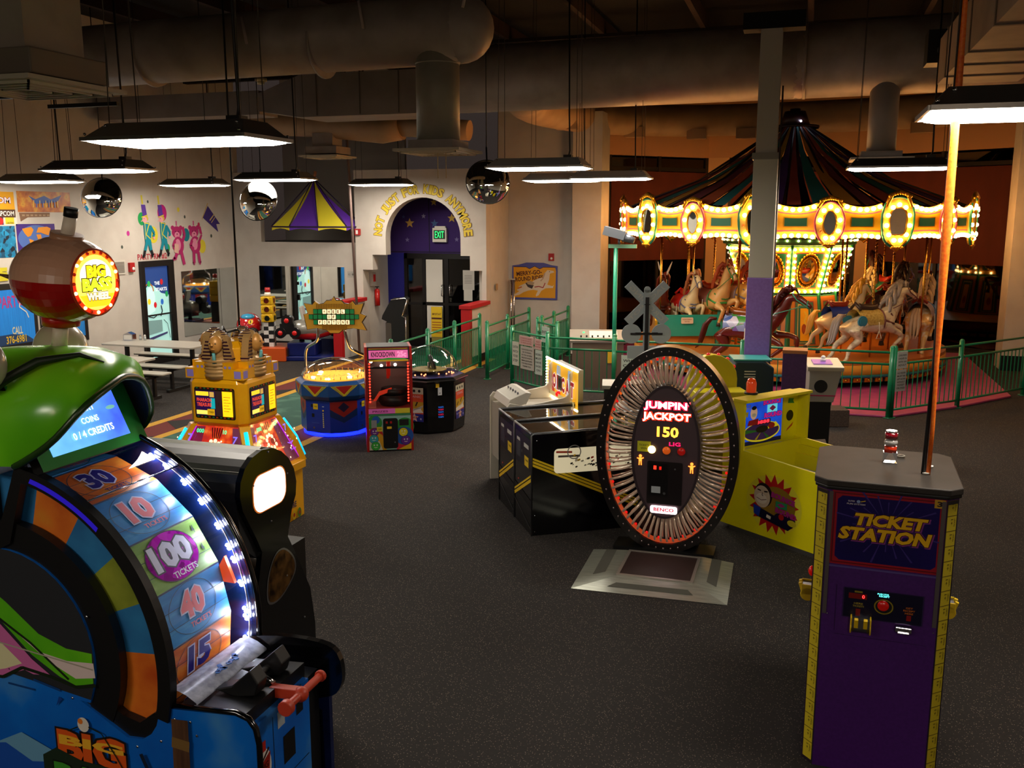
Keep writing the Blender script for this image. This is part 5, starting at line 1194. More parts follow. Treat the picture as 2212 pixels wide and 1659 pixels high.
for p, q in zip(o_, o_[1:]): b.face([(p[0], 3.119, p[1]), (q[0], 3.119, q[1]), (q[0] * 1.0 - 0.012, 3.119, q[1] - 0.02), (p[0] - 0.012, 3.119, p[1] - 0.02)])
b.obj('blue_edge_trim', E('#2a1ab8', 0.5), bw, world=True)
# the wheel: twenty flat prize segments
wr, wy0, wy1 = 0.82, 3.20, 3.70
woodO = ramp_mat('seg_orange', 5, [(0.25, '#b84a14'), (0.55, '#d8702a'), (0.8, '#e0a040')], rough=0.35, vec=(1, 1, 6), detail=6)
woodB = ramp_mat('seg_blue', 5, [(0.25, '#2f74c0'), (0.6, '#3f8ed0'), (0.85, '#6ab4e0')], rough=0.35, vec=(1, 1, 6), detail=6)
woodG = ramp_mat('seg_green', 5, [(0.25, '#5f8a3a'), (0.55, '#8ab45c'), (0.8, '#b4d08a')], rough=0.35, vec=(1, 1, 6), detail=6)
sO = ramp_mat('side_orange', 4, [(0.25, '#a83c10'), (0.55, '#cc6a20'), (0.8, '#c98a28')], rough=0.5, detail=6); sB = ramp_mat('side_bluew', 5, [(0.3, '#1f5488'), (0.7, '#2c74a8')], rough=0.5, detail=6); sG = ramp_mat('side_green', 5, [(0.3, '#56661c'), (0.7, '#8a9430')], rough=0.5, detail=6)
SEGS = [('15', 'O'), ('40', 'B'), ('100', 'G'), ('10', 'B'), ('30', 'O'), ('20', 'B')]
whl = B(); whl.lay = 1
A0 = 4 - 18
lett = B()
for k in range(20):
    a, c2 = math.radians(A0 + 18 * k), math.radians(A0 + 18 * (k + 1))
    num, col = SEGS[k % 6] if k < 6 else (str(5 * (k % 7 + 1)), 'OBGBO'[k % 5])
    P = lambda an, r, y: Vector((WX + r * math.cos(an), y, WZ + r * math.sin(an)))
    whl.mat({'O': woodO, 'B': woodB, 'G': woodG}[col]).face([P(a, wr, wy0), P(a, wr, wy1), P(c2, wr, wy1), P(c2, wr, wy0)])
    whl.mat({'O': sO, 'B': sB, 'G': sG}[col]); whl.face([P(a, 0.3, wy0 + .002), P(a, wr, wy0), P(c2, wr, wy0), P(c2, 0.3, wy0 + .002)]); whl.face([P(a, 0.3, wy1), P(a, wr, wy1), P(c2, wr, wy1), P(c2, 0.3, wy1)])
    am = (a + c2) / 2; R_ = wr * math.cos(math.radians(9)); v = Vector((-math.sin(am), 0, math.cos(am))); o = P(am, R_, (wy0 + wy1) / 2)
    lett.frame(o, (0, 1, 0), v, 0.0012, 0.00035)
    hw_ = wr * math.sin(math.radians(9))
    lett.rect(-0.25, 0.25, hw_ - 0.008, hw_, M('#2a3a5a', 0.5))
    for q in range(2): lett.line([(-0.25, -0.05 + 0.08 * q), (0.25, -0.055 + 0.08 * q)], 0.003, M('#2c3c50', 0.6))
    if col == 'G':
        lett.disc(0, 0, 0.175, M('#20102a', 0.5), ry=0.122, n=36); lett.disc(0, 0, 0.17, ramp_mat('magenta_foil', 26, [(0.2, '#8a0c8a'), (0.6, '#c81cc8'), (0.9, '#e04ce0')], kind='cells', rough=0.2), ry=0.117, n=36)
        lett.otext(num, 0, 0.015, 0.27, 0.13, M('#dcdcf4', 0.4), M('#20102a', 0.5), bold=0.05, ob=0.1); lett.text('TICKETS', 0.03, -0.088, 0.17, 0.03, M('#e8e8f4', 0.4))
        lett.text('4', 0.2, 0.07, 0.02, 0.04, M('#2a3a40', 0.5)); lett.text('4', 0.2, -0.03, 0.02, 0.04, M('#2a3a40', 0.5))
    else:
        lett.annulus(0, 0, 0.168, 0.172, M('#223848', 0.5), sy=0.7)
        cc = M('#e07078', 0.4) if col == 'B' else M('#2a2078', 0.4)
        lett.otext(num, 0.0, 0.02, 0.17, 0.13, cc, M('#c8c8e8', 0.4), bold=0.05, ob=0.09); lett.text('TICKETS', 0.03, -0.078, 0.15, 0.025, cc)
wo = whl.obj('prize_wheel', None, bw, world=True, label='prize wheel of coloured wood-look ticket segments'); lett.obj('segment_lettering', None, wo, world=True)
# inside wall with LED string and pointer
navy = ramp_mat('navy_panel', 4, [(0.3, '#0c1430'), (0.7, '#182450')], rough=0.25)
ptsf = arc(WX, WZ, 0.93, -16, 80, 20) + [(-3.6, 1.95), (-4.2, 1.95), (-4.2, 0.0), (-2.13, 0.0), (-2.13, 0.8), (-2.5, 0.82)]
B().mat(navy).prism(list(reversed(ptsf)), 0.03, (0, 3.76, 0), **xz).obj('inner_wall', None, bw, world=True)
B().tube([(p[0], 3.748, p[1]) for p in arc(WX, WZ, 0.888, -8, 66, 24)], 0.004, 5).obj('led_wire', M('#d8d0e0', 0.4), bw, world=True)
led = E('#e8eeff', 190)
for i, a in enumerate((64, 58, 50, 41.5, 32, 24.5, 20, 12, 3, 0.5, -7)):
    p = arc(WX, WZ, 0.88, a, a, 1)[0]; B().sph((p[0], 3.74, p[1]), 0.011, 8, 6).sph((p[0] - 0.012, 3.74, p[1] + 0.014), 0.009, 8, 6).obj('led', led, bw, world=True)
B().mat(E('#e04a20', 0.8)).prism([(-2.645, 1.365), (-2.725, 1.235), (-2.592, 1.232)], 0.02, (0, 3.70, 0), **xz).obj('pointer', None, bw, world=True)
# curved clear cover with its joint strip
g = B(); o_ = arc(WX, WZ, 0.905, -6, 70, 20)
g.skin([[g.bm.verts.new((p[0], 3.16, p[1])), g.bm.verts.new((p[0], 3.76, p[1]))] for p in o_], False, True, False).obj('clear_cover', glass('#ffffff', 1.4), bw, world=True)
p = arc(WX, WZ, 0.905, 56, 56, 1)[0]; B().cyl((p[0], 3.16, p[1]), (p[0], 3.76, p[1]), 0.004, n=6).obj('cover_joint', CHROME, bw, world=True)
B().tube([(p[0], 3.77, p[1]) for p in arc(WX, WZ, 0.93, -6, 78, 24)], 0.016, 8).obj('cover_edge', GBLACK, bw, world=True)
# console, front door, fin
B().mat(BLACK).prism([(-2.55, 0.87), (-2.2, 0.895), (-2.2, 0.6), (-2.55, 0.6)], 0.5, (0, 3.16, 0), **xz).obj('console_deck', None, bw, world=True)
B().mat(sideblue).box(-2.5, -2.17, 3.16, 3.64, 0, 0.83).obj('front_door', None, bw, world=True)
b = B(); b.frame((-2.17, 3.16, 0), (0, 1, 0), (0, 0, 1), 0.001)
b.rect(0.16, 0.165, 0.05, 0.8, BLACK); b.rect(0.16, 0.46, 0.45, 0.455, BLACK); b.rect(0.24, 0.34, 0.52, 0.66, BLACK); b.rect(0.2, 0.26, 0.72, 0.8, M('#9aa0a4', 0.4)); b.rect(0.36, 0.42, 0.7, 0.76, BLACK)
b.disc(0.08, 0.6, 0.055, M('#c8c0b8', 0.4), ry=0.09); b.poly([(0.03, 0.62), (0.13, 0.66), (0.11, 0.52), (0.06, 0.49)], M('#8a2018', 0.4)); b.line([(0.05, 0.63), (0.12, 0.68)], 0.012, M('#301410', 0.4)); b.rect(0.07, 0.095, 0.68, 0.73, M('#a02018', 0.4)); b.text('BIG', 0.08, 0.61, 0.06, 0.03, M('#301410', 0.4))
b.obj('door_art', None, bw, world=True)
B().mat(GBLACK).prism(smoothpts([(-2.6, 0.93), (-2.4, 0.965), (-2.17, 0.965), (-2.07, 0.92), (-2.045, 0.8), (-2.08, 0.71), (-2.16, 0.675), (-2.3, 0.63)], 3) + [(-2.17, 0.6), (-2.16, 0.0), (-2.6, 0.0)][::1], 0.035, (0, 3.745, 0), **xz).obj('fin_panel', None, bw, world=True, label='black rounded fin panel')
B().mat(BLACK).box(-2.5, -2.175, 3.64, 3.74, 0, 0.83).obj('front_filler', None, bw, world=True)
B().tube([(-2.56, 3.145, 0.885), (-2.23, 3.145, 0.908), (-2.17, 3.145, 0.89), (-2.138, 3.145, 0.85), (-2.125, 3.145, 0.78), (-2.125, 3.145, 0.0)], 0.014, 8).obj('chrome_edge', GBLACK, bw, world=True)
tray = ramp_mat('scratched_acrylic', 30, [(0.3, '#8f94a8'), (0.7, '#b9bed0')], rough=0.25)
b = B(); b.lay = 1; b.mat(tray)
rings = []
for k in range(2):
    y = 3.17 + 0.56 * k
    rings.append([b.bm.verts.new(p) for p in ((-2.60, y, 0.93), (-2.545, y, 0.945), (-2.50, y, 0.93), (-2.45, y, 0.90), (-2.45, y, 0.89))])
b.skin(rings, False, True, False); b.mat(M('#3a78c8', 0.4))
rr = random.Random(3)
for k in range(14):
    y = 3.38 + rr.uniform(0, 0.2); x = -2.52 + rr.uniform(0, 0.04); b.cbox((x, y, 0.938), (0.02, 0.02, 0.004), rz=rr.uniform(0, 3))
b.obj('ticket_tray', None, bw, world=True)
for y in (3.30, 3.50):
    B().mat(BLACK).prism([(-2.45, 0.9), (-2.36, 0.93), (-2.26, 1.02), (-2.22, 0.96), (-2.24, 0.9), (-2.34, 0.88)], 0.08, (0, y, 0), **xz).obj('handle_bracket', M('#3a3a40', 0.5), bw, world=True, bevel=0.006)
B().cyl((-2.3, 3.36, 0.93), (-2.3, 3.54, 0.93), 0.018).cyl((-2.3, 3.44, 0.93), (-2.22, 3.43, 0.90), 0.012).obj('shaft', CHROME, bw, world=True)
hr = M('#b03a22', 0.45)
h = B().cbox((-2.16, 3.42, 0.875), (0.14, 0.045, 0.05), ry=-0.05).cyl((-2.08, 3.30, 0.875), (-2.08, 3.60, 0.875), 0.019, n=12).sph((-2.08, 3.42, 0.875), 0.036).cyl((-2.08, 3.28, 0.875), (-2.08, 3.315, 0.875), 0.036, n=14).cyl((-2.08, 3.59, 0.875), (-2.08, 3.61, 0.875), 0.028, n=14)
h.obj('pull_handle', hr, bw, world=True, bevel=0.004, label='worn red pull handle')

# hood: green fish head, a tapering arch open to the front
sec = [(-4.3, 0.34, 2.25, 2.0, 0.0), (-3.9, 0.40, 2.36, 1.95, 0.0), (-3.6, 0.43, 2.39, 1.92, 0.0), (-3.4, 0.43, 2.405, 1.90, 0.02), (-3.25, 0.42, 2.405, 1.93, 0.05), (-3.12, 0.40, 2.40, 1.96, 0.11), (-3.03, 0.375, 2.335, 1.98, 0.16)]
hood = B(); rings = []
fishg = ramp_mat('fish_hood', 2.0, [(0.28, '#3f9414'), (0.5, '#5fb41c'), (0.62, '#74c024'), (0.78, '#94a824')], rough=0.22, detail=2)
HN = 26
def hoodpt(s, i, inset=0.0):
    x, hw_, zt_, zb_, sl = s
    th = PI * i / HN; hw_ -= inset; zt_ -= inset
    yy = 3.47 - hw_ * math.cos(th) * (1.0 if True else 1); zz = zb_ + (zt_ - zb_) * (max(0.0, math.sin(th)) ** 0.72)
    lowcut = (1 - math.sin(th)) ** 2
    return (x + sl * math.sin(th) * 1.3 - 0.16 * lowcut * (1 if sl > 0.03 else 0), yy, zz)
lipc = smoothpts([(-3.24, 3.08, 1.93), (-3.16, 3.075, 1.97), (-3.02, 3.08, 2.06), (-2.90, 3.14, 2.2), (-2.89, 3.3, 2.27), (-2.93, 3.45, 2.285), (-3.0, 3.65, 2.22), (-3.09, 3.80, 2.06), (-3.17, 3.84, 1.96), (-3.27, 3.84, 1.90)], 8)
lipc = [lipc[int(round(i * (len(lipc) - 1) / HN))] for i in range(HN + 1)]
sec = sec[:-1]; sec[-1] = (-3.14, 0.405, 2.375, 1.93, 0.06)
rings = [[hood.bm.verts.new(hoodpt(s, i)) for i in range(HN + 1)] for s in sec] + [[hood.bm.verts.new(p) for p in lipc]]
inn = [[hood.bm.verts.new(hoodpt(s, i, 0.03)) for i in range(HN + 1)] for s in sec[1:]] + [[hood.bm.verts.new((p[0] - 0.004, 3.47 + (p[1] - 3.47) * 0.95, p[2] - 0.015)) for p in lipc]]
hood.mat(fishg); hood.skin(rings, False, True, False)
hood.mat(M('#0a0c0a', 0.6)); hood.skin(inn, False, True, False)
hood.mat(M('#263c18', 0.4)); hood.skin([rings[-1], inn[-1]], False, True, False)
hood.lay = 1
hood.obj('fish_hood', None, bw, world=True, label='glossy green fish-head hood')
b = B()
b.tube([Vector(p) for p in lipc], 0.016, 8); b.obj('lip', M('#1f3a14', 0.35), bw, world=True)
b = B(); b.tube([(-3.75, 3.05, 2.02), (-3.5, 3.06, 2.12), (-3.3, 3.12, 2.30), (-3.2, 3.22, 2.375), (-3.1, 3.36, 2.39), (-3.02, 3.42, 2.35)], [0.012, 0.02, 0.022, 0.02, 0.012, 0.004], 8)
b.obj('mouth_crease', M('#16260c', 0.5), bw, world=True)
for (p, r_) in (((-3.38, 3.07, 2.375), 0.13), ((-3.62, 3.80, 2.33), 0.145)):
    e = B().sph(p, (r_, r_ * 0.8, r_), 22, 14).obj('eye', M('#b5a894', 0.25, coat=0.5), bw, world=True, label='bulging cream eye')
    s_ = -1 if p[1] < 3.5 else 1
    B().sph((p[0] - 0.02, p[1] + s_ * r_ * 0.5, p[2]), (r_ * 0.55, r_ * 0.2, r_ * 0.55), 16, 8).obj('pupil', GBLACK, e, world=True)
# monitor
mn = T_ = None
so = Vector((-3.22, 3.47, 2.08)); sv = Vector((-0.42, 0, 0.9)).normalized() * 1; su = Vector((0, 1, 0)); sn = su.cross(sv)
b = B().mat(BLACK).prism([(-0.34, -0.2), (0.34, -0.2), (0.34, 0.21), (-0.34, 0.21)], -0.05, so, su, sv, sn); b.obj('monitor', None, bw, world=True)
b = B(); b.frame(so, su, sv, 0.004, 0.002)
b.rect(-0.34, 0.34, -0.2, 0.21, ramp_mat('fish_bezel', 3, [(0.3, '#1f6a2c'), (0.7, '#2f8a3a')], rough=0.3)); b.rect(-0.26, 0.24, -0.15, 0.19, ramp_mat('screen', 2.5, [(0.3, '#3a4cf0'), (0.55, '#5a9cf4'), (0.75, '#7ac4f8')], rough=0.2, emit=1.6))
b.text('INSERT', 0.02, 0.03, 0.14, 0.035, E('#e8f0ff', 1.6)); b.text('COINS', 0.03, -0.03, 0.11, 0.03, E('#e8f0ff', 1.6)); b.text('0 / 4 CREDITS', 0.02, -0.09, 0.26, 0.035, E('#f8f8ff', 1.6)); b.poly([(-0.03, 0.07), (0.1, 0.07), (0.11, 0.1), (-0.04, 0.1)], E('#3a8ac0', 1.2)); b.poly([(-0.04, 0.1), (0.11, 0.1), (0.12, 0.14), (0.0, 0.15)], E('#6aa050', 1.2)); b.disc(0.04, 0.16, 0.025, E('#e05040', 1.2)); b.disc(0.19, 0.15, 0.03, E('#b8c860', 1.2), ry=0.012); b.disc(0.17, 0.0, 0.03, E('#70b0a0', 1.2), ry=0.01)
b.obj('screen', None, bw, world=True)
b = B().mat(ramp_mat('fish_bezel', 3, [(0.3, '#1f6a2c'), (0.7, '#2f8a3a')], rough=0.3)); b.prism([(-3.28, 1.94), (-3.15, 1.94), (-3.2, 2.0), (-3.28, 2.02)], 0.66, (0, 3.14, 0), **xz); b.obj('marquee_shelf', None, bw, world=True)
B().mat(BLACK).box(-4.25, -3.46, 3.17, 3.75, 0.0, 2.0).obj('cabinet_back', None, bw, world=True)
# bobber sign
bo = Vector((-3.275, 3.5, 2.715)); rx_, ry_, rz_ = 0.255, 0.205, 0.20
R_ = Euler((0, 0.06, 0)).to_matrix()
rings = []; b = B(); NX = 16; xe = 0.172
for j in range(NX + 1):
    t_ = -PI / 2 + (math.asin(xe / rx_) + PI / 2) * j / NX
    rings.append([bo + R_ @ Vector((rx_ * math.sin(t_), ry_ * math.cos(t_) * math.cos(2 * PI * i / 32), rz_ * math.cos(t_) * math.sin(2 * PI * i / 32))) for i in range(33)])
tan_, redb = M('#c49478', 0.25, coat=0.5), M('#a01410', 0.2, coat=0.6)
for A_r, B_r in zip(rings, rings[1:]):
    for i in range(32):
        b.mat(tan_ if i < 16 else redb); b.face([A_r[i], A_r[i + 1], B_r[i + 1], B_r[i]], True)
b.lay = 1
bo_ = b.obj('bobber_float', None, bw, world=True, label='oval bobber, tan above and red below')
cen = bo + R_ @ Vector((xe, 0, 0)); fr_ = math.sqrt(1 - (xe / rx_) ** 2)
b = B(); b.frame(cen, (0, 1, 0), (0, 0, 1), 0.0005, 0.0012); k = 0.150
b.disc(0, 0, k, E('#ff7a20', 1.6), n=40); b.poly([(k * math.cos(a), k * math.sin(a)) for a in [PI + PI * i / 20 for i in range(21)]], E('#e8280c', 1.4)); b.disc(0, 0, k * 0.84, E('#ffd850', 2.2), n=36); b.disc(0, 0.03, k * 0.66, E('#fff0b8', 3.0), n=30, ry=k * 0.5)
b.poly([(-0.11, -0.055), (0.11, -0.055), (0.07, -0.11), (-0.07, -0.11)], E('#ffc020', 1.6))
for s, y, w_, h_, c1 in (('BIG', 0.05, 0.12, 0.058, '#ffe020'), ('BASS', -0.008, 0.19, 0.06, '#d8e830'), ('WHEEL', -0.062, 0.15, 0.035, '#fff4d0')): b.otext(s, 0, y, w_, h_, E(c1, 1.3), M('#5a1c08', 0.5), bold=0.07, ob=0.13)
b.obj('sign_face', None, bo_, world=True)
for i in range(20):
    a = 2 * PI * i / 20; B().sph(cen + Vector((0.003, 0.137 * math.cos(a), 0.137 * math.sin(a))), 0.0085, 8, 6).obj('rim_bulb', E('#ffd070', 8) if i % 2 and math.sin(a) < 0 or i in (1, 2, 7, 8) else M('#a8200c', 0.3, emit=0.6), bo_, world=True)
b = B(); b.tube([cen + Vector((0.0, 0.15 * math.cos(i * PI / 20), 0.15 * math.sin(i * PI / 20))) for i in range(41)], 0.006, 6); b.obj('sign_rim', M('#c04020', 0.3), bo_, world=True)
B().cyl((-3.25, 3.5, 2.885), (-3.24, 3.5, 2.925), 0.072, n=20).obj('top_collar', M('#a87a5c', 0.35), bw, world=True)
B().cyl((-3.24, 3.5, 2.92), (-3.215, 3.5, 3.0), 0.03, 0.028, n=14).obj('antenna', M('#c9b8a0', 0.4, emit=0.08), bw, world=True); B().cyl((-3.215, 3.5, 3.0), (-3.205, 3.5, 3.04), 0.031, n=14).obj('antenna_cap', BLACK, bw, world=True)
B().cyl((-3.32, 3.5, 2.5), (-3.315, 3.5, 2.555), 0.082, 0.088, n=20).obj('bottom_collar', M('#a81814', 0.3, coat=0.5), bw, world=True)
B().cyl((-3.345, 3.5, 2.38), (-3.32, 3.5, 2.51), 0.035, n=14).obj('stalk', M('#c9bca4', 0.4), bw, world=True)
B().cyl((-3.6, 3.5, 2.72), (-3.66, 3.5, 2.73), 0.012, 0.004, n=8).obj('line_eyelet', M('#6a4a34', 0.3), bw, world=True)

# ================================================================== NEIGHBOURING BLACK GAME
nb = T('black_game', 'black coin game with grey rounded hood and lit white window, behind the wheel game', 'arcade game', (-3.3, 4.25, 0))
yz = dict(u=(0, 1, 0), v=(0, 0, 1), n=(1, 0, 0))
prof = [(3.95, 0.0), (4.62, 0.0), (4.62, 0.62), (4.58, 0.85), (4.42, 1.14), (4.36, 1.24)] + [(4.2 + 0.275 * math.cos(math.radians(a)), 1.56 + 0.225 * math.sin(math.radians(a)) + 0.04 * math.cos(math.radians(a)) * -1) for a in range(-38, 222, 20)] + [(4.06, 1.32), (4.1, 1.24), (4.06, 1.1), (3.95, 0.9)]
B().mat(GBLACK).prism(prof, 0.03, (-2.72, 0, 0), **yz).obj('end_panel', None, nb, world=True)
b = B(); b.frame((-2.69, 4.2, 1.56), (0, 1, 0), (0, 0, 1), 0.002, 0.0007)
win = rr_pts(-0.155, 0.155, -0.1, 0.1, 0.07)
b.poly([(x * 1.06, y * 1.06) for x, y in win], M('#c0682c', 0.3, emit=0.8)); b.poly(win, E('#fff0d8', 5)); b.obj('lit_window', None, nb, world=True)
b = B(); b.frame((-2.69, 4.28, 1.05), (0, 1, 0), (0, 0, 1), 0.002, 0.0007)
low = smoothpts([(-0.06, -0.13), (-0.14, -0.1), (-0.13, 0.02), (-0.06, 0.12), (0.03, 0.13), (0.12, 0.05), (0.13, -0.03), (0.04, -0.1)], 4, True)
b.poly([(x * 1.1, y * 1.08) for x, y in low], CHROME); b.poly(low, M('#b8864c', 0.15, 0.9, noise=(18, '#4a3420'))); b.obj('chrome_window', None, nb, world=True)
b = B()
for y, z in ((4.05, 1.62), (4.2, 1.765), (4.38, 1.6), (4.2, 1.38), (4.33, 1.02), (4.5, 0.7), (4.55, 0.5)): b.sph((-2.688, y, z), (0.004, 0.006, 0.006), 8, 4)
b.obj('bolt', STEEL, nb, world=True)
cyl_ = [(4.2 + 0.26 * math.cos(math.radians(a)), 1.56 + 0.22 * math.sin(math.radians(a))) for a in range(0, 200, 12)] + [(3.97, 1.3), (4.1, 1.2), (4.4, 1.2)]
B().mat(M('#3c3c3e', 0.4, 0.4)).prism(cyl_, -0.95, (-2.725, 0, 0), **yz).obj('hood_body', None, nb, world=True)
B().mat(M('#6e6e66', 0.45, 0.3)).prism([(4.0, 1.70), (4.2, 1.79), (4.24, 1.78), (4.0, 1.68)], -0.95, (-2.73, 0, 0), **yz).obj('hood_plate', None, nb, world=True)
B().mat(BLACK).box(-3.95, -2.725, 4.0, 4.6, 0, 1.15).obj('cabinet', None, nb, world=True)
b = B(); b.tube([(-3.66, 3.98, 1.7), (-3.7, 4.1, 1.83), (-3.72, 4.3, 1.85), (-3.72, 4.45, 1.78)], 0.02, 8); b.obj('far_edge', GBLACK, nb, world=True)

# ================================================================== YELLOW TREASURE PUSHER
yel = M('#eeaa18', 0.3, coat=0.3, noise=(3, '#e49c12'))
ph = T('treasure_game', 'yellow four-sided coin pusher topped by golden striped busts', 'arcade game', (-5.25, 7.66, 0))
def octring(h, z, ch):
    return [(h, -h + ch, z), (h, h - ch, z), (h - ch, h, z), (-h + ch, h, z), (-h, h - ch, z), (-h, -h + ch, z), (-h + ch, -h, z), (h - ch, -h, z)]
def octloft(b, secs, caps=True):
    return b.skin([[b.bm.verts.new(p) for p in octring(*s)] for s in secs], caps, False)
octloft(B(), [(0.47, 0, 0.05), (0.47, 0.5, 0.05), (0.50, 0.5, 0.06), (0.50, 0.58, 0.06), (0.44, 0.6, 0.06)]).obj('base_cabinet', yel, ph, bevel=0.006)
octloft(B(), [(0.28, 1.04, 0.06), (0.315, 1.08, 0.07), (0.315, 1.46, 0.07), (0.30, 1.5, 0.07), (0.26, 1.5, 0.06)]).obj('upper_box', yel, ph, bevel=0.008)
octloft(B(), [(0.2, 1.5, 0.05), (0.19, 1.78, 0.05), (0.14, 1.84, 0.04)]).obj('tower', yel, ph, bevel=0.01)
for i in range(4):
    R = Matrix.Rotation(i * PI / 2, 4, 'Z')
    for sx in (-1, 1):
        b = B().mat(yel).box(sx * 0.15 - 0.054, sx * 0.15 + 0.054, -0.305, -0.17, 1.501, 1.66); b.frame((0, -0.305, 0), (1, 0, 0), (0, 0, 1)); b.disc(sx * 0.15 - 0.024, 1.615, 0.014, M('#8f80cc', 0.4)); b.disc(sx * 0.15 + 0.024, 1.615, 0.014, M('#8f80cc', 0.4))
        b.bm.transform(R); b.obj('stepped_block', None, ph)
    b = B().mat(yel).box(0.206, 0.31, -0.31, -0.206, 1.501, 1.60); b.frame((0, -0.31, 0), (1, 0, 0), (0, 0, 1)); b.mat(M('#8f80cc', 0.4)); b.rect(0.222, 0.294, 1.515, 1.585); b.frame((0.31, 0, 0), (0, 1, 0), (0, 0, 1)); b.rect(-0.294, -0.222, 1.515, 1.585)
    b.bm.transform(R); b.obj('corner_block', None, ph)
    # ribs with cyan light strip
    b = B(); a = R @ Vector((0.30, -0.30, 1.06)); c = R @ Vector((0.475, -0.475, 0.58))
    d = (c - a); out = (R @ Vector((1, -1, 0))).normalized(); sd = (R @ Vector((1, 1, 0))).normalized()
    for s0, s1 in ((a, c),):
        vs = []
        for p, bulge in ((a, 0.0), (a.lerp(c, 0.5), 0.03), (c, 0.0)):
            p = p + out * bulge; w_ = 0.05; vs.append([b.bm.verts.new(p + sd * w_ - out * 0.06), b.bm.verts.new(p + sd * w_), b.bm.verts.new(p - sd * w_), b.bm.verts.new(p - sd * w_ - out * 0.06)])
        b.skin(vs, True, False)
    rb = b.obj('corner_rib', yel, ph)
    b = B(); b.tube([a.lerp(c, 0.1) + out * 0.012, a.lerp(c, 0.5) + out * 0.035, a.lerp(c, 0.92) + out * 0.008], 0.02, 8); b.obj('light_strip', E('#10b4f0', 1.6), rb)
    # display panel
    b = B(); b.frame(R @ Vector((0, -0.316, 0)), R @ Vector((1, 0, 0)), (0, 0, 1), 0.0012, 0.00035)
    b.rrect(-0.22, 0.22, 1.12, 1.42, 0.02, M('#241a10', 0.5))
    for k in range(10):
        for z in (1.13, 1.405): b.rect(-0.2 + 0.042 * k, -0.18 + 0.042 * k, z, z + 0.012, M('#b8421c' if k % 2 else '#2a7a4a', 0.4))
    b.rect(-0.205, 0.01, 1.15, 1.39, E('#2a1048', 0.5)); b.rect(-0.2, -0.06, 1.34, 1.38, E('#f0c830', 1.1)); b.rect(-0.05, 0.0, 1.33, 1.38, E('#c8a050', 0.8)); b.rect(-0.04, 0.008, 1.22, 1.32, E('#18a0a8', 0.8)); b.rect(-0.2, -0.08, 1.16, 1.2, E('#f0d860', 1.1)); b.rect(-0.08, 0.0, 1.155, 1.215, E('#c89a18', 0.8))
    b.text('PHARAOH', -0.11, 1.30, 0.16, 0.036, E('#e04a30', 1.0)); b.text('TREASURE', -0.11, 1.255, 0.16, 0.036, E('#e04a30', 1.0)); b.text('1 TOKEN', -0.04, 1.185, 0.06, 0.02, BLACK)
    b.rect(0.015, 0.085, 1.15, 1.39, M('#4a3236', 0.5)); b.rect(0.045, 0.05, 1.25, 1.28, BLACK); b.rect(0.09, 0.2, 1.15, 1.39, E('#f4b818', 1.5))
    for k in range(6): b.rect(0.105, 0.16 + 0.02 * (k % 2), 1.2 + k * 0.027, 1.204 + k * 0.027, M('#a0341c', 0.5))
    b.obj('display_panel', None, ph)
    # glowing sloped playfield glass
    p0, p1, p2, p3 = [R @ Vector(p) for p in ((-0.43, -0.465, 0.6), (0.43, -0.465, 0.6), (0.25, -0.305, 1.06), (-0.25, -0.305, 1.06))]
    u = (p1 - p0).normalized(); mid = (p0 + p1) / 2; v = ((p2 + p3) / 2 - mid); H = v.length; v.normalize()
    b = B(); b.frame(mid, u, v, -0.03, 0.003)
    b.poly([(-0.43, 0), (0.43, 0), (0.25, H), (-0.25, H)], ramp_mat('pusher_field', 9, [(0.25, '#7a1030'), (0.5, '#c0301c'), (0.65, '#e06a28'), (0.8, '#a01a50')], rough=0.4, emit=0.9))
    b.poly([(-0.42, 0.01), (-0.2, 0.01), (-0.14, H - 0.02), (-0.24, H - 0.02)], E('#7a2040', 0.6)); b.poly([(0.42, 0.01), (0.22, 0.01), (0.16, H - 0.02), (0.24, H - 0.02)], E('#6a3048', 0.6))
    for sx in (-1, 1): b.line([(sx * 0.41, 0.02), (sx * 0.24, H - 0.02)], 0.015, E('#a020d0', 1.6))
    for q in range(5): b.poly([(-0.02 + 0.02 * q - 0.02, 0.36), (-0.01 + 0.02 * q - 0.02, 0.36), (0.03 * (q - 2) + 0.012, 0.46), (0.03 * (q - 2), 0.46)], M('#4a0c10', 0.5))
    for q in range(9): a_ = 2 * PI * q / 9; b.disc(0.065 * math.cos(a_), 0.27 + 0.065 * math.sin(a_), 0.02, E('#f0e0a8', 1.6))
    b.disc(0, 0.27, 0.03, E('#7a1810', 0.8))
    b.text('000', -0.15, 0.42, 0.08, 0.04, E('#30f090', 2.0)); b.text('10', 0.12, 0.42, 0.04, 0.04, E('#30f090', 2.0))
    for sx in (-1, 1):
        b.text('7', sx * 0.25, 0.35, 0.05, 0.07, E('#7060e0', 1.4)); b.line([(sx * 0.2, 0.2), (sx * 0.25, 0.18), (sx * 0.3, 0.2)], 0.01, E('#8050e8', 1.6)); b.text('JACKPOT', sx * 0.26, 0.12, 0.1, 0.02, E('#9050e8', 1.4))
    rq = random.Random(i)
    for q in range(16): b.disc(rq.choice((-1, 1)) * rq.uniform(0.12, 0.34), rq.uniform(0.05, 0.33), 0.008, E('#ffd8a0', 5), n=10)
    b.obj('lit_playfield', None, ph)
    b = B(); b.face([p0, p1, p2, p3]); b.obj('glass_front', glass('#ffffff', 1.0), ph)
    b = B(); b.frame(R @ Vector((0, -0.471, 0)), R @ Vector((1, 0, 0)), (0, 0, 1), 0.001, 0.001)
    b.rrect(-0.1, 0.14, 0.12, 0.46, 0.04, M('#14307a', 0.4)); b.line([(0.0, 0.15), (0.05, 0.3), (0.0, 0.42)], 0.03, M('#2a60b0', 0.4)); b.text('TREASURE', 0.12, 0.16, 0.3, 0.06, M('#14205a', 0.4))
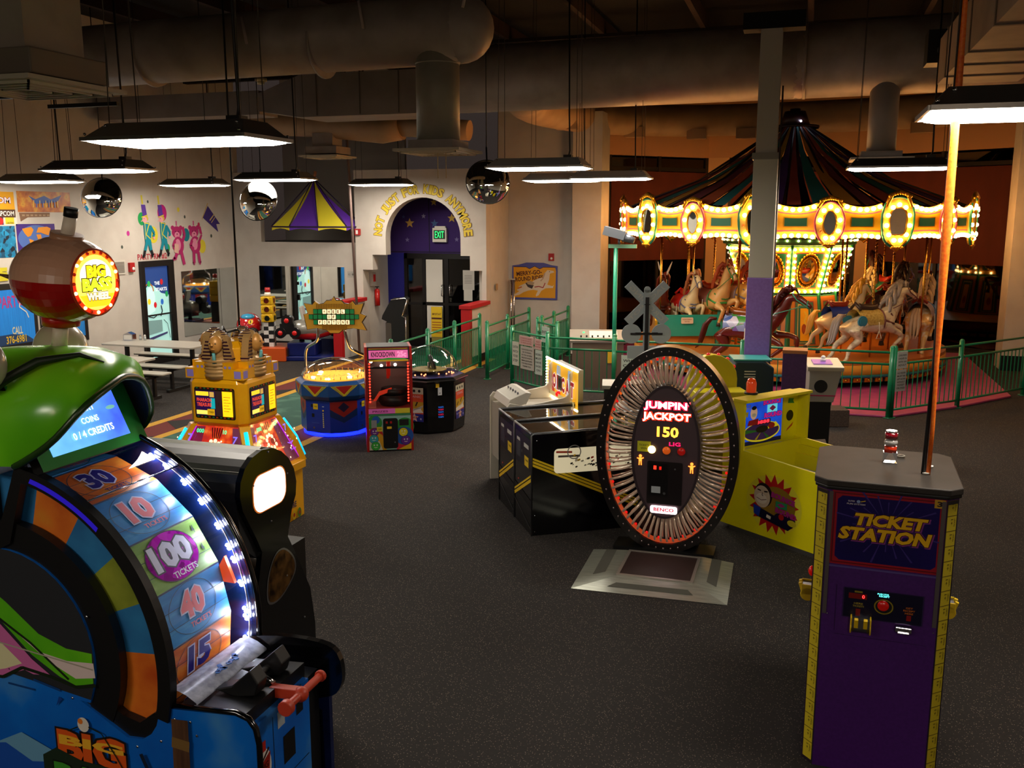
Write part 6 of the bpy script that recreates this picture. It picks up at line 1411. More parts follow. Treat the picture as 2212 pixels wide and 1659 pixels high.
    for q in range(7): b.disc(-0.3 + q * 0.1, 0.06, 0.035, M('#c8a41c' if q % 2 else '#4a7a2c', 0.4), ry=0.05); b.disc(-0.3 + q * 0.1, 0.06, 0.02, M('#a0341c', 0.4))
    b.obj('cabinet_art', None, ph)
# busts
hdm, fcm, brd = M('#b8905a', 0.3, 0.2), M('#d0944c', 0.35, 0.1), M('#5aa0a0', 0.4); strp = M('#3a1c2e', 0.35, 0.2)
for i in range(4):
    a = i * PI / 2 - PI / 2 + 0.0
    R = Matrix.Translation((0.20 * math.cos(a), 0.20 * math.sin(a), 1.50)) @ Matrix.Rotation(a + PI / 2 + 0.12, 4, 'Z') @ Matrix.Scale(1.15, 4)
    # faces -Y locally
    b = B(); b.sph((0, 0, 0.09), (0.125, 0.085, 0.11), 16, 8).cyl((0, 0, 0), (0, 0, 0.08), 0.12, 0.125, n=16)
    for k in range(5): b.lathe([(0.126 - 0.0 * k, 0.02 + k * 0.03), (0.13, 0.03 + k * 0.03), (0.126, 0.04 + k * 0.03)], n=18)
    b.cyl((0, -0.01, 0.15), (0, -0.02, 0.24), 0.045, n=12); b.bm.transform(R); bu = b.obj('bust', hdm, ph)
    b = B().sph((0, -0.06, 0.28), (0.056, 0.055, 0.075), 16, 10); b.cyl((0, -0.125, 0.272), (0, -0.105, 0.30), 0.013, 0.006, n=8).sph((0, -0.108, 0.245), (0.02, 0.012, 0.006), 8, 4); b.bm.transform(R); b.obj('face', fcm, bu)
    b = B().mat(hdm)
    b.sph((0, 0.01, 0.305), (0.078, 0.08, 0.085), 20, 10)
    for sx in (-1, 1): b.prism([(sx * 0.05, 0.36), (sx * 0.095, 0.33), (sx * 0.13, 0.2), (sx * 0.135, 0.14), (sx * 0.062, 0.14), (sx * 0.06, 0.26)], 0.06, (0, -0.045, 0), (1, 0, 0), (0, 0, 1), (0, 1, 0))
    b.mat(strp)
    for k in range(6):
        z = 0.3 + 0.09 * math.sin(k * 0.25); r = 1.03
        ang = -0.15 + k * 0.28
        b.tube([(0.080 * math.cos(ang) * math.cos(t), 0.008 + 0.083 * math.cos(ang) * math.sin(t), 0.305 + 0.088 * math.sin(ang)) for t in [(-0.25 + q * 0.1) * PI for q in range(16)]], 0.0045, 5)
    for k in range(6):
        z = 0.155 + k * 0.028; w_ = 0.137 - k * 0.008
        for sx in (-1, 1): b.box(min(sx * 0.056, sx * w_), max(sx * 0.056, sx * w_), -0.05, 0.02, z, z + 0.011)
    b.bm.transform(R); b.obj('striped_headcloth', None, bu)
    b = B().cyl((0, -0.1, 0.215), (0, -0.09, 0.11), 0.013, 0.018, n=8); b.bm.transform(R); b.obj('beard', brd, bu)
    b = B()
    for sx in (-1, 1): b.sph((sx * 0.023, -0.108, 0.293), (0.010, 0.006, 0.005), 8, 4)
    b.bm.transform(R); b.obj('eye', BLACK, bu)
tag(B().tube([(-5.35, 7.75, 1.85), (-5.38, 7.72, 1.95), (-5.3, 7.6, 1.9), (-5.2, 7.7, 1.93), (-5.25, 7.85, 1.86)], 0.012, 6).obj('cable_coil', BLACK), 'loose black cable coiled on top of the yellow treasure machine', 'cable')

# ================================================================== WHEEL DOME GAME
def octo(r, z, rot=PI / 8, n=8): return [(r * math.cos(rot + 2 * PI * i / n), r * math.sin(rot + 2 * PI * i / n), z) for i in range(n)]
def octs(b, secs, caps=True): return b.skin([[b.bm.verts.new(p) for p in octo(*s)] for s in secs], caps, False)
navyb = M('#12309a', 0.35, coat=0.2); wfb = M('#1c4a86', 0.35, coat=0.2)
wf_ = T('dome_game', 'blue round coin game with glowing yellow dome and WHEEL OF FORTUNE sign', 'arcade game', (-6.28, 11.6, 0), math.radians(-4))
b = octs(B(), [(0.5, 0.07), (0.5, 0.52), (0.52, 0.52)]); b.obj('base', navyb, wf_)
octs(B(), [(0.52, 0.52), (0.565, 0.58), (0.565, 0.74), (0.5, 0.78)]).obj('collar', wfb, wf_, bevel=0.01)
B().cyl((0, 0, 0.0), (0, 0, 0.07), 0.42, n=16).obj('plinth', BLACK, wf_)
B().cyl((0, 0, 0.01), (0, 0, 0.05), 0.46, n=24).obj('blue_underglow', E('#1420ff', 7), wf_)
B().cyl((0, 0, 0.779), (0, 0, 0.80), 0.44, n=36).obj('lit_disc', M('#e8a840', 0.4, emit=1.5, ecol='#ffa830'), wf_)
b = B(); b.frame((0, 0, 0.801), (1, 0, 0), (0, 1, 0), 0.001, 0.001)
for i in range(24):
    a = 2 * PI * i / 24; b.line([(0.2 * math.cos(a), 0.2 * math.sin(a)), (0.42 * math.cos(a), 0.42 * math.sin(a))], 0.006, M('#5a3a10', 0.5))
    b.text(str(5 * (i % 6 + 1)), 0.34 * math.cos(a + .13), 0.34 * math.sin(a + .13), 0.05, 0.05, M('#6a3c10', 0.5), rot=a + .13 - PI / 2)
b.obj('wheel_markings', None, wf_)
for x, y in ((-0.15, -0.32), (0.12, -0.38), (0.3, -0.1), (-0.3, 0.1)): B().sph((x, y, 0.81), (0.04, 0.03, 0.015), 10, 5).obj('glow_bulb', E('#ffe8b0', 14), wf_)
b = B()
for i in range(30):
    a = 2 * PI * i / 30; b.cyl((0.43 * math.cos(a), 0.43 * math.sin(a), 0.8), (0.43 * math.cos(a), 0.43 * math.sin(a), 0.84), 0.006, n=5)
b.obj('pegs', M('#c9a050', 0.3, 0.8), wf_)
B().sph((0, 0, 0.79), (0.475, 0.475, 0.26), 36, 10, z0=0.0).obj('dome', glass('#fff8f0', 1.3), wf_)
for i in range(8):
    a = PI / 8 + 2 * PI * (i + 0.5) / 8; n_ = Vector((math.cos(a), math.sin(a), 0)); u = Vector((-n_.y, n_.x, 0)); ap_ = 0.5 * math.cos(PI / 8)
    b = B(); b.frame(n_ * (0.565 * math.cos(PI / 8)), u, (0, 0, 1), 0.0012, 0.00035)
    yl = M('#c8bc24', 0.4); rd = M('#a82824', 0.4)
    b.poly([(-0.19, 0.73), (0.19, 0.73), (0.02, 0.585), (-0.02, 0.585)], yl); b.poly([(-0.12, 0.725), (0.12, 0.725), (0.0, 0.61)], rd)
    for q in (0.145, 0.165): b.line([(-q, 0.73), (-0.0 - (q - .13), 0.59)], 0.004, M('#1a3a60', 0.4)); b.line([(q, 0.73), (0.0 + (q - .13), 0.59)], 0.004, M('#1a3a60', 0.4))
    b.frame(n_ * ap_, u, (0, 0, 1), 0.0012, 0.00035)
    if i % 2 == 0:
        b.poly([(-0.19, 0.52), (0.19, 0.52), (0.19, 0.3), (0.0, 0.2), (-0.19, 0.3)], M('#0c2a5a', 0.4)); b.poly([(-0.19, 0.5), (0.19, 0.5), (0.19, 0.4), (0.0, 0.28), (-0.19, 0.4)], M('#8a2420', 0.4)); b.poly([(-0.08, 0.42), (0, 0.49), (0.08, 0.42), (0, 0.35)], M('#141c3a', 0.4))
    else:
        b.rect(-0.11, -0.08, 0.42, 0.46, BLACK); b.rect(-0.075, 0.0, 0.39, 0.47, M('#d8b81c', 0.5)); b.text('TOKEN', -0.038, 0.43, 0.05, 0.02, BLACK); b.rect(-0.1, -0.06, 0.28, 0.33, BLACK); b.rect(0.07, 0.1, 0.43, 0.44, M('#d0d4e0', 0.4)); b.disc(-0.07, 0.13, 0.015, STEEL)
        for q in range(8): b.rect(0.075, 0.092, 0.14 + q * 0.027, 0.158 + q * 0.027, M('#d0c870', 0.5))
        b.disc(0.085, 0.38, 0.012, YEL); b.line([(-0.1, 0.2), (0.02, 0.2)], 0.004, M('#4a6ac0', 0.4))
    b.obj('side_art', None, wf_)
tubes = [[(-0.55, 0.12, 0.7), (-0.56, 0.12, 1.0), (-0.53, 0.12, 1.14), (-0.44, 0.1, 1.2), (-0.33, 0.05, 1.25), (-0.28, 0.03, 1.32), (-0.27, 0.02, 1.46)], [(0.52, 0.2, 0.74), (0.5, 0.2, 0.95), (0.42, 0.2, 1.05), (0.25, 0.18, 1.12), (0.16, 0.14, 1.2), (0.14, 0.05, 1.46)]]
for tt in tubes: B().tube(smoothpts(tt, 4), 0.022, 10).obj('bent_tube', CHROME, wf_)
sg = B(); R = Matrix.Translation((0.02, 0.0, 1.64)) @ Matrix.Rotation(math.radians(21), 4, 'Z')
ol = [(-0.4, -0.09), (-0.42, 0.02), (-0.36, 0.03), (-0.41, 0.17), (-0.3, 0.15), (-0.26, 0.2), (-0.2, 0.16), (-0.14, 0.17), (-0.1, 0.21), (-0.03, 0.21), (0.0, 0.26), (0.03, 0.21), (0.1, 0.21), (0.14, 0.17), (0.2, 0.16), (0.26, 0.2), (0.3, 0.15), (0.41, 0.17), (0.36, 0.03), (0.44, 0.0), (0.38, -0.09), (0.44, -0.2), (0.25, -0.17), (0.12, -0.19), (0.06, -0.24), (-0.06, -0.24), (-0.12, -0.19), (-0.25, -0.17), (-0.38, -0.19)]
sg.mat(M('#3a2410', 0.4)).prism([(x * 1.03, y * 1.04) for x, y in ol], 0.05, (0, 0.0, 0), (1, 0, 0), (0, 0, 1), (0, 1, 0)); sg.mat(M('#dca83c', 0.35, 0.2))
sg.prism(ol, 0.03, (0, -0.022, 0), (1, 0, 0), (0, 0, 1), (0, 1, 0))
sg.mat(M('#8a5c18', 0.35, 0.5))
for q in range(22):
    x = -0.24 + q * 0.023; sg.box(x, x + 0.006, -0.026, -0.021, 0.1 if abs(x) > .1 else 0.11, 0.17); sg.box(x * 0.7, x * 0.7 + 0.006, -0.026, -0.021, -0.2, -0.135)
sg.bm.transform(R); so_ = sg.obj('sign_board', None, wf_, label='gold sunburst WHEEL OF FORTUNE board')
b = B(); b.frame((0, -0.025, 0), (1, 0, 0), (0, 0, 1), 0.0012, 0.0004); gt, gd = M('#1f7a44', 0.3, emit=0.25), M('#0c2a18', 0.5); cell = 0.064
rows = [('  WHEEL  ', 0.062), (' ' * 4 + 'OF' + ' ' * 5, -0.012), (' FORTUNE ', -0.086)]
for s, y in rows:
    n_ = len(s)
    for k, c in enumerate(s):
        x = (k - (n_ - 1) / 2) * cell
        b.rect(x - cell / 2, x + cell / 2, y - 0.035, y + 0.035, gd)
for s, y in rows:
    n_ = len(s)
    for k, c in enumerate(s):
        x = (k - (n_ - 1) / 2) * cell
        b.rrect(x - 0.027, x + 0.027, y - 0.03, y + 0.03, 0.008, gt if c == ' ' else E('#f8d8a0', 1.6))
b.lay += 0.002
for s, y in rows:
    n_ = len(s)
    for k, c in enumerate(s):
        x = (k - (n_ - 1) / 2) * cell
        if c != ' ': b.text(c, x, y, 0.026 if c != 'I' else 0.008, 0.042, M('#6a2a18', 0.5), bold=0.04); b.lay -= b.step
b.bm.transform(R); b.obj('letter_tiles', None, so_)

# ================================================================== 25 CENT CABINET
cy_ = T('cabinet_game', 'tall red-edged cabinet with pink 25 cent marquee and cartoon-face lower panel', 'arcade game', (-5.13, 10.9, 0), math.radians(28))
redc = M('#a01a14', 0.35, coat=0.2)
B().mat(redc).prism([(-0.2, 0), (0.3, 0), (0.3, 1.36), (-0.12, 1.36), (-0.2, 1.2)], 0.03, (-0.3, 0, 0), (0, 1, 0), (0, 0, 1), (1, 0, 0)).prism([(-0.2, 0), (0.3, 0), (0.3, 1.36), (-0.12, 1.36), (-0.2, 1.2)], 0.03, (0.27, 0, 0), (0, 1, 0), (0, 0, 1), (1, 0, 0)).obj('side_panel', None, cy_)
BX(-0.27, 0.27, -0.19, 0.29, 0.02, 0.56).obj('lower_box', BLACK, cy_); BX(-0.27, 0.27, 0.27, 0.29, 0.56, 1.35).obj('back_panel', M('#6e5c58', 0.4), cy_); BX(-0.27, 0.27, -0.12, 0.29, 1.33, 1.36).obj('roof', BLACK, cy_)
BX(-0.27, 0.27, -0.18, 0.26, 0.56, 0.57).obj('tray_floor', M('#a8403a', 0.4), cy_)
BX(-0.27, 0.27, -0.185, -0.16, 1.085, 1.11).obj('cross_bar', BLACK, cy_)
b = B(); up = Vector((0, 0.08, 0.16)).normalized(); b.frame((0, -0.2, 1.2), (1, 0, 0), up, 0.0012, 0.0004)
b.rect(-0.27, 0.27, 0.0, 0.18, M('#20101c', 0.4)); b.rect(-0.25, 0.25, 0.02, 0.13, E('#d8609c', 0.5)); b.text('KNOCKDOWN', -0.07, 0.075, 0.3, 0.07, M('#3a1028', 0.5), bold=0.03); b.text('25c', 0.17, 0.075, 0.12, 0.08, E('#f090c0', 0.6), bold=0.06)
b.poly([(-0.2, 0.0), (0.25, 0.0), (0.2, 0.02), (0.0, 0.03)], M('#3a9a3c', 0.5)); b.rect(-0.25, 0.25, 0.145, 0.15, YEL); b.rect(-0.25, 0.25, 0.16, 0.164, M('#c05020', 0.5)); b.rect(-0.25, 0.25, -0.02, 0.0, M('#c8a020', 0.4))
b.obj('marquee', None, cy_)
b = B()
for sx in (-1, 1):
    for k in range(14): b.sph((sx * 0.245, -0.2, 0.66 + k * 0.038), (0.012, 0.006, 0.013), 6, 4)
b.obj('red_led_strip', E('#ff3020', 5), cy_)
for x, y, z in ((-0.22, -0.1, 1.17), (0.2, -0.1, 1.19), (-0.08, 0.1, 1.08), (0.1, 0.1, 1.09)): B().sph((x, y, z), 0.02, 10, 6).obj('spot_bulb', E('#ffe8d0', 22), cy_)
b = B().lathe([(0.0, 0.0), (0.16, 0.0), (0.19, 0.05), (0.19, 0.14), (0.17, 0.14)], (0.06, 0.05, 0.57), 28).lathe([(0.0, 0.14), (0.15, 0.14), (0.18, 0.17), (0.17, 0.22), (0.0, 0.22)], (0.08, 0.08, 0.57), 28); b.obj('turntable', M('#1a1210', 0.4), cy_)
b = B()
for k in range(5): b.tube([(-0.2, -0.15, 0.62 + k * 0.01), (-0.12, -0.08, 0.72 + k * 0.012), (0.04, -0.05, 0.77 + k * 0.01)], 0.006, 5)
b.obj('red_chute', M('#d84028', 0.3, emit=0.4), cy_); B().cyl((0.0, 0.05, 1.3), (0.0, 0.05, 0.92), 0.02, n=8).cyl((0.03, 0.05, 1.3), (0.02, 0.05, 0.95), 0.012, n=6).obj('claw_arm', M('#c02818', 0.3, emit=0.3), cy_); BX(-0.27, -0.17, -0.17, -0.02, 0.57, 0.66).obj('prize_box', M('#c06a58', 0.5), cy_)
b = B(); b.face([(-0.27, -0.195, 0.6), (0.27, -0.195, 0.6), (0.27, -0.195, 1.2), (-0.27, -0.195, 1.2)]); b.obj('glass_front', glass('#f4f0f0', 1.0), cy_)
b = B(); b.frame((0, -0.197, 0), (1, 0, 0), (0, 0, 1), 0.0012, 0.00035)
b.rect(-0.27, 0.07, 0.50, 0.565, E('#b0508c', 0.3)); b.rect(0.07, 0.26, 0.50, 0.565, M('#d0c430', 0.5)); b.text('PRIZES', -0.12, 0.53, 0.2, 0.025, M('#5a2048', 0.5)); b.rect(-0.27, 0.27, 0.475, 0.495, M('#3a8a5a', 0.5))
b.obj('rail_strip', None, cy_)
b = B(); b.frame((0, -0.197, 0), (1, 0, 0), (0, 0, 1), 0.0012, 0.00035)
b.rect(-0.27, 0.27, 0.02, 0.47, M('#8ab8b0', 0.4)); b.disc(-0.2, 0.38, 0.1, M('#2a8a3c', 0.4)); b.disc(-0.18, 0.42, 0.05, M('#2058b0', 0.4)); b.disc(0.19, 0.32, 0.12, M('#2a8a3c', 0.4)); b.disc(-0.19, 0.22, 0.1, M('#c02030', 0.4)); b.poly([(-0.27, 0.02), (-0.05, 0.02), (-0.1, 0.22), (-0.2, 0.28), (-0.27, 0.2)], M('#d8a020', 0.4)); b.poly([(-0.27, 0.02), (-0.1, 0.02), (-0.14, 0.14), (-0.27, 0.16)], M('#c8ccb8', 0.4)); b.poly([(0.27, 0.02), (0.08, 0.02), (0.1, 0.2), (0.2, 0.3), (0.27, 0.25)], M('#c82840', 0.4)); b.disc(0.18, 0.2, 0.12, M('#2050a0', 0.4)); b.poly([(0.1, 0.02), (0.27, 0.02), (0.27, 0.1)], M('#d8b020', 0.4))
for x, z, r, c in ((-0.2, 0.26, 0.05, '#6a2a8a'), (-0.21, 0.17, 0.055, '#3a9aa8'), (-0.19, 0.075, 0.055, '#3aa83c'), (0.17, 0.25, 0.055, '#d8c828'), (0.2, 0.14, 0.06, '#5a2a8a')):
    b.disc(x, z, r * 1.08, BLACK); b.disc(x, z, r, M(c, 0.35)); b.disc(x - 0.018, z + 0.015, 0.009, WHITE); b.disc(x + 0.018, z + 0.015, 0.009, WHITE); b.line([(x - 0.02, z - 0.012), (x, z - 0.02), (x + 0.02, z - 0.012)], 0.007, WHITE)
b.rrect(-0.09, 0.1, 0.04, 0.44, 0.03, M('#101012', 0.35)); b.rect(-0.055, -0.03, 0.37, 0.40, M('#a01c1c', 0.3)); b.rect(0.0, 0.025, 0.37, 0.40, M('#a01c1c', 0.3)); b.rect(-0.04, 0.02, 0.3, 0.33, YEL); b.rect(0.12, 0.24, 0.34, 0.42, M('#141414', 0.4)); b.rect(-0.24, -0.17, 0.32, 0.42, M('#8a8c8e', 0.4)); b.rect(-0.17, -0.1, 0.27, 0.33, M('#d0bc28', 0.5)); b.text('TOKEN', -0.135, 0.3, 0.05, 0.02, BLACK); b.disc(0.06, 0.12, 0.01, STEEL)
b.obj('cartoon_front', None, cy_)

# ================================================================== TITANIC DOME
ti = T('dome_game', 'black eight-sided TITANIC coin game under a tall clear dome', 'arcade game', (-5.10, 12.2, 0), math.radians(-3))
octs(B(), [(0.50, 0.02), (0.52, 0.25), (0.52, 0.72), (0.56, 0.76), (0.50, 0.79)]).obj('cabinet', GBLACK, ti)
b = B(); b.skin([[b.bm.verts.new(p) for p in octo(0.562, z)] for z in (0.752, 0.765)], False, False); b.obj('chrome_rim', CHROME, ti)
octs(B(), [(0.5, 0.79), (0.46, 0.80)]).obj('deck', M('#1c1c50', 0.4), ti)
B().sph((0, 0, 0.80), (0.43, 0.43, 0.40), 36, 12, z0=0.0).obj('dome', glass('#fafaf8', 1.4), ti)
for i in range(8):
    a = PI / 8 + 2 * PI * (i + 0.5) / 8; n_ = Vector((math.cos(a), math.sin(a), 0)); u = Vector((-n_.y, n_.x, 0)); b = B(); b.frame(n_ * (0.52 * math.cos(PI / 8)), u, (0, 0, 1), 0.0012, 0.00035)
    if i % 2:
        b.rect(-0.14, 0.14, 0.18, 0.66, M('#c84a28', 0.4)); b.rect(-0.14, 0.14, 0.57, 0.66, M('#b8b49c', 0.5))
        for q in (-0.08, 0, 0.08): b.disc(q, 0.615, 0.02, BLACK)
        b.text('TITANIC', 0, 0.535, 0.22, 0.035, M('#e0a0a0', 0.5)); b.rect(-0.14, 0.14, 0.33, 0.46, M('#b89028', 0.4)); b.poly([(-0.14, 0.34), (0.12, 0.38), (0.14, 0.42), (0.1, 0.36), (0.14, 0.31), (-0.14, 0.29)], M('#d8d0c0', 0.4)); b.line([(-0.1, 0.37), (-0.06, 0.42)], 0.02, M('#302018', 0.4)); b.line([(0.02, 0.4), (0.05, 0.46)], 0.02, M('#302018', 0.4)); b.rect(-0.14, 0.14, 0.18, 0.29, M('#2a2c7a', 0.4)); b.star(0, 0.235, 0.07, 0.03, 5, M('#d0a890', 0.4)); b.rect(-0.04, 0.04, 0.225, 0.25, M('#7a2018', 0.4)); b.text('STAR', 0, 0.238, 0.06, 0.015, M('#e0c8a0', 0.4)); b.star(0.1, 0.22, 0.02, 0.009, 5, M('#b8b8d0', 0.4)); b.star(-0.11, 0.25, 0.02, 0.009, 5, M('#b8b8d0', 0.4))
    else:
        b.rect(-0.04, 0.02, 0.55, 0.66, M('#b0b4b8', 0.4)); b.disc(-0.01, 0.58, 0.008, BLACK); b.rect(-0.07, -0.02, 0.66, 0.715, YEL)
        for q in range(5): b.text('TICKETS', 0.0, 0.24 + q * 0.035, 0.08, 0.022, E('#2a6ad0' if q % 2 == 0 else '#d02050', 0.7))
    b.obj('side_art', None, ti)
b = B()
for i in range(4):
    a = i * PI / 2 + 0.4; b.tube([(0.05 * math.cos(a), 0.05 * math.sin(a), 0.86), (0.36 * math.cos(a), 0.36 * math.sin(a), 0.87)], 0.007, 5)
b.cyl((0, 0, 0.80), (0, 0, 0.95), 0.02, n=8); b.obj('spinner_arm', M('#b8b0a8', 0.3, 0.6), ti)
B().cyl((0.06, -0.05, 0.95), (0.085, -0.03, 0.96), 0.12, n=24).obj('spinner_disc', M('#28282a', 0.3), ti); B().sph((0, 0, 0.85), (0.26, 0.26, 0.02), 20, 6).obj('mound', M('#8a7a3c', 0.5), ti)
b = B(); rq = random.Random(5)
for i in range(16): a = rq.uniform(0, 6.28); r = rq.uniform(0.28, 0.4); b.sph((r * math.cos(a), r * math.sin(a), 0.82), 0.012, 6, 4)
b.obj('deck_bulbs', E('#ff7a50', 6), ti)

# ================================================================== BLACK TABLE GAMES
ax = Vector((0.841, 0.541, 0)); fx = Vector((-0.543, 0.840, 0)); AR = math.atan2(0.541, 0.841)
def table_game(label, org, art):
    # local x = along the cabinet away from the player, y = across
    t = T('table_game', label, 'arcade game', (org[0], org[1], 0), AR, 'black glass-topped table games')
    L, Wd = 1.55, 0.60
    B().mat(GBLACK).prism([(0, 0), (L, 0), (L, 1.02), (0, 0.99)], 0.02, (0, 0, 0), (1, 0, 0), (0, 0, 1), (0, 1, 0)).prism([(0, 0), (L, 0), (L, 1.02), (0, 0.99)], 0.02, (0, Wd - 0.02, 0), (1, 0, 0), (0, 0, 1), (0, 1, 0)).obj('side_wall', None, t)
    BX(0.0, 0.02, 0.02, Wd - 0.02, 0.0, 0.98).obj('front_wall', GBLACK, t)
    BX(L - 0.35, L, 0.02, Wd - 0.02, 0.0, 1.02).obj('back_box', BLACK, t)
    BX(0.02, L - 0.35, 0.02, Wd - 0.02, 0.84, 0.86).obj('playfield', M('#4a3424', 0.4, emit=0.1), t)
    b = B(); b.frame((0, 0, 0.86), (1, 0, 0), (0, 1, 0), 0.002, 0.0005); b.poly(rr_pts(0.3, 1.1, 0.1, 0.5, 0.15), M('#8a8a7c', 0.4, emit=0.25)); b.disc(0.85, 0.3, 0.14, M('#5a9a6a', 0.4, emit=0.3)); b.annulus(0.85, 0.3, 0.06, 0.09, WHITE); b.annulus(0.85, 0.3, 0.11, 0.13, WHITE); b.rect(0.4, 0.62, 0.2, 0.4, M('#c8c0a8', 0.4, emit=0.3)); b.obj('field_art', None, t)
    b = B()
    for y in (0.0, Wd): b.tube([(0, y, 0.0), (0, y, 0.98), (0.02, y, 1.0), (L, y, 1.03)], 0.009, 6)
    b.cyl((0, 0, 0.995), (0, Wd, 0.995), 0.012, n=8)
    b.obj('metal_trim', STEEL, t)
    b = B().face([(0.02, 0.02, 0.98), (L - 0.35, 0.02, 1.0), (L - 0.35, Wd - 0.02, 1.0), (0.02, Wd - 0.02, 0.98)]) or None
    g = B(); g.face([(0.02, 0.02, 0.985), (L - 0.35, 0.02, 1.005), (L - 0.35, Wd - 0.02, 1.005), (0.02, Wd - 0.02, 0.985)]); g.obj('glass_top', glass('#ffffff', 1.2), t)
    b = B(); b.frame((0, Wd, 0), (0, -1, 0), (0, 0, 1), 0.0012, 0.00035)
    # front face art is drawn in y
    b.rect(0.03, 0.57, 0.62, 0.93, M('#1c1c1e', 0.35)); b.rect(0.08, 0.22, 0.68, 0.86, M('#3c3e42', 0.35)); b.rect(0.09, 0.2, 0.84, 0.87, M('#c8c8c0', 0.4)); b.rect(0.34, 0.50, 0.82, 0.86, M('#c8c8c0', 0.4)); b.rect(0.36, 0.5, 0.64, 0.74, YEL); b.text('TOKEN', 0.43, 0.7, 0.1, 0.02, BLACK); b.disc(0.27, 0.76, 0.014, CHROME)
    b.poly([(0.0, 0.40), (0.6, 0.66 - 0.32), (0.6, 0.42 - 0.16), (0.0, 0.32)], M('#101012', 0.3))
    b.line([(0.01, 0.27), (0.59, 0.55)], 0.035, YEL); b.line([(0.01, 0.31), (0.59, 0.59)], 0.02, YEL); b.line([(0.01, 0.29), (0.59, 0.57)], 0.006, BLACK); b.line([(0.01, 0.22), (0.59, 0.06)], 0.008, STEEL); b.disc(0.15, 0.45, 0.008, M('#c03020', 0.4, emit=0.6))
    b.obj('coin_front', None, t)
    if art:
        b = B(); b.frame((0, 0, 0), (1, 0, 0), (0, 0, 1), 0.0012, 0.00035)
        b.line([(0.0, 0.70), (1.5, 0.03)], 0.022, YEL); b.line([(0.0, 0.732), (1.55, 0.04)], 0.022, YEL); b.line([(0.0, 0.762), (1.55, 0.07)], 0.018, YEL)
        win = rr_pts(0.22, 1.1, 0.60, 0.84, 0.04); b.poly(win, E('#b8ac8c', 0.9))
        b.line([(0.24, 0.81), (0.4, 0.80)], 0.02, M('#b0402a', 0.5)); b.line([(0.26, 0.765), (0.48, 0.76)], 0.02, M('#5a5048', 0.5)); b.annulus(0.42, 0.8, 0.06, 0.07, M('#8a8a86', 0.3))
        rq = random.Random(4)
        for k in range(40):
            x, z = rq.uniform(0.38, 1.0), rq.uniform(0.64, 0.77); s = rq.uniform(0.01, 0.03)
            b.poly([(x, z), (x + s, z + s * .4), (x + s * .8, z + s), (x - s * .2, z + s * .7)], M(rq.choice(['#e8e4d4', '#3a3a36', '#8a8a80', '#c8c4b0', '#20201e', '#c03020', '#d8b020', '#f0ecd8']), 0.4))
        b.obj('side_window', None, t)
        b = B()
        for x, z in ((0.03, 0.04), (0.03, 0.2), (0.05, 0.93)): b.sph((x, -0.003, z), (0.006, 0.004, 0.006), 8, 4)
        b.obj('bolt', CHROME, t)
    b = B(); b.frame((L - 0.351, Wd, 0), (0, -1, 0), (0, 0, 1), 0.002, 0.0004); b.rect(0.03, 0.57, 0.6, 0.97, M('#b89a3c', 0.5, emit=0.5)); b.disc(0.2, 0.8, 0.06, M('#c03020', 0.4)); b.obj('inner_art', None, t)
    return t
P1 = Vector((-2.371, 8.137, 0))
table_game('black glass-topped table game with yellow stripes and side window, nearest the lit ring', P1, True)
table_game('black glass-topped table game outermost from the lit ring', P1 + fx * 0.615, False)
# white game with lit bulb-bordered sign
o = P1 + fx * 1.29
wg = T('white_game', 'white side-walled bowling style game with bulb-bordered lit sign', 'arcade game', (o.x, o.y, 0), AR)
whm = M('#c9c4b4', 0.4)
sp = [(0.10, 0), (1.02, 0), (1.02, 1.38), (0.86, 1.36), (0.82, 1.3), (0.82, 1.14), (0.79, 1.08), (0.7, 1.04), (0.1, 0.92)]
sp = [(0.1, 0), (0.97, 0), (0.97, 1.36), (0.84, 1.36), (0.815, 1.32), (0.815, 1.16)] + [(0.815 - 0.09 * (1 - math.cos(math.radians(a))) , 1.14 - 0.08 * math.sin(math.radians(a))) for a in (20, 40, 60, 80)] + [(0.5, 1.02), (0.3, 0.995), (0.14, 1.03), (0.1, 0.98)]
B().mat(whm).prism(sp, 0.03, (0, 0, 0), (1, 0, 0), (0, 0, 1), (0, 1, 0)).prism(sp, 0.03, (0, 0.72, 0), (1, 0, 0), (0, 0, 1), (0, 1, 0)).obj('side_panel', None, wg, bevel=0.005)
BX(0.12, 0.94, 0.03, 0.72, 0.3, 0.93).obj('lane', M('#a8a294', 0.5), wg)
B().mat(M('#d0ccc0', 0.35)).prism([(0.12, 0.98), (0.34, 1.0), (0.40, 1.12), (0.34, 1.13), (0.16, 1.06)], 0.6, (0, 0.06, 0), (1, 0, 0), (0, 0, 1), (0, 1, 0)).obj('control_tray', None, wg, bevel=0.006)
b = B()
for k in range(5): b.cyl((0.27, 0.14 + k * 0.1, 1.09), (0.265, 0.14 + k * 0.1, 1.125), 0.01, n=8)
b.obj('control_button', M('#6a6a70', 0.4), wg)
BX(0.86, 0.96, 0.03, 0.72, 0.93, 1.36).obj('sign_housing', M('#8a857a', 0.5), wg)
b = B(); b.frame((0.85, 0.74, 0), (0, -1, 0), (0, 0, 1), 0.004, 0.0015)
b.rect(-0.18, 0.92, 0.94, 1.38, M('#d8a82c', 0.5, emit=0.9)); b.rect(-0.14, 0.88, 0.98, 1.34, M('#dca020', 0.4, emit=0.7))
b.poly([(-0.14, 1.0), (0.0, 1.3), (0.12, 1.0)], M('#b82a20', 0.4, emit=0.5)); b.poly([(0.15, 1.05), (0.2, 1.34), (0.32, 1.34), (0.34, 1.05)], M('#9ab0c8', 0.4, emit=0.6)); b.poly([(0.55, 1.05), (0.6, 1.34), (0.7, 1.34), (0.72, 1.05)], M('#9ab0c8', 0.4, emit=0.6))
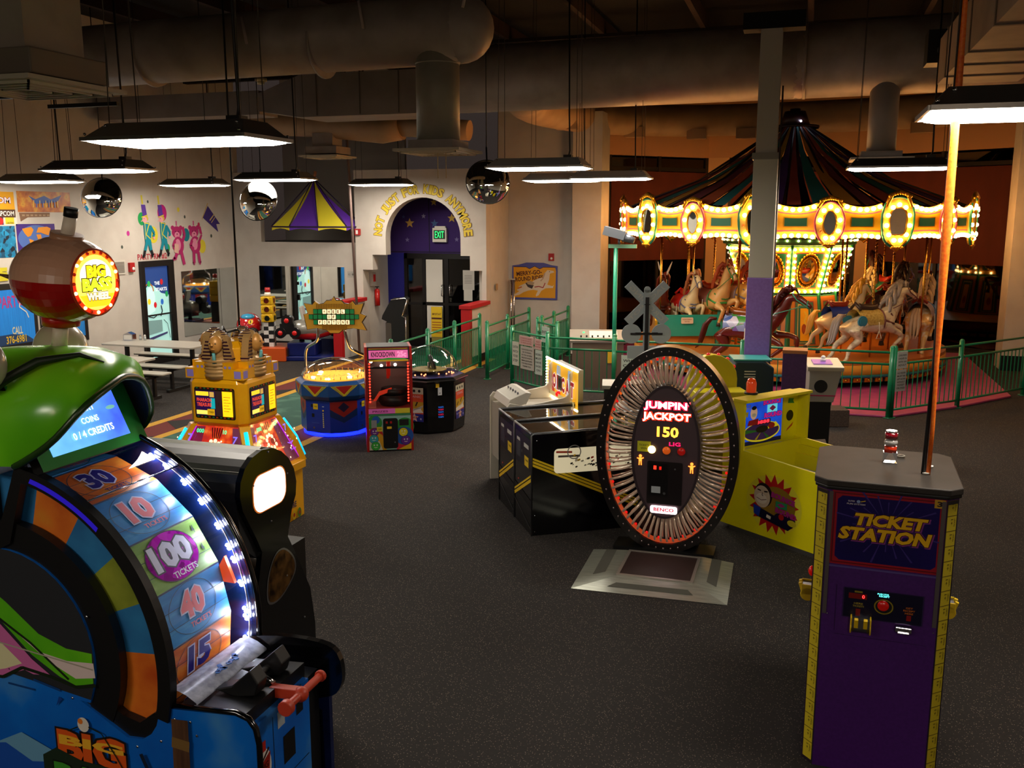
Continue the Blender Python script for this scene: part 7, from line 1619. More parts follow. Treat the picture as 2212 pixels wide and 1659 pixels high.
for k, c in enumerate('BOBCAT'): b.otext(c, -0.04 + k * 0.165, 1.15, 0.12, 0.17, M('#a81c2c', 0.4, emit=0.5), M('#f0e8d8', 0.4, emit=0.7), bold=0.05, ob=0.12)
b.rect(0.3, 0.44, 1.08, 1.24, M('#6a6448', 0.5)); b.rect(0.33, 0.41, 1.11, 1.21, BLACK); b.disc(0.36, 1.3, 0.05, M('#c8c8c0', 0.4, emit=0.4)); b.rect(-0.14, 0.88, 0.98, 1.03, M('#c8b47a', 0.4, emit=0.5))
b.obj('lit_sign', None, wg)
B().sph((0.83, 0.45, 1.02), 0.035, 14, 10).obj('red_beacon', M('#d81818', 0.2, emit=1.5), wg)
wbm = E('#fff0d0', 10)
for k in range(26): B().sph((0.838, 0.92 - k * 0.044, 1.375), 0.013, 6, 4).obj('bulb', wbm, wg)
for k in range(26): B().sph((0.838, 0.92 - k * 0.044, 0.945), 0.013, 6, 4).obj('bulb', wbm, wg)
for k in range(12): B().sph((0.838, 0.92, 0.97 + k * 0.034), 0.012, 6, 4).obj('bulb', wbm, wg)
# low open white box beyond
t = T('white_box', 'small pale box standing beyond the bulb-bordered sign', 'box', (-1.95, 10.6, 0), 0.2)
BX(-0.25, 0.25, -0.2, 0.2, 0, 1.05).obj('body', M('#3a3a3c', 0.5), t, bevel=0.01); BX(-0.27, 0.27, -0.22, 0.22, 1.05, 1.09).obj('lid', M('#b8b4a8', 0.5), t)

# ---- railroad crossing sign (seen from behind, lettering mirrored)
gs = M('#b0bcc0', 0.6); t = T('crossing_sign', 'grey railroad crossbuck sign with two round discs, its lettering seen reversed', 'sign', (-1.60, 9.85, 0), math.radians(17.5))
BX(-0.2, 0.2, -0.15, 0.15, 0, 1.25).obj('stand', BLACK, t)
B().box(-0.018, 0.018, -0.03, -0.01, 1.25, 2.16).box(-0.12, 0.12, -0.032, -0.01, 1.77, 1.785).box(-0.17, 0.17, -0.032, -0.01, 1.76, 1.78).box(-0.03, 0.03, -0.03, -0.012, 2.08, 2.088).obj('black_cross', BLACK, t)
BX(-0.035, 0.035, -0.01, 0.0, 1.25, 2.24).cyl((0, -0.01, 2.24), (0, 0, 2.24), 0.035, n=16).obj('mast', gs, t)
for s_ in (-1, 1):
    b = B().mat(gs); R = Matrix.Translation((0, 0.001 + 0.012 * (s_ > 0), 2.095)) @ Matrix.Rotation(s_ * math.radians(45), 4, 'Y')
    b.box(-0.29, 0.29, 0, 0.01, -0.05, 0.05); b.frame((0, 0.0, 0), (1, 0, 0), (0, 0, 1), 0.002, 0.0004)
    s = 'CROSSING' if s_ > 0 else 'JACK POT'
    b.text(s, 0, 0, 0.5, 0.05, M('#c8c8c0', 0.5), mirror=True, bold=0.01)
    b.bm.transform(R); b.obj('cross_arm', None, t)
for s_ in (-1, 1): B().cyl((s_ * 0.16, -0.008, 1.77), (s_ * 0.16, 0.0, 1.77), 0.105, n=28).obj('round_disc', gs, t)
b = B().mat(gs).box(-0.2, 0.2, -0.006, 0.002, 1.5, 1.64); b.frame((0, -0.006, 0), (1, 0, 0), (0, 0, 1), 0.002, 0.0004); b.text('BIG', 0.02, 1.58, 0.12, 0.06, M('#c8c8c0', 0.5), mirror=True); b.obj('name_plate', None, t)

# ================================================================== JUMPING JACKPOT RING
RX, RY, RZ = -1.105, 8.14, 0.945
jj = T('jackpot_ring', 'big upright oval jackpot ring with radial clear rods and red neon lettering', 'arcade game', (RX, RY, 0))
def ell(rx, rz, n=64): return [(rx * math.cos(2 * PI * i / n), rz * math.sin(2 * PI * i / n)) for i in range(n)]
def eband(b, o_, i_, y0, y1, n=96):
    A_, Bq = ell(*o_, n), ell(*i_, n); vs = []
    for a, c in zip(A_, Bq): vs.append([b.bm.verts.new((a[0], y0, RZ + a[1])), b.bm.verts.new((c[0], y0, RZ + c[1])), b.bm.verts.new((c[0], y1, RZ + c[1])), b.bm.verts.new((a[0], y1, RZ + a[1]))])
    vs.append(vs[0]); return b.skin(vs, False, False)
eband(B(), (0.632, 0.94), (0.55, 0.86), -0.09, 0.09).obj('outer_rim', M('#120c0c', 0.35), jj)
b = B()
for i in range(56):
    a = 2 * PI * i / 56; b.sph((0.59 * math.cos(a), -0.092, RZ + 0.90 * math.sin(a)), (0.009, 0.006, 0.011), 8, 4)
b.obj('rim_stud', M('#8a7a78', 0.2, 0.8), jj)
b = B(); b.face([(x * 0.345, 0.08, RZ - 0.02 + z * 0.56) for x, z in ell(1, 1)]); b.mat(BLACK)
eband(B(), (0.305, 0.605), (0.285, 0.585), -0.13, 0.06).obj('core_rim', M('#2a2024', 0.4), jj)
core = B().mat(M('#3c2e32', 0.45)).prism([(x * 0.295, RZ + z * 0.595) for x, z in ell(1, 1)], 0.18, (0, -0.125, 0), (1, 0, 0), (0, 0, 1), (0, 1, 0)).obj('centre_panel', None, jj)
rodm = M('#b89c84', 0.2, 0.25, emit=0.10, coat=0.6); redl, orl = E('#e01818', 0.9), E('#e06020', 0.9)
rg = B(); NR = 60
for i in range(NR):
    a = 2 * PI * (i + 0.5) / NR; c, s_ = math.cos(a), math.sin(a)
    p = [(0.29 * c, -0.03, 0.59 * s_), (0.34 * c, -0.075, 0.64 * s_), (0.41 * c, -0.092, 0.71 * s_), (0.49 * c, -0.088, 0.78 * s_), (0.53 * c, -0.06, 0.832 * s_), (0.552 * c, -0.02, 0.862 * s_)]
    q = B().tube([(x, y, RZ + z) for x, y, z in p], 0.0115, 8)
    q.tube([(x, y + 0.12, RZ + z) for x, y, z in p], 0.008, 6)
    q.obj('rod', rodm, jj)
for i in range(NR):
    a = 2 * PI * i / NR; c, s_ = math.cos(a), math.sin(a); deg = math.degrees(a)
    lit = (190 < deg < 350) or (30 < deg < 165)
    if not lit or (i % 2 and deg > 180): continue
    for r in ((0.535, 0.832),):
        B().sph((r[0] * c, 0.0, RZ + r[1] * s_), (0.012, 0.006, 0.014), 8, 4).obj('chase_light', redl if (190 < deg < 350 or i % 3) else orl, jj)
eband(B(), (0.552, 0.862), (0.548, 0.858), -0.05, 0.05).obj('glow_edge', M('#c8502c', 0.3, emit=0.5), jj)
b = B(); b.frame((0, -0.126, RZ), (1, 0, 0), (0, 0, 1), 0.0012, 0.0004)
b.otext("JUMPIN'", 0.0, 0.42, 0.40, 0.085, E('#fff0f0', 3.5), E('#ff1030', 3.5), bold=0.03, ob=0.13); b.otext('JACKPOT', 0.0, 0.32, 0.42, 0.085, E('#fff0e0', 3.5), E('#ff2810', 3.5), bold=0.03, ob=0.13)
b.text('150', 0.015, 0.19, 0.19, 0.095, E('#ffa030', 5), bold=0.03); b.text('LIG', 0.08, 0.085, 0.1, 0.035, E('#ff1850', 3)); b.rect(-0.25, -0.13, 0.0, 0.095, M('#a8a81c', 0.5)); b.text('TICKETS', -0.19, 0.06, 0.09, 0.018, M('#4a4a10', 0.5)); b.text('WIN', -0.19, 0.03, 0.06, 0.018, M('#4a4a10', 0.5))
b.rrect(-0.155, 0.155, -0.47, -0.08, 0.015, M('#140e10', 0.35)); b.rect(-0.14, 0.03, -0.40, -0.10, M('#0c0a0c', 0.3)); b.rect(0.04, 0.14, -0.40, -0.10, M('#181214', 0.3))
b.rect(-0.10, -0.075, -0.155, -0.12, E('#ff3020', 2.5)); b.rect(-0.05, -0.03, -0.155, -0.125, E('#c01810', 1.5)); b.rect(-0.115, -0.035, -0.37, -0.31, M('#9aa0a4', 0.25)); b.disc(0.0, -0.37, 0.012, STEEL); b.disc(0.09, -0.14, 0.008, STEEL)
for x in (-0.22, 0.235):
    y = -0.08 if x < 0 else -0.12; mm = E('#ff8030', 3)
    b.disc(x, y + 0.04, 0.014, mm); b.rect(x - 0.014, x + 0.014, y - 0.01, y + 0.025, mm); b.line([(x - 0.03, y + 0.02), (x, y + 0.01), (x + 0.03, y + 0.025)], 0.01, mm); b.line([(x - 0.008, y - 0.01), (x - 0.01, y - 0.045)], 0.01, mm); b.line([(x + 0.008, y - 0.01), (x + 0.01, y - 0.045)], 0.01, mm)
b.rrect(-0.12, 0.12, -0.555, -0.485, 0.02, E('#ffe0e4', 4)); b.text('BENCO', 0, -0.52, 0.18, 0.035, M('#c01830', 0.4, emit=1.0), bold=0.04)
b.obj('neon_lettering', None, core)
for x, c, e in ((-0.12, '#ffd080', 5), (0.01, '#b04a18', 0.8), (0.14, '#8a1410', 0.5)):
    B().sph((x, -0.135, RZ + 0.025), (0.036, 0.022, 0.036), 16, 8).obj('round_button', M(c, 0.25, emit=e), core)
B().box(-0.45, 0.45, -0.12, 0.14, 0, 0.04).obj('floor_foot', BLACK, jj)
B().box(-0.3, 0.3, 0.09, 0.5, 0, 0.35).obj('rear_base', BLACK, jj)
# jump pad
jp = T('jump_pad', 'low metal jump pad with dark square centre in front of the jackpot ring', 'platform', (-1.085, 7.49, 0))
alm = ramp_mat('brushed_alu', 6, [(0.3, '#8f948a'), (0.7, '#a8aca0')], rough=0.35, metal=0.6, vec=(1, 6, 1)); grip = M('#4a4a42', 0.9)
b = B().mat(alm); o4 = [(-0.62, -0.48, 0.004), (0.63, -0.44, 0.004), (0.61, 0.50, 0.004), (-0.64, 0.47, 0.004)]; i4 = [(-0.33, -0.2, 0.032), (0.36, -0.18, 0.032), (0.35, 0.49, 0.032), (-0.34, 0.465, 0.032)]
Vo = [b.bm.verts.new(p) for p in o4]; Vi = [b.bm.verts.new(p) for p in i4]
for i in range(4): b._f([Vo[i], Vo[(i + 1) % 4], Vi[(i + 1) % 4], Vi[i]])
b._f(Vi); b._f(list(reversed(Vo))); b.obj('metal_ramp', None, jp)
BX(-0.285, 0.305, -0.13, 0.43, 0.033, 0.038).obj('jump_plate', M('#2c1c1a', 0.5, bump=(200, 0.3)), jp, label='dark square jump plate')
b = B()
for x0, x1, y0, y1 in ((-0.31, 0.33, -0.155, -0.13), (-0.31, -0.285, -0.13, 0.43), (0.305, 0.33, -0.13, 0.43), (-0.31, 0.33, 0.43, 0.455)): b.box(x0, x1, y0, y1, 0.0325, 0.044)
b.obj('plate_frame', M('#b0a8a0', 0.3, 0.7), jp)
def onramp(p, q, r, s):  # patch between outer edge p-q and inner r-s
    return [Vector(x) for x in (p, q, r, s)]
b = B()
def patch(A_, Bq, Cc, D, u0, u1, v0, v1):
    A_, Bq, Cc, D = [Vector(x) for x in (A_, Bq, Cc, D)]; f = lambda u, v: A_.lerp(Bq, u).lerp(D.lerp(Cc, u), v) + Vector((0, 0, 0.002))
    b.face([f(u0, v0), f(u1, v0), f(u1, v1), f(u0, v1)])
patch(o4[0], o4[1], i4[1], i4[0], 0.17, 0.83, 0.35, 0.65); patch(o4[3], o4[0], i4[0], i4[3], 0.0, 0.75, 0.4, 0.72); patch(o4[1], o4[2], i4[2], i4[1], 0.25, 1.0, 0.4, 0.72)
b.obj('grip_tape', grip, jp)

# ================================================================== YELLOW MACHINE
ym = T('bounce_game', 'bright yellow bounce game with cartoon side art and lit blue backglass', 'arcade game', (-0.59, 8.94, 0), math.atan2(-0.61, 0.79))
yw = ramp_mat('yellow_paint', 3, [(0.3, '#f0e410'), (0.7, '#e4d80e')], rough=0.4); L = 1.28; Wd = 0.93
B().mat(yw).prism([(0, 0.04), (L, 0.04), (L, 0.76), (0.1, 0.81), (0.0, 0.81)], 0.025, (0, 0, 0), (1, 0, 0), (0, 0, 1), (0, 1, 0)).obj('side_panel', None, ym)
B().mat(yw).prism([(0, 0.04), (L, 0.04), (L, 0.76), (0.1, 0.81), (0.0, 0.81)], 0.025, (0, Wd - 0.025, 0), (1, 0, 0), (0, 0, 1), (0, 1, 0)).obj('side_panel', None, ym)
BX(L - 0.025, L, 0.025, Wd - 0.025, 0.04, 0.75).obj('end_panel', yw, ym); BX(0.0, L, 0.0, Wd, 0.0, 0.04).obj('kick_strip', M('#5a5854', 0.4, 0.5), ym)
BX(0.025, L - 0.025, 0.025, Wd - 0.025, 0.5, 0.52).obj('play_bed', M('#8a8a80', 0.35, emit=0.1), ym)
b = B().box(0.05, 0.09, 0.03, Wd - 0.03, 0.52, 0.8).box(0.09, L - 0.1, Wd - 0.06, Wd - 0.03, 0.52, 0.74).box(0.09, L - 0.1, Wd - 0.10, Wd - 0.06, 0.52, 0.66); b.obj('inner_bank', M('#dcd018', 0.4), ym)
b = B().cyl((0.75, 0.55, 0.52), (0.75, 0.55, 0.56), 0.1, n=20).cyl((0.4, 0.5, 0.52), (0.4, 0.5, 0.55), 0.08, n=20); b.obj('target_cup', M('#2a2a2a', 0.4), ym)
for x, y in ((0.95, 0.4), (0.88, 0.46)): B().sph((x, y, 0.56), 0.03, 12, 8).obj('lit_ball', E('#ffe0a0', 5), ym)
bb = B().mat(yw).box(-0.12, 0.0, 0.0, Wd + 0.03, 0.04, 1.27); bb.box(0.0, 0.13, 0.0, 0.02, 0.8, 1.27).box(0.0, 0.13, Wd - 0.0, Wd + 0.03, 0.76, 1.27).box(0.0, 0.16, -0.01, Wd + 0.03, 1.27, 1.295)
bb.obj('backbox', None, ym)
b = B(); b.frame((0.003, 0, 0), (0, 1, 0), (0, 0, 1), 0.0012, 0.0004)
blg = ramp_mat('backglass', 5, [(0.3, '#1a3ac0'), (0.7, '#1f5ad8')], rough=0.3, emit=0.7)
b.rect(0.10, 0.70, 0.80, 1.25, blg); b.rect(0.10, 0.70, 0.80, 0.84, M('#1a2460', 0.4)); b.rect(0.71, Wd, 0.78, 1.25, yw); b.disc(0.82, 1.03, 0.055, BLACK, ry=0.055)
b.poly([(0.78, 1.16), (0.88, 1.15), (0.86, 1.18), (0.87, 1.2), (0.79, 1.21)], M('#2a8a3a', 0.4)); b.poly([(0.77, 0.87), (0.86, 0.92), (0.88, 0.96), (0.79, 0.9)], M('#c84a20', 0.4))
b.otext('BOUNCE', 0.54, 1.205, 0.26, 0.05, M('#c01c80', 0.4, emit=0.6), M('#2a0a40', 0.5), bold=0.06, ob=0.1); b.rect(0.47, 0.62, 1.1, 1.18, E('#60c8d8', 0.8)); b.poly([(0.5, 1.14), (0.55, 1.17), (0.6, 1.14), (0.55, 1.11)], M('#c03080', 0.4)); b.otext('ROUND', 0.56, 1.075, 0.26, 0.05, M('#c01c80', 0.4, emit=0.6), M('#2a0a40', 0.5), bold=0.06, ob=0.1)
b.disc(0.40, 0.92, 0.27, M('#d8c828', 0.4, emit=0.4), ry=0.10, n=30); b.disc(0.40, 0.925, 0.255, M('#4a2880', 0.4), ry=0.088, n=30); b.poly([(0.4, 0.93), (0.66, 0.95), (0.6, 1.0)], M('#d8c828', 0.4, emit=0.4)); b.poly([(0.4, 0.93), (0.17, 0.96), (0.15, 0.92)], M('#2a8a3a', 0.4)); b.poly([(0.4, 0.93), (0.3, 0.85), (0.33, 0.845)], M('#d8c828', 0.4)); b.poly([(0.4, 0.93), (0.48, 0.845), (0.52, 0.85)], M('#2a8a3a', 0.4)); b.disc(0.4, 0.945, 0.09, BLACK, ry=0.035); b.disc(0.54, 0.965, 0.05, M('#c01c1c', 0.4), ry=0.03)
b.rect(0.30, 0.52, 0.995, 1.04, M('#500c10', 0.5)); b.text('8888', 0.41, 1.018, 0.19, 0.035, E('#ff3040', 2.2))
b.disc(0.27, 1.12, 0.05, M('#d8b090', 0.4, emit=0.3), ry=0.065); b.disc(0.27, 1.17, 0.035, M('#101420', 0.4), ry=0.02); b.disc(0.27, 1.1, 0.03, WHITE, ry=0.018); b.poly([(0.2, 1.05), (0.34, 1.06), (0.33, 1.0), (0.18, 1.0)], M('#b01c20', 0.4)); b.poly([(0.15, 1.14), (0.19, 1.14), (0.18, 1.09), (0.16, 1.09)], M('#d8c030', 0.4)); b.text('FUN FOR', 0.17, 1.2, 0.1, 0.02, M('#d8c828', 0.4)); b.text('EVERYONE', 0.17, 1.175, 0.1, 0.02, M('#d8c828', 0.4))
b.obj('backglass', None, ym)
b = B(); b.frame((0, 0, 0), (1, 0, 0), (0, 0, 1), 0.0012, 0.00035)
b.disc(0.52, 0.375, 0.32, M('#dcd234', 0.4), ry=0.27, n=36); b.star(0.52, 0.375, 0.29, 0.205, 17, M('#b01c1c', 0.4))
b.disc(0.56, 0.38, 0.21, M('#8a6a1c', 0.5), ry=0.17); b.disc(0.4, 0.44, 0.105, M('#20161a', 0.4), ry=0.115); b.disc(0.385, 0.42, 0.095, M('#c8b49a', 0.4), ry=0.105); b.disc(0.38, 0.4, 0.065, M('#d8ccb8', 0.4), ry=0.05); b.line([(0.32, 0.4), (0.38, 0.385), (0.44, 0.405)], 0.006, M('#5a3a30', 0.5)); b.line([(0.33, 0.48), (0.37, 0.475)], 0.012, BLACK); b.line([(0.41, 0.475), (0.45, 0.48)], 0.012, BLACK); b.line([(0.39, 0.46), (0.385, 0.435), (0.4, 0.43)], 0.006, BLACK)
b.poly([(0.3, 0.32), (0.42, 0.30), (0.6, 0.26), (0.78, 0.24), (0.7, 0.17), (0.5, 0.2), (0.34, 0.22)], M('#14142c', 0.4)); b.poly([(0.29, 0.33), (0.38, 0.31), (0.36, 0.22), (0.3, 0.24)], M('#1c3a9a', 0.4)); b.line([(0.45, 0.25), (0.5, 0.24)], 0.03, M('#d8ccb8', 0.4)); b.disc(0.66, 0.27, 0.12, M('#1a1230', 0.4), ry=0.05); b.disc(0.74, 0.25, 0.05, M('#c8b828', 0.4), ry=0.03); b.disc(0.62, 0.28, 0.03, M('#b01c1c', 0.4))
b.text('BOUNCE', 0.63, 0.455, 0.27, 0.055, M('#a02a78', 0.4), bold=0.07, rot=-0.12); b.rect(0.55, 0.68, 0.36, 0.42, M('#2a8a5a', 0.4)); b.poly([(0.57, 0.39), (0.615, 0.41), (0.66, 0.39), (0.615, 0.37)], M('#a02a78', 0.4)); b.text('ROUND', 0.67, 0.325, 0.24, 0.055, M('#a02a78', 0.4), bold=0.07, rot=-0.12)
b.obj('side_art', None, ym)
B().cyl((-0.06, 0.30, 1.295), (-0.06, 0.30, 1.315), 0.065, n=18).obj('beacon_base', BLACK, ym); B().lathe([(0.048, 0), (0.05, 0.09), (0.035, 0.13), (0.0, 0.14)], (-0.06, 0.30, 1.315), 18).obj('orange_beacon', M('#d8441c', 0.15, coat=0.5, emit=0.25), ym)

# ================================================================== TICKET STATION
ts = T('ticket_station', 'tall purple eight-cornered TICKET STATION kiosk with yellow ticket strips', 'kiosk', (0.475, 5.37, 0), math.radians(-2.5))
pur = ramp_mat('kiosk_purple', 60, [(0.3, '#4c1e70'), (0.7, '#431a64')], rough=0.45)
hx, hy, ch = 0.345, 0.38, 0.062
oc = [(-hx + ch, -hy), (hx - ch, -hy), (hx, -hy + ch), (hx, hy - ch), (hx - ch, hy), (-hx + ch, hy), (-hx, hy - ch), (-hx, -hy + ch)]
B().mat(pur).prism(oc, 1.59, (0, 0, 0.0), (1, 0, 0), (0, 1, 0), (0, 0, 1)).obj('cabinet', None, ts)
B().mat(M('#2e2823', 0.6, noise=(6, '#262019'))).prism([(x * 1.045, y * 1.045) for x, y in oc], 0.035, (0, 0, 1.61), (1, 0, 0), (0, 1, 0), (0, 0, 1)).mat(BLACK).prism([(x * 1.03, y * 1.03) for x, y in oc], 0.02, (0, 0, 1.59), (1, 0, 0), (0, 1, 0), (0, 0, 1)).obj('top_slab', None, ts, bevel=0.006)
chn = Vector((-1, -1, 0)).normalized()
tk = M('#c9b428', 0.45); tkd = M('#5a4c10', 0.5)
for k, (sx, sy) in enumerate(((-1, -1), (1, -1), (1, 1), (-1, 1))):
    n_ = Vector((sx, sy, 0)).normalized(); u = Vector((-n_.y, n_.x, 0)); c = Vector((sx * (hx - ch / 2), sy * (hy - ch / 2), 0))
    b = B(); b.frame(c, u, (0, 0, 1), 0.0012, 0.00035); b.rect(-0.042, 0.042, 0.0, 1.58, M('#2a2228', 0.4)); b.rect(-0.033, 0.033, 0.02, 1.56, tk)
    for q in range(19):
        z = 0.05 + q * 0.081; b.rect(-0.033, 0.033, z + 0.07, z + 0.074, tkd); b.text('+1', 0.0, z + 0.04, 0.03, 0.016, tkd, rot=PI / 2) if k < 2 else None; b.text('TICKET', 0.02, z + 0.035, 0.045, 0.01, tkd, rot=PI / 2) if k < 2 else None
        b.lay -= b.step * (3 if k < 2 else 1)
    b.obj('ticket_strip', None, ts, label='yellow strip printed with tickets')
for x in (-hx + ch + 0.002, hx - ch - 0.022): BX(x, x + 0.02, -hy - 0.008, -hy, 0.9, 1.58).obj('metal_strip', M('#7a7270', 0.35, 0.7), ts)
b = B(); b.frame((0, -hy, 0), (1, 0, 0), (0, 0, 1), 0.0012, 0.00035); b.u = Vector((1.13, 0, 0)); b.v = Vector((0, 0, 0.995))
dgr = ramp_mat('station_night', 2, [(0.3, '#150e4a'), (0.7, '#241066')], rough=0.3)
b.rect(-0.235, 0.25, 1.19, 1.595, M('#9a1a28', 0.35)); b.rect(-0.225, 0.24, 1.2, 1.585, M('#5a0c1c', 0.35)); b.rect(-0.22, 0.235, 1.205, 1.58, M('#a01c2a', 0.35))
q = [(-0.19, 1.215), (0.205, 1.215), (0.225, 1.235), (0.225, 1.55), (0.205, 1.57), (-0.19, 1.57), (-0.21, 1.55), (-0.21, 1.235)]; b.poly(q, dgr)
ry_m = M('#3c2c7c', 0.4)
for k in range(24):
    a = 2 * PI * k / 24; r0, r1 = 0.05, 0.15 + 0.04 * (k % 3); cx_, cz_ = 0.01, 1.42
    b.poly([(cx_ + r0 * math.cos(a), cz_ + r0 * math.sin(a)), (cx_ + r1 * math.cos(a - .02), cz_ + 0.9 * r1 * math.sin(a - .02)), (cx_ + r1 * math.cos(a + .02), cz_ + 0.9 * r1 * math.sin(a + .02))], ry_m); b.lay -= b.step
b.lay += b.step; b.disc(0.01, 1.41, 0.13, M('#3a1468', 0.4), ry=0.05)
for s, x, y, w_, h_ in (('TICKET', 0.02, 1.45, 0.31, 0.068), ('STATION', 0.0, 1.37, 0.39, 0.072)):
    b.text(s, x + 0.003, y - 0.004, w_ + 0.014, h_ + 0.012, M('#8a3a8a', 0.4), bold=0.1, shear=0.2); b.text(s, x, y, w_ + 0.008, h_ + 0.008, M('#3a1408', 0.4), bold=0.09, shear=0.2); b.text(s, x, y, w_, h_, M('#f4bc1c', 0.35), bold=0.05, shear=0.2)
b.text('SUPER', -0.15, 1.545, 0.03, 0.008, M('#c8c0d0', 0.4)); b.text('FUN SYSTEM', -0.13, 1.53, 0.08, 0.008, M('#c8c0d0', 0.4)); b.disc(-0.12, 1.545, 0.008, M('#8aa0d0', 0.4)); b.line([(-0.11, 1.545), (-0.09, 1.552)], 0.004, YEL)
b.rect(0.2, 0.245, 1.55, 1.595, M('#c89a28', 0.4)); b.text('3', 0.222, 1.572, 0.022, 0.028, M('#1a1020', 0.4), bold=0.04)
b.rect(-0.235, 0.25, 1.175, 1.185, M('#5a4a8a', 0.4))
b.rrect(-0.16, 0.19, 0.90, 1.07, 0.006, M('#3a2c58', 0.35, 0.4)); b.rect(-0.155, 0.185, 0.905, 1.065, M('#14102c', 0.3)); b.rect(-0.135, -0.055, 1.01, 1.04, M('#7a100c', 0.4)); b.rect(-0.11, -0.075, 1.045, 1.055, M('#8a7a20', 0.4)); b.text('0', -0.07, 1.025, 0.012, 0.02, E('#ff3030', 4)); b.text('HERE', -0.09, 0.985, 0.04, 0.01, M('#9a8a30', 0.4)); b.text('TICKETS', -0.09, 0.97, 0.05, 0.01, M('#9a8a30', 0.4)); b.rect(-0.1, -0.08, 0.915, 0.955, M('#7a1418', 0.4))
b.text('PUSH FOR', 0.015, 1.053, 0.05, 0.009, E('#60e8e0', 2.5)); b.text('RECEIPT', 0.02, 1.042, 0.045, 0.009, E('#60e8e0', 2.5)); b.disc(0.02, 0.985, 0.045, BLACK); b.annulus(0.02, 0.985, 0.036, 0.042, M('#8a7a20', 0.4))
b.text('GET', 0.13, 0.995, 0.03, 0.01, M('#c06a20', 0.4)); b.text('RECEIPT', 0.13, 0.98, 0.05, 0.01, M('#c06a20', 0.4)); b.text('HERE', 0.13, 0.965, 0.035, 0.01, M('#c06a20', 0.4)); b.rect(0.12, 0.14, 0.925, 0.955, M('#8a1418', 0.4))
b.line([(-0.19, 0.82), (-0.19, 1.08)], 0.002, M('#1c0c34', 0.4)); b.line([(-0.19, 0.8), (0.21, 0.8)], 0.002, M('#1c0c34', 0.4))
b.obj('front_artwork', None, ts)
B().sph((0.02, -hy - 0.008, 0.985), (0.03, 0.016, 0.03), 18, 8).obj('red_button', M('#a8140c', 0.25, coat=0.5, emit=0.2), ts)
b = B()
for x, z in ((-0.15, 1.06), (0.18, 1.06), (-0.04, 1.06), (0.075, 1.06), (-0.15, 0.91), (0.18, 0.91), (0.075, 0.91), (0.2, 0.915), (-0.255, 0.9), (0.27, 0.87)): b.sph((x, -hy - 0.004, z), (0.004, 0.003, 0.004), 8, 4)
b.obj('screw', CHROME, ts)
def slot(cx_, front=True, side=0):
    if side == 0: Rm = Matrix.Translation((cx_, -hy, 0.86))
    else: Rm = Matrix.Translation((side * hx, cx_, 0.86)) @ Matrix.Rotation(side * PI / 2, 4, 'Z')
    b = B().mat(STEEL); b.cyl((-0.045, -0.02, 0), (0.045, -0.02, 0), 0.035, n=16); b.box(-0.045, 0.045, -0.055, 0.0, 0.0, 0.045); b.bm.transform(Rm); o_ = b.obj('ticket_acceptor', None, ts)
    b = B()
    for sx in (-1, 1): b.cyl((sx * 0.045, -0.025, -0.002), (sx * 0.052, -0.025, -0.002), 0.04, n=16); b.cbox((sx * 0.023, -0.06, 0.03), (0.02, 0.02, 0.055), rx=0.3); b.cbox((sx * 0.048, -0.03, 0.025), (0.008, 0.06, 0.06))
    b.bm.transform(Rm); b.obj('yellow_guide', YEL, o_, bevel=0.003)
slot(-0.085)
slot(0.0, side=1); slot(0.0, side=-1)
B().cbox((0.125, -hy - 0.02, 0.875), (0.08, 0.035, 0.028)).cbox((0.125, -hy - 0.03, 0.86), (0.06, 0.03, 0.01)).obj('receipt_mouth', CHROME, ts, bevel=0.004)
B().sph((-hx - 0.01, 0.04, 0.97), (0.02, 0.03, 0.03), 12, 8).obj('red_button', M('#a8140c', 0.25, emit=0.4), ts)
# beacon on top
bc = T('beacon_lamp', 'little stacked red, clear and orange beacon on the ticket station', 'lamp', (0.50, 5.45, 1.647))
B().cyl((0, 0, 0.06), (0, 0, 0.095), 0.033, n=20).obj('orange_lens', M('#c8361c', 0.15, coat=0.5), bc); B().sph((0, 0, 0.115), (0.037, 0.037, 0.026), 20, 8).obj('clear_lens', M('#b8b4b0', 0.08, 0.3), bc); B().cyl((0, 0, 0.138), (0, 0, 0.168), 0.034, n=20).obj('red_lens', M('#7a1420', 0.15, coat=0.5), bc); B().cyl((0, 0, 0.168), (0, 0, 0.182), 0.03, n=20).obj('cap', CHROME, bc)
b = B()
for sx in (-1, 1): b.prism([(sx * 0.036, 0), (sx * 0.036, 0.06), (sx * 0.008, 0.06)], 0.05, (0, -0.025, 0), (1, 0, 0), (0, 0, 1), (0, 1, 0))
b.box(-0.036, 0.036, -0.03, 0.03, 0, 0.004).obj('bracket', CHROME, bc)
tag(B().tube([(0.57 + 0.022 * math.cos(t * PI / 8), 5.60 + 0.022 * math.sin(t * PI / 8), 1.652) for t in range(17)], 0.004, 6).obj('cable_ring', M('#8a8478', 0.5)), 'small pale ring left lying on the ticket station top', 'ring')
# whip pole with orange tape
wp = T('flag_pole', 'tall thin pole wrapped in orange tape rising from the ticket station', 'pole', (0.665, 5.25, 1.647))
B().tube([(-0.012, 0, 0.0), (-0.004, 0, 0.6), (-0.01, 0, 1.6), (-0.014, 0, 3.0)], [0.012, 0.009, 0.007, 0.006], 8).obj('rod', BLACK, wp)
tape = ramp_mat('orange_tape', 60, [(0.3, '#f05a14'), (0.7, '#ff8a28')], rough=0.45, bump=0.2)
B().tube([(0.012, 0, 0.0), (0.016, 0, 0.25), (0.008, 0, 0.6), (0.006, 0, 1.2), (0.006, 0, 1.9), (0.004, 0, 2.6), (0.002, 0, 3.0)], [0.012, 0.011, 0.014, 0.024, 0.02, 0.01, 0.008], 10).obj('tape_wrap', tape, wp)
B().cyl((0, 0, 0), (0, 0, 0.01), 0.02, n=12).obj('foot', M('#b0aca4', 0.4), wp)
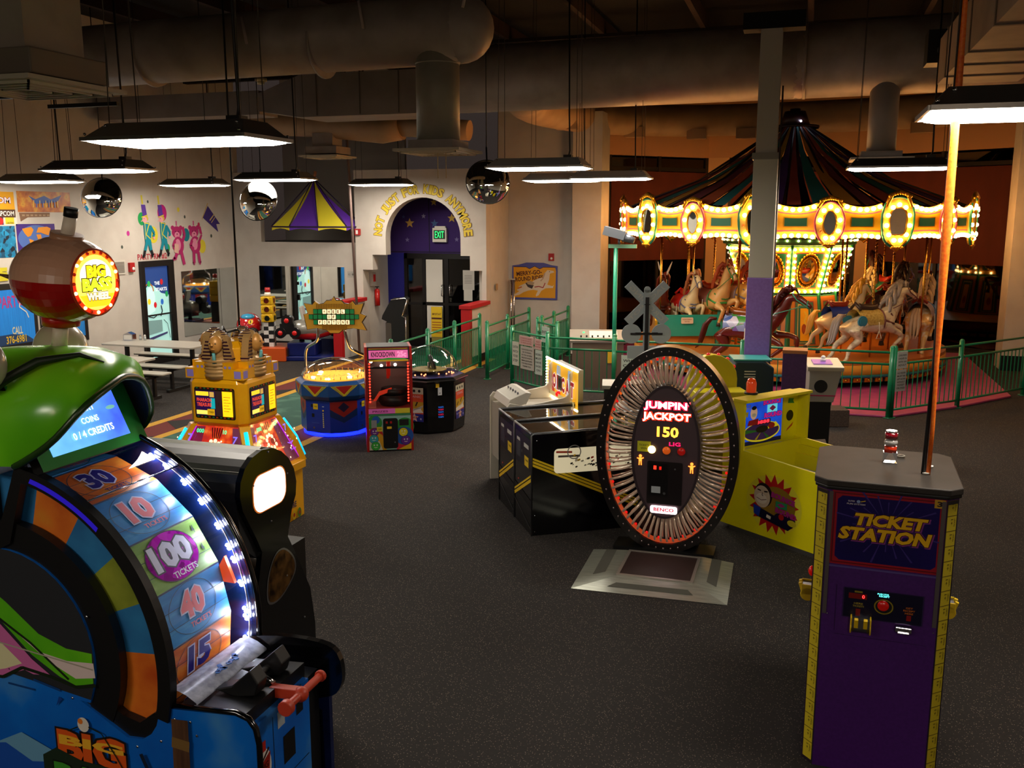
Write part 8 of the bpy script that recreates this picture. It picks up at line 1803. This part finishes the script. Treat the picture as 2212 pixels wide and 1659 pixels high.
tag(B().cyl((0.71, 5.4, 1.647), (0.71, 5.4, 1.657), 0.01, n=10).obj('top_knob', WHITE), 'small white knob on the ticket station top beside the pole', 'knob')

# ================================================================== THINGS BEHIND THE PILLAR
t = T('purple_column_box', 'short purple box column with flat orange cap beside the boxed pillar', 'pillar', (-0.08, 11.7, 0))
BX(-0.14, 0.14, -0.14, 0.14, 0, 1.38).obj('body', ramp_mat('purple_dark', 30, [(0.3, '#4a2260'), (0.7, '#3e1c54')], rough=0.6), t, bevel=0.006); BX(-0.145, 0.145, -0.145, 0.145, 1.38, 1.42).obj('cap', M('#a8683c', 0.6), t)
t = T('teal_cabinet', 'teal cabinet with three white vent slots half hidden by the boxed pillar', 'arcade game', (-0.62, 12.25, 0), math.radians(12))
B().mat(M('#12303a', 0.5)).prism([(-0.28, 0), (0.25, 0), (0.25, 1.12), (0.12, 1.2), (-0.22, 1.2), (-0.28, 1.08)], 0.5, (0, -0.25, 0), (1, 0, 0), (0, 0, 1), (0, 1, 0)).obj('body', M('#1a4654', 0.45), t, bevel=0.02)
b = B(); b.frame((0, -0.252, 0), (1, 0, 0), (0, 0, 1))
for k in range(3): b.line([(-0.12, 1.0 + k * 0.035), (0.02, 1.0 + k * 0.035)], 0.014, M('#d0d4d0', 0.5))
b.obj('vent_slot', None, t); BX(-0.26, 0.22, -0.24, 0.2, 1.201, 1.22).obj('top_plate', M('#3a9a98', 0.45), t)
t = T('grey_cabinet', 'pale slant-topped cabinet with round black speaker and magenta stripe', 'arcade game', (0.27, 12.75, 0), math.radians(10))
B().mat(M('#a8a294', 0.5)).prism([(-0.2, 0.62), (0.12, 0.62), (0.2, 1.0), (0.2, 1.06), (-0.2, 1.06)], 0.4, (0, -0.2, 0), (1, 0, 0), (0, 0, 1), (0, 1, 0)).obj('upper_body', None, t, bevel=0.01); BX(-0.18, 0.1, -0.15, 0.18, 0, 0.62).obj('lower_body', BLACK, t); B().cbox((0, -0.0, 1.09), (0.46, 0.44, 0.06), rx=0.15).obj('control_top', M('#c9c0a8', 0.45), t, bevel=0.01)
b = B(); b.frame((0, -0.201, 0), (1, 0, 0), (0, 0, 1)); b.disc(-0.05, 0.83, 0.085, BLACK); b.rect(-0.2, 0.14, 0.70, 0.715, M('#c02058', 0.5)); b.obj('speaker', None, t)
B().cbox((-0.02, -0.02, 1.125), (0.24, 0.2, 0.01), rx=0.15).obj('purple_pad', M('#8a5aa8', 0.4, emit=0.3), t); B().cyl((0, 0, 1.12), (0, 0, 1.17), 0.035, n=14).sph((0, 0, 1.18), 0.03, 12, 8).obj('joystick', WHITE, t)
t = T('plinth_block', 'low brown carpeted block on the floor before the carousel railing', 'box', (0.45, 14.0, 0), 0.3)
BX(-0.22, 0.24, -0.08, 0.3, 0, 0.25).obj('block', M('#3a2e26', 0.95, noise=(60, '#4c3e34')), t, bevel=0.008)
t = T('basket_game', 'tilted white and magenta toy basketball board behind the yellow bounce game', 'toy', (0.12, 10.4, 0), math.radians(20))
BX(-0.05, 0.25, -0.1, 0.4, 0, 0.12).obj('base', BLACK, t)
b = B(); b.frame((0.12, -0.05, 0.42), (0.9, 0.1, 0), (0.25, 0.3, -0.9), 0.0); b.prism([(-0.12, -0.3), (0.12, -0.3), (0.12, 0.2), (-0.12, 0.2)], 0.03, (0.12, -0.05, 0.42), (0.9, 0.1, 0), (-0.25, 0.3, 0.9)); b.obj('slanted_board', M('#a89a94', 0.5), t)
b = B().sph((-0.05, 0.0, 0.42), (0.15, 0.13, 0.13), 18, 12); b.obj('ball', M('#8a1a50', 0.5), t)
b = B(); b.frame((0.12, -0.09, 0.5), (0.9, 0.1, 0), (-0.25, 0.3, 0.9), 0.002); b.disc(0.0, 0.05, 0.05, BLACK); b.disc(0.0, 0.06, 0.03, M('#2a9a40', 0.5)); b.disc(0.01, 0.04, 0.02, M('#d03030', 0.5)); b.obj('target', None, t)
t = T('yellow_ride', 'round-backed yellow kiddie game with red and blue bulbs behind the jackpot ring', 'arcade game', (-1.02, 11.4, 0), math.radians(20))
b = B().mat(M('#c8b818', 0.45)); b.prism([(-0.3, 0), (0.3, 0), (0.3, 1.05)] + [(0.3 * math.cos(a * PI / 10), 1.05 + 0.3 * math.sin(a * PI / 10)) for a in range(1, 10)] + [(-0.3, 1.05)], 0.12, (0, 0, 0), (1, 0, 0), (0, 0, 1), (0, 1, 0)); b.box(-0.3, 0.34, -0.35, 0.0, 0, 0.95); b.obj('body', None, t, bevel=0.01)
b = B()
for k in range(6): a = 0.5 + k * 0.42; b.sph((0.3 * math.cos(a), 0.05, 1.05 + 0.3 * math.sin(a)), 0.025, 8, 6)
b.obj('bulb', M('#c02020', 0.3, emit=0.6), t)

# ================================================================== KIDDIE RIDES
t = T('motorbike_ride', 'red helmet-shaped motorbike kiddie ride with yellow traffic light on chequered post', 'kiddie ride', (-10.95, 17.1, 0), math.radians(17))
org = M('#c8501c', 0.4, coat=0.3)
BX(-0.15, 0.55, -0.3, 0.5, 0.0, 0.30).obj('base', org, t, bevel=0.02); BX(0.56, 0.58, -0.2, 0.4, 0.05, 0.26).obj('base_panel', M('#2a1a1a', 0.5), t)
BX(-0.5, -0.1, -0.25, 0.45, 0.0, 0.2).obj('step', BLACK, t)
cp = B().mat(M('#d8d8d4', 0.5)); px_ = 0.0
cp = B(); wm, km = M('#d4d2cc', 0.5), M('#0e0e10', 0.5); c0 = Vector((0.07, -0.12, 0.30)); s_ = 0.1
for k in range(6):
    for j in range(2):
        for (d1, d2, nrm) in (((1, 0), 0, 0), ((0, 1), 1, 1)):
            cp.mat(wm if (k + j + d2) % 2 else km)
            x = j * s_; z = k * s_ * 0.85
            if d2 == 0: cp.face([c0 + Vector((x, 0, z)), c0 + Vector((x + s_, 0, z)), c0 + Vector((x + s_, 0, z + s_ * .85)), c0 + Vector((x, 0, z + s_ * .85))])
            else: cp.face([c0 + Vector((0.2, x, z)), c0 + Vector((0.2, x + s_, z)), c0 + Vector((0.2, x + s_, z + s_ * .85)), c0 + Vector((0.2, x, z + s_ * .85))])
cp.mat(km).box(c0.x + 0.001, c0.x + 0.199, c0.y + 0.001, c0.y + 0.2, 0.30, 0.81); cp.lay = 1
cp.obj('chequered_post', None, t)
tl_ = B(); ylw = M('#d8ac10', 0.4, coat=0.3)
for k in range(3): tl_.box(0.035, 0.285, -0.16, 0.1, 0.82 + k * 0.185, 0.985 + k * 0.185)
tl_.box(0.05, 0.27, -0.14, 0.08, 0.98, 1.35)
tb = tl_.obj('traffic_light', ylw, t, bevel=0.015)
for k, c in enumerate(('#0c1a10', '#5a1a08', '#5a0c0a')):
    B().cyl((0.16, -0.165, 0.90 + k * 0.185), (0.16, -0.17, 0.90 + k * 0.185), 0.055, n=18).cyl((0.288, -0.03, 0.90 + k * 0.185), (0.294, -0.03, 0.90 + k * 0.185), 0.055, n=18).obj('lens', M(c, 0.25), tb)
    B().tube([(0.16 + 0.075 * math.cos(q * PI / 8), -0.2, 0.90 + k * 0.185 + 0.075 * math.sin(q * PI / 8)) for q in range(9)], 0.014, 5).obj('visor', ylw, tb)
B().cyl((0.16, -0.03, 1.37), (0.16, -0.03, 1.44), 0.075, 0.06, n=16).obj('beacon_base', WHITE, t); B().cyl((0.16, -0.03, 1.44), (0.16, -0.03, 1.54), 0.06, 0.055, n=16).obj('red_beacon', M('#a81420', 0.2, coat=0.4), t)
hb = B().sph((-0.28, 0.05, 0.72), (0.26, 0.34, 0.28), 22, 14, z0=-0.35); hb.obj('helmet_shell', M('#b8141c', 0.2, coat=0.6), t)
B().sph((-0.27, -0.06, 0.92), (0.15, 0.17, 0.075), 16, 8).obj('blue_visor', M('#3a9ac8', 0.25, coat=0.4), t); b = B(); b.frame((-0.17, -0.24, 0.83), (1, 0.35, 0), (0, 0.4, 1), 0.03); b.disc(0, 0, 0.05, YEL); b.text('1', 0, 0, 0.02, 0.06, BLACK); b.obj('number_badge', None, t)
B().sph((-0.2, -0.15, 0.6), (0.16, 0.18, 0.15), 14, 10).obj('face_opening', M('#180c0c', 0.5), t)
B().tube(smoothpts([(-0.42, -0.22, 0.66), (-0.47, -0.34, 0.62), (-0.48, -0.42, 0.5), (-0.42, -0.42, 0.38), (-0.32, -0.36, 0.3)], 4), [0.05, .055, .06, .065, .068, .068, .066, .062, .058, .054, .05, .046, .042, .038, .034, .03, .03], 10).obj('yellow_cowl', M('#d8b410', 0.25, coat=0.4), t)
B().tube(smoothpts([(-0.36, -0.24, 0.62), (-0.3, -0.34, 0.5), (-0.26, -0.36, 0.34)], 4), 0.035, 8).obj('red_flame', M('#b81c14', 0.25), t)
b = B(); b.tube([(-0.42, -0.28 + 0.2 * math.cos(q * PI / 10), 0.26 + 0.2 * math.sin(q * PI / 10)) for q in range(21)], 0.055, 10); b.obj('front_wheel', M('#141416', 0.6), t)
b = B(); b.tube([(-0.02, 0.05 + 0.16 * math.cos(q * PI / 10), 0.36 + 0.16 * math.sin(q * PI / 10)) for q in range(21)], 0.05, 10); b.obj('rear_wheel', M('#141416', 0.6), t)
t = T('spaceship_ride', 'silver and red spaceship kiddie ride with three red-tipped thrusters on a blue base', 'kiddie ride', (-10.1, 17.55, 0), math.radians(17))
bl_ = M('#0e1c5c', 0.35, coat=0.3); B().box(-0.55, 0.55, -0.4, 0.55, 0.0, 0.1).obj('floor_plate', bl_, t, bevel=0.02); BX(-0.4, 0.2, -0.3, 0.35, 0.1, 0.38).obj('motor_box', bl_, t, bevel=0.02)
b = B()
for x, y in ((-0.5, -0.35), (0.5, -0.35), (0.5, 0.5), (-0.5, 0.5)): b.cyl((x, y, -0.0), (x, y, 0.02), 0.03, n=10)
b.obj('foot', STEEL, t)
b = B().tube([(-0.3, -0.2, 0.66), (-0.1, -0.1, 0.66), (0.2, 0.0, 0.68), (0.5, 0.1, 0.72), (0.68, 0.15, 0.76)], [0.16, 0.2, 0.22, 0.15, 0.03], 18); b.obj('hull', M('#9a9890', 0.3, 0.4, coat=0.3), t)
B().tube([(-0.3, -0.22, 0.55), (0.1, -0.1, 0.54), (0.45, 0.05, 0.6), (0.66, 0.13, 0.7)], [0.1, 0.13, 0.1, 0.03], 12).obj('red_keel', M('#a81418', 0.3, coat=0.3), t)
B().box(-0.08, 0.2, -0.16, 0.12, 0.82, 0.86).cbox((-0.1, -0.02, 0.98), (0.05, 0.3, 0.3), ry=-0.2).obj('seat', M('#b8b4ac', 0.4), t, bevel=0.01); b = B().tube([(0.08, -0.2, 0.86), (0.08, -0.22, 1.02), (0.3, -0.18, 1.04), (0.34, -0.16, 0.84)], 0.018, 8).tube([(0.08, 0.12, 0.86), (0.08, 0.14, 1.02), (0.3, 0.14, 1.04), (0.34, 0.12, 0.84)], 0.018, 8); b.obj('roll_bar', WHITE, t); BX(0.0, 0.26, -0.14, 0.1, 0.9, 1.0).obj('red_dash', M('#a81418', 0.35), t, bevel=0.02)
b = B()
for x, z in ((-0.36, 0.86), (-0.5, 0.60), (-0.2, 0.60)): b.cyl((x, -0.42, z), (x, -0.1, z), 0.115, 0.09, n=20)
b.cbox((-0.36, -0.3, 0.68), (0.3, 0.2, 0.22)).obj('thruster_block', M('#141418', 0.3, coat=0.4), t)
for x, z in ((-0.36, 0.86), (-0.5, 0.60), (-0.2, 0.60)): B().sph((x, -0.43, z), (0.052, 0.03, 0.052), 14, 8).obj('red_light', M('#c01c1c', 0.2, coat=0.4, emit=0.15), t)
b = B(); b.frame((0.1, -0.24, 0.74), (1, 0.3, 0), (0, 0, 1), 0.0); b.rect(-0.1, 0.1, -0.03, 0.04, M('#202024', 0.4)); b.obj('side_vents', None, t)
B().cyl((-0.15, 0.0, 0.38), (-0.15, 0.0, 0.5), 0.06, 0.03, n=12).cyl((0.1, 0.05, 0.38), (0.1, 0.05, 0.5), 0.06, 0.03, n=12).obj('pivot', BLACK, t)
t = T('dark_car_ride', 'dark blue rounded kiddie ride behind the spaceship, by the mirror', 'kiddie ride', (-9.95, 18.45, 0))
B().sph((0, 0, 0.75), (0.3, 0.26, 0.38), 18, 12).obj('body', M('#101a4a', 0.25, coat=0.5), t, bevel=0); BX(-0.3, 0.3, -0.25, 0.25, 0, 0.35).obj('base', M('#141a3a', 0.5), t)
# slant-top upright cabinet near the arch
t = T('upright_cabinet', 'dark upright video cabinet with silver edges turned sideways by the exit arch', 'arcade game', (-8.12, 17.7, 0), math.radians(17))
prf = [(-0.1, 0), (0.2, 0), (0.2, 0.93), (0.12, 0.96), (0.24, 1.3), (0.19, 1.33), (-0.1, 1.3), (-0.28, 0.98), (-0.3, 0.9), (-0.1, 0.8)]
B().mat(BLACK).prism(prf, 0.5, (0, 0, 0), (1, 0, 0), (0, 0, 1), (0, 1, 0)).obj('body', None, t); B().tube([(0.2, 0, 0.1), (0.2, 0, 0.93), (0.12, 0, 0.96), (0.24, 0, 1.3), (0.19, 0, 1.33), (-0.1, 0, 1.3)], 0.014, 6).obj('silver_edge', CHROME, t); BX(-0.22, -0.1, 0.0, 0.5, 0.3, 0.82).obj('coin_box', M('#4a423c', 0.5), t)

# ================================================================== PICNIC TABLES
def picnic(label, x0, x1, y0, y1, benches):
    t = T('picnic_table', label, 'table', ((x0 + x1) / 2, (y0 + y1) / 2, 0), 0, 'long tables by the party room')
    w_, d = (x1 - x0) / 2, (y1 - y0) / 2
    B().prism(rr_pts(-w_, w_, -d, d, 0.08), 0.03, (0, 0, 0.72), (1, 0, 0), (0, 1, 0), (0, 0, 1)).obj('table_top', M('#a8a296', 0.35), t, bevel=0.004)
    for x in (-w_ * 0.72, w_ * 0.72): B().box(x - 0.03, x + 0.03, -0.03, 0.03, 0, 0.72).box(x - 0.03, x + 0.03, -d - 0.35, d + 0.35, 0.0, 0.05).box(x - 0.025, x + 0.025, -d - 0.3, d + 0.3, 0.36, 0.4).obj('leg', M('#15110f', 0.5), t)
    for s_ in benches:
        B().prism(rr_pts(-w_, w_, -0.14, 0.14, 0.05), 0.025, (0, s_ * (d + 0.22), 0.43), (1, 0, 0), (0, 1, 0), (0, 0, 1)).obj('bench_seat', M('#b0aa9c', 0.35), t, bevel=0.004)
        B().box(-w_ * 0.9, w_ * 0.9, s_ * (d + 0.22) - 0.1, s_ * (d + 0.22) + 0.1, 0.40, 0.43).obj('bench_rail', M('#15110f', 0.5), t)
        for x in (-w_ * 0.72, w_ * 0.72): B().box(x - 0.025, x + 0.025, s_ * (d + 0.22) - 0.025, s_ * (d + 0.22) + 0.025, 0, 0.40).obj('leg', M('#15110f', 0.5), t)
    return t
picnic('long grey picnic table carrying the napkin holder beneath the painted door', -12.1, -10.15, 13.62, 14.38, (-1, 1))
picnic('grey picnic table partly hidden behind the fish hood', -11.9, -9.98, 11.75, 12.5, (-1, 1))
t = T('napkin_holder', 'chrome napkin holder standing on the far picnic table', 'napkin holder', (-11.9, 14.18, 0.752), 0.2)
B().mat(CHROME).prism([(-0.09, 0), (0.09, 0), (0.09, 0.11), (0, 0.15), (-0.09, 0.11)], 0.14, (0, -0.07, 0), (1, 0, 0), (0, 0, 1), (0, 1, 0)).obj('case', M('#a8a49c', 0.25, 0.8), t); BX(-0.075, 0.075, -0.073, -0.071, 0.015, 0.1).obj('napkins', M('#d8d4c8', 0.7), t)
for i, (x, lb) in enumerate(((-11.72, 'small glass shaker next to the napkin holder'), (-11.62, 'white-topped salt shaker apart from the napkin holder'))):
    t = T('shaker', lb, 'shaker', (x, 14.25, 0.752)); B().cyl((0, 0, 0), (0, 0, 0.07), 0.025, 0.02, n=12).obj('glass', M('#b8c0c0', 0.1, 0.2), t); B().cyl((0, 0, 0.07), (0, 0, 0.1), 0.022, 0.012, n=12).obj('cap', WHITE if i else STEEL, t)
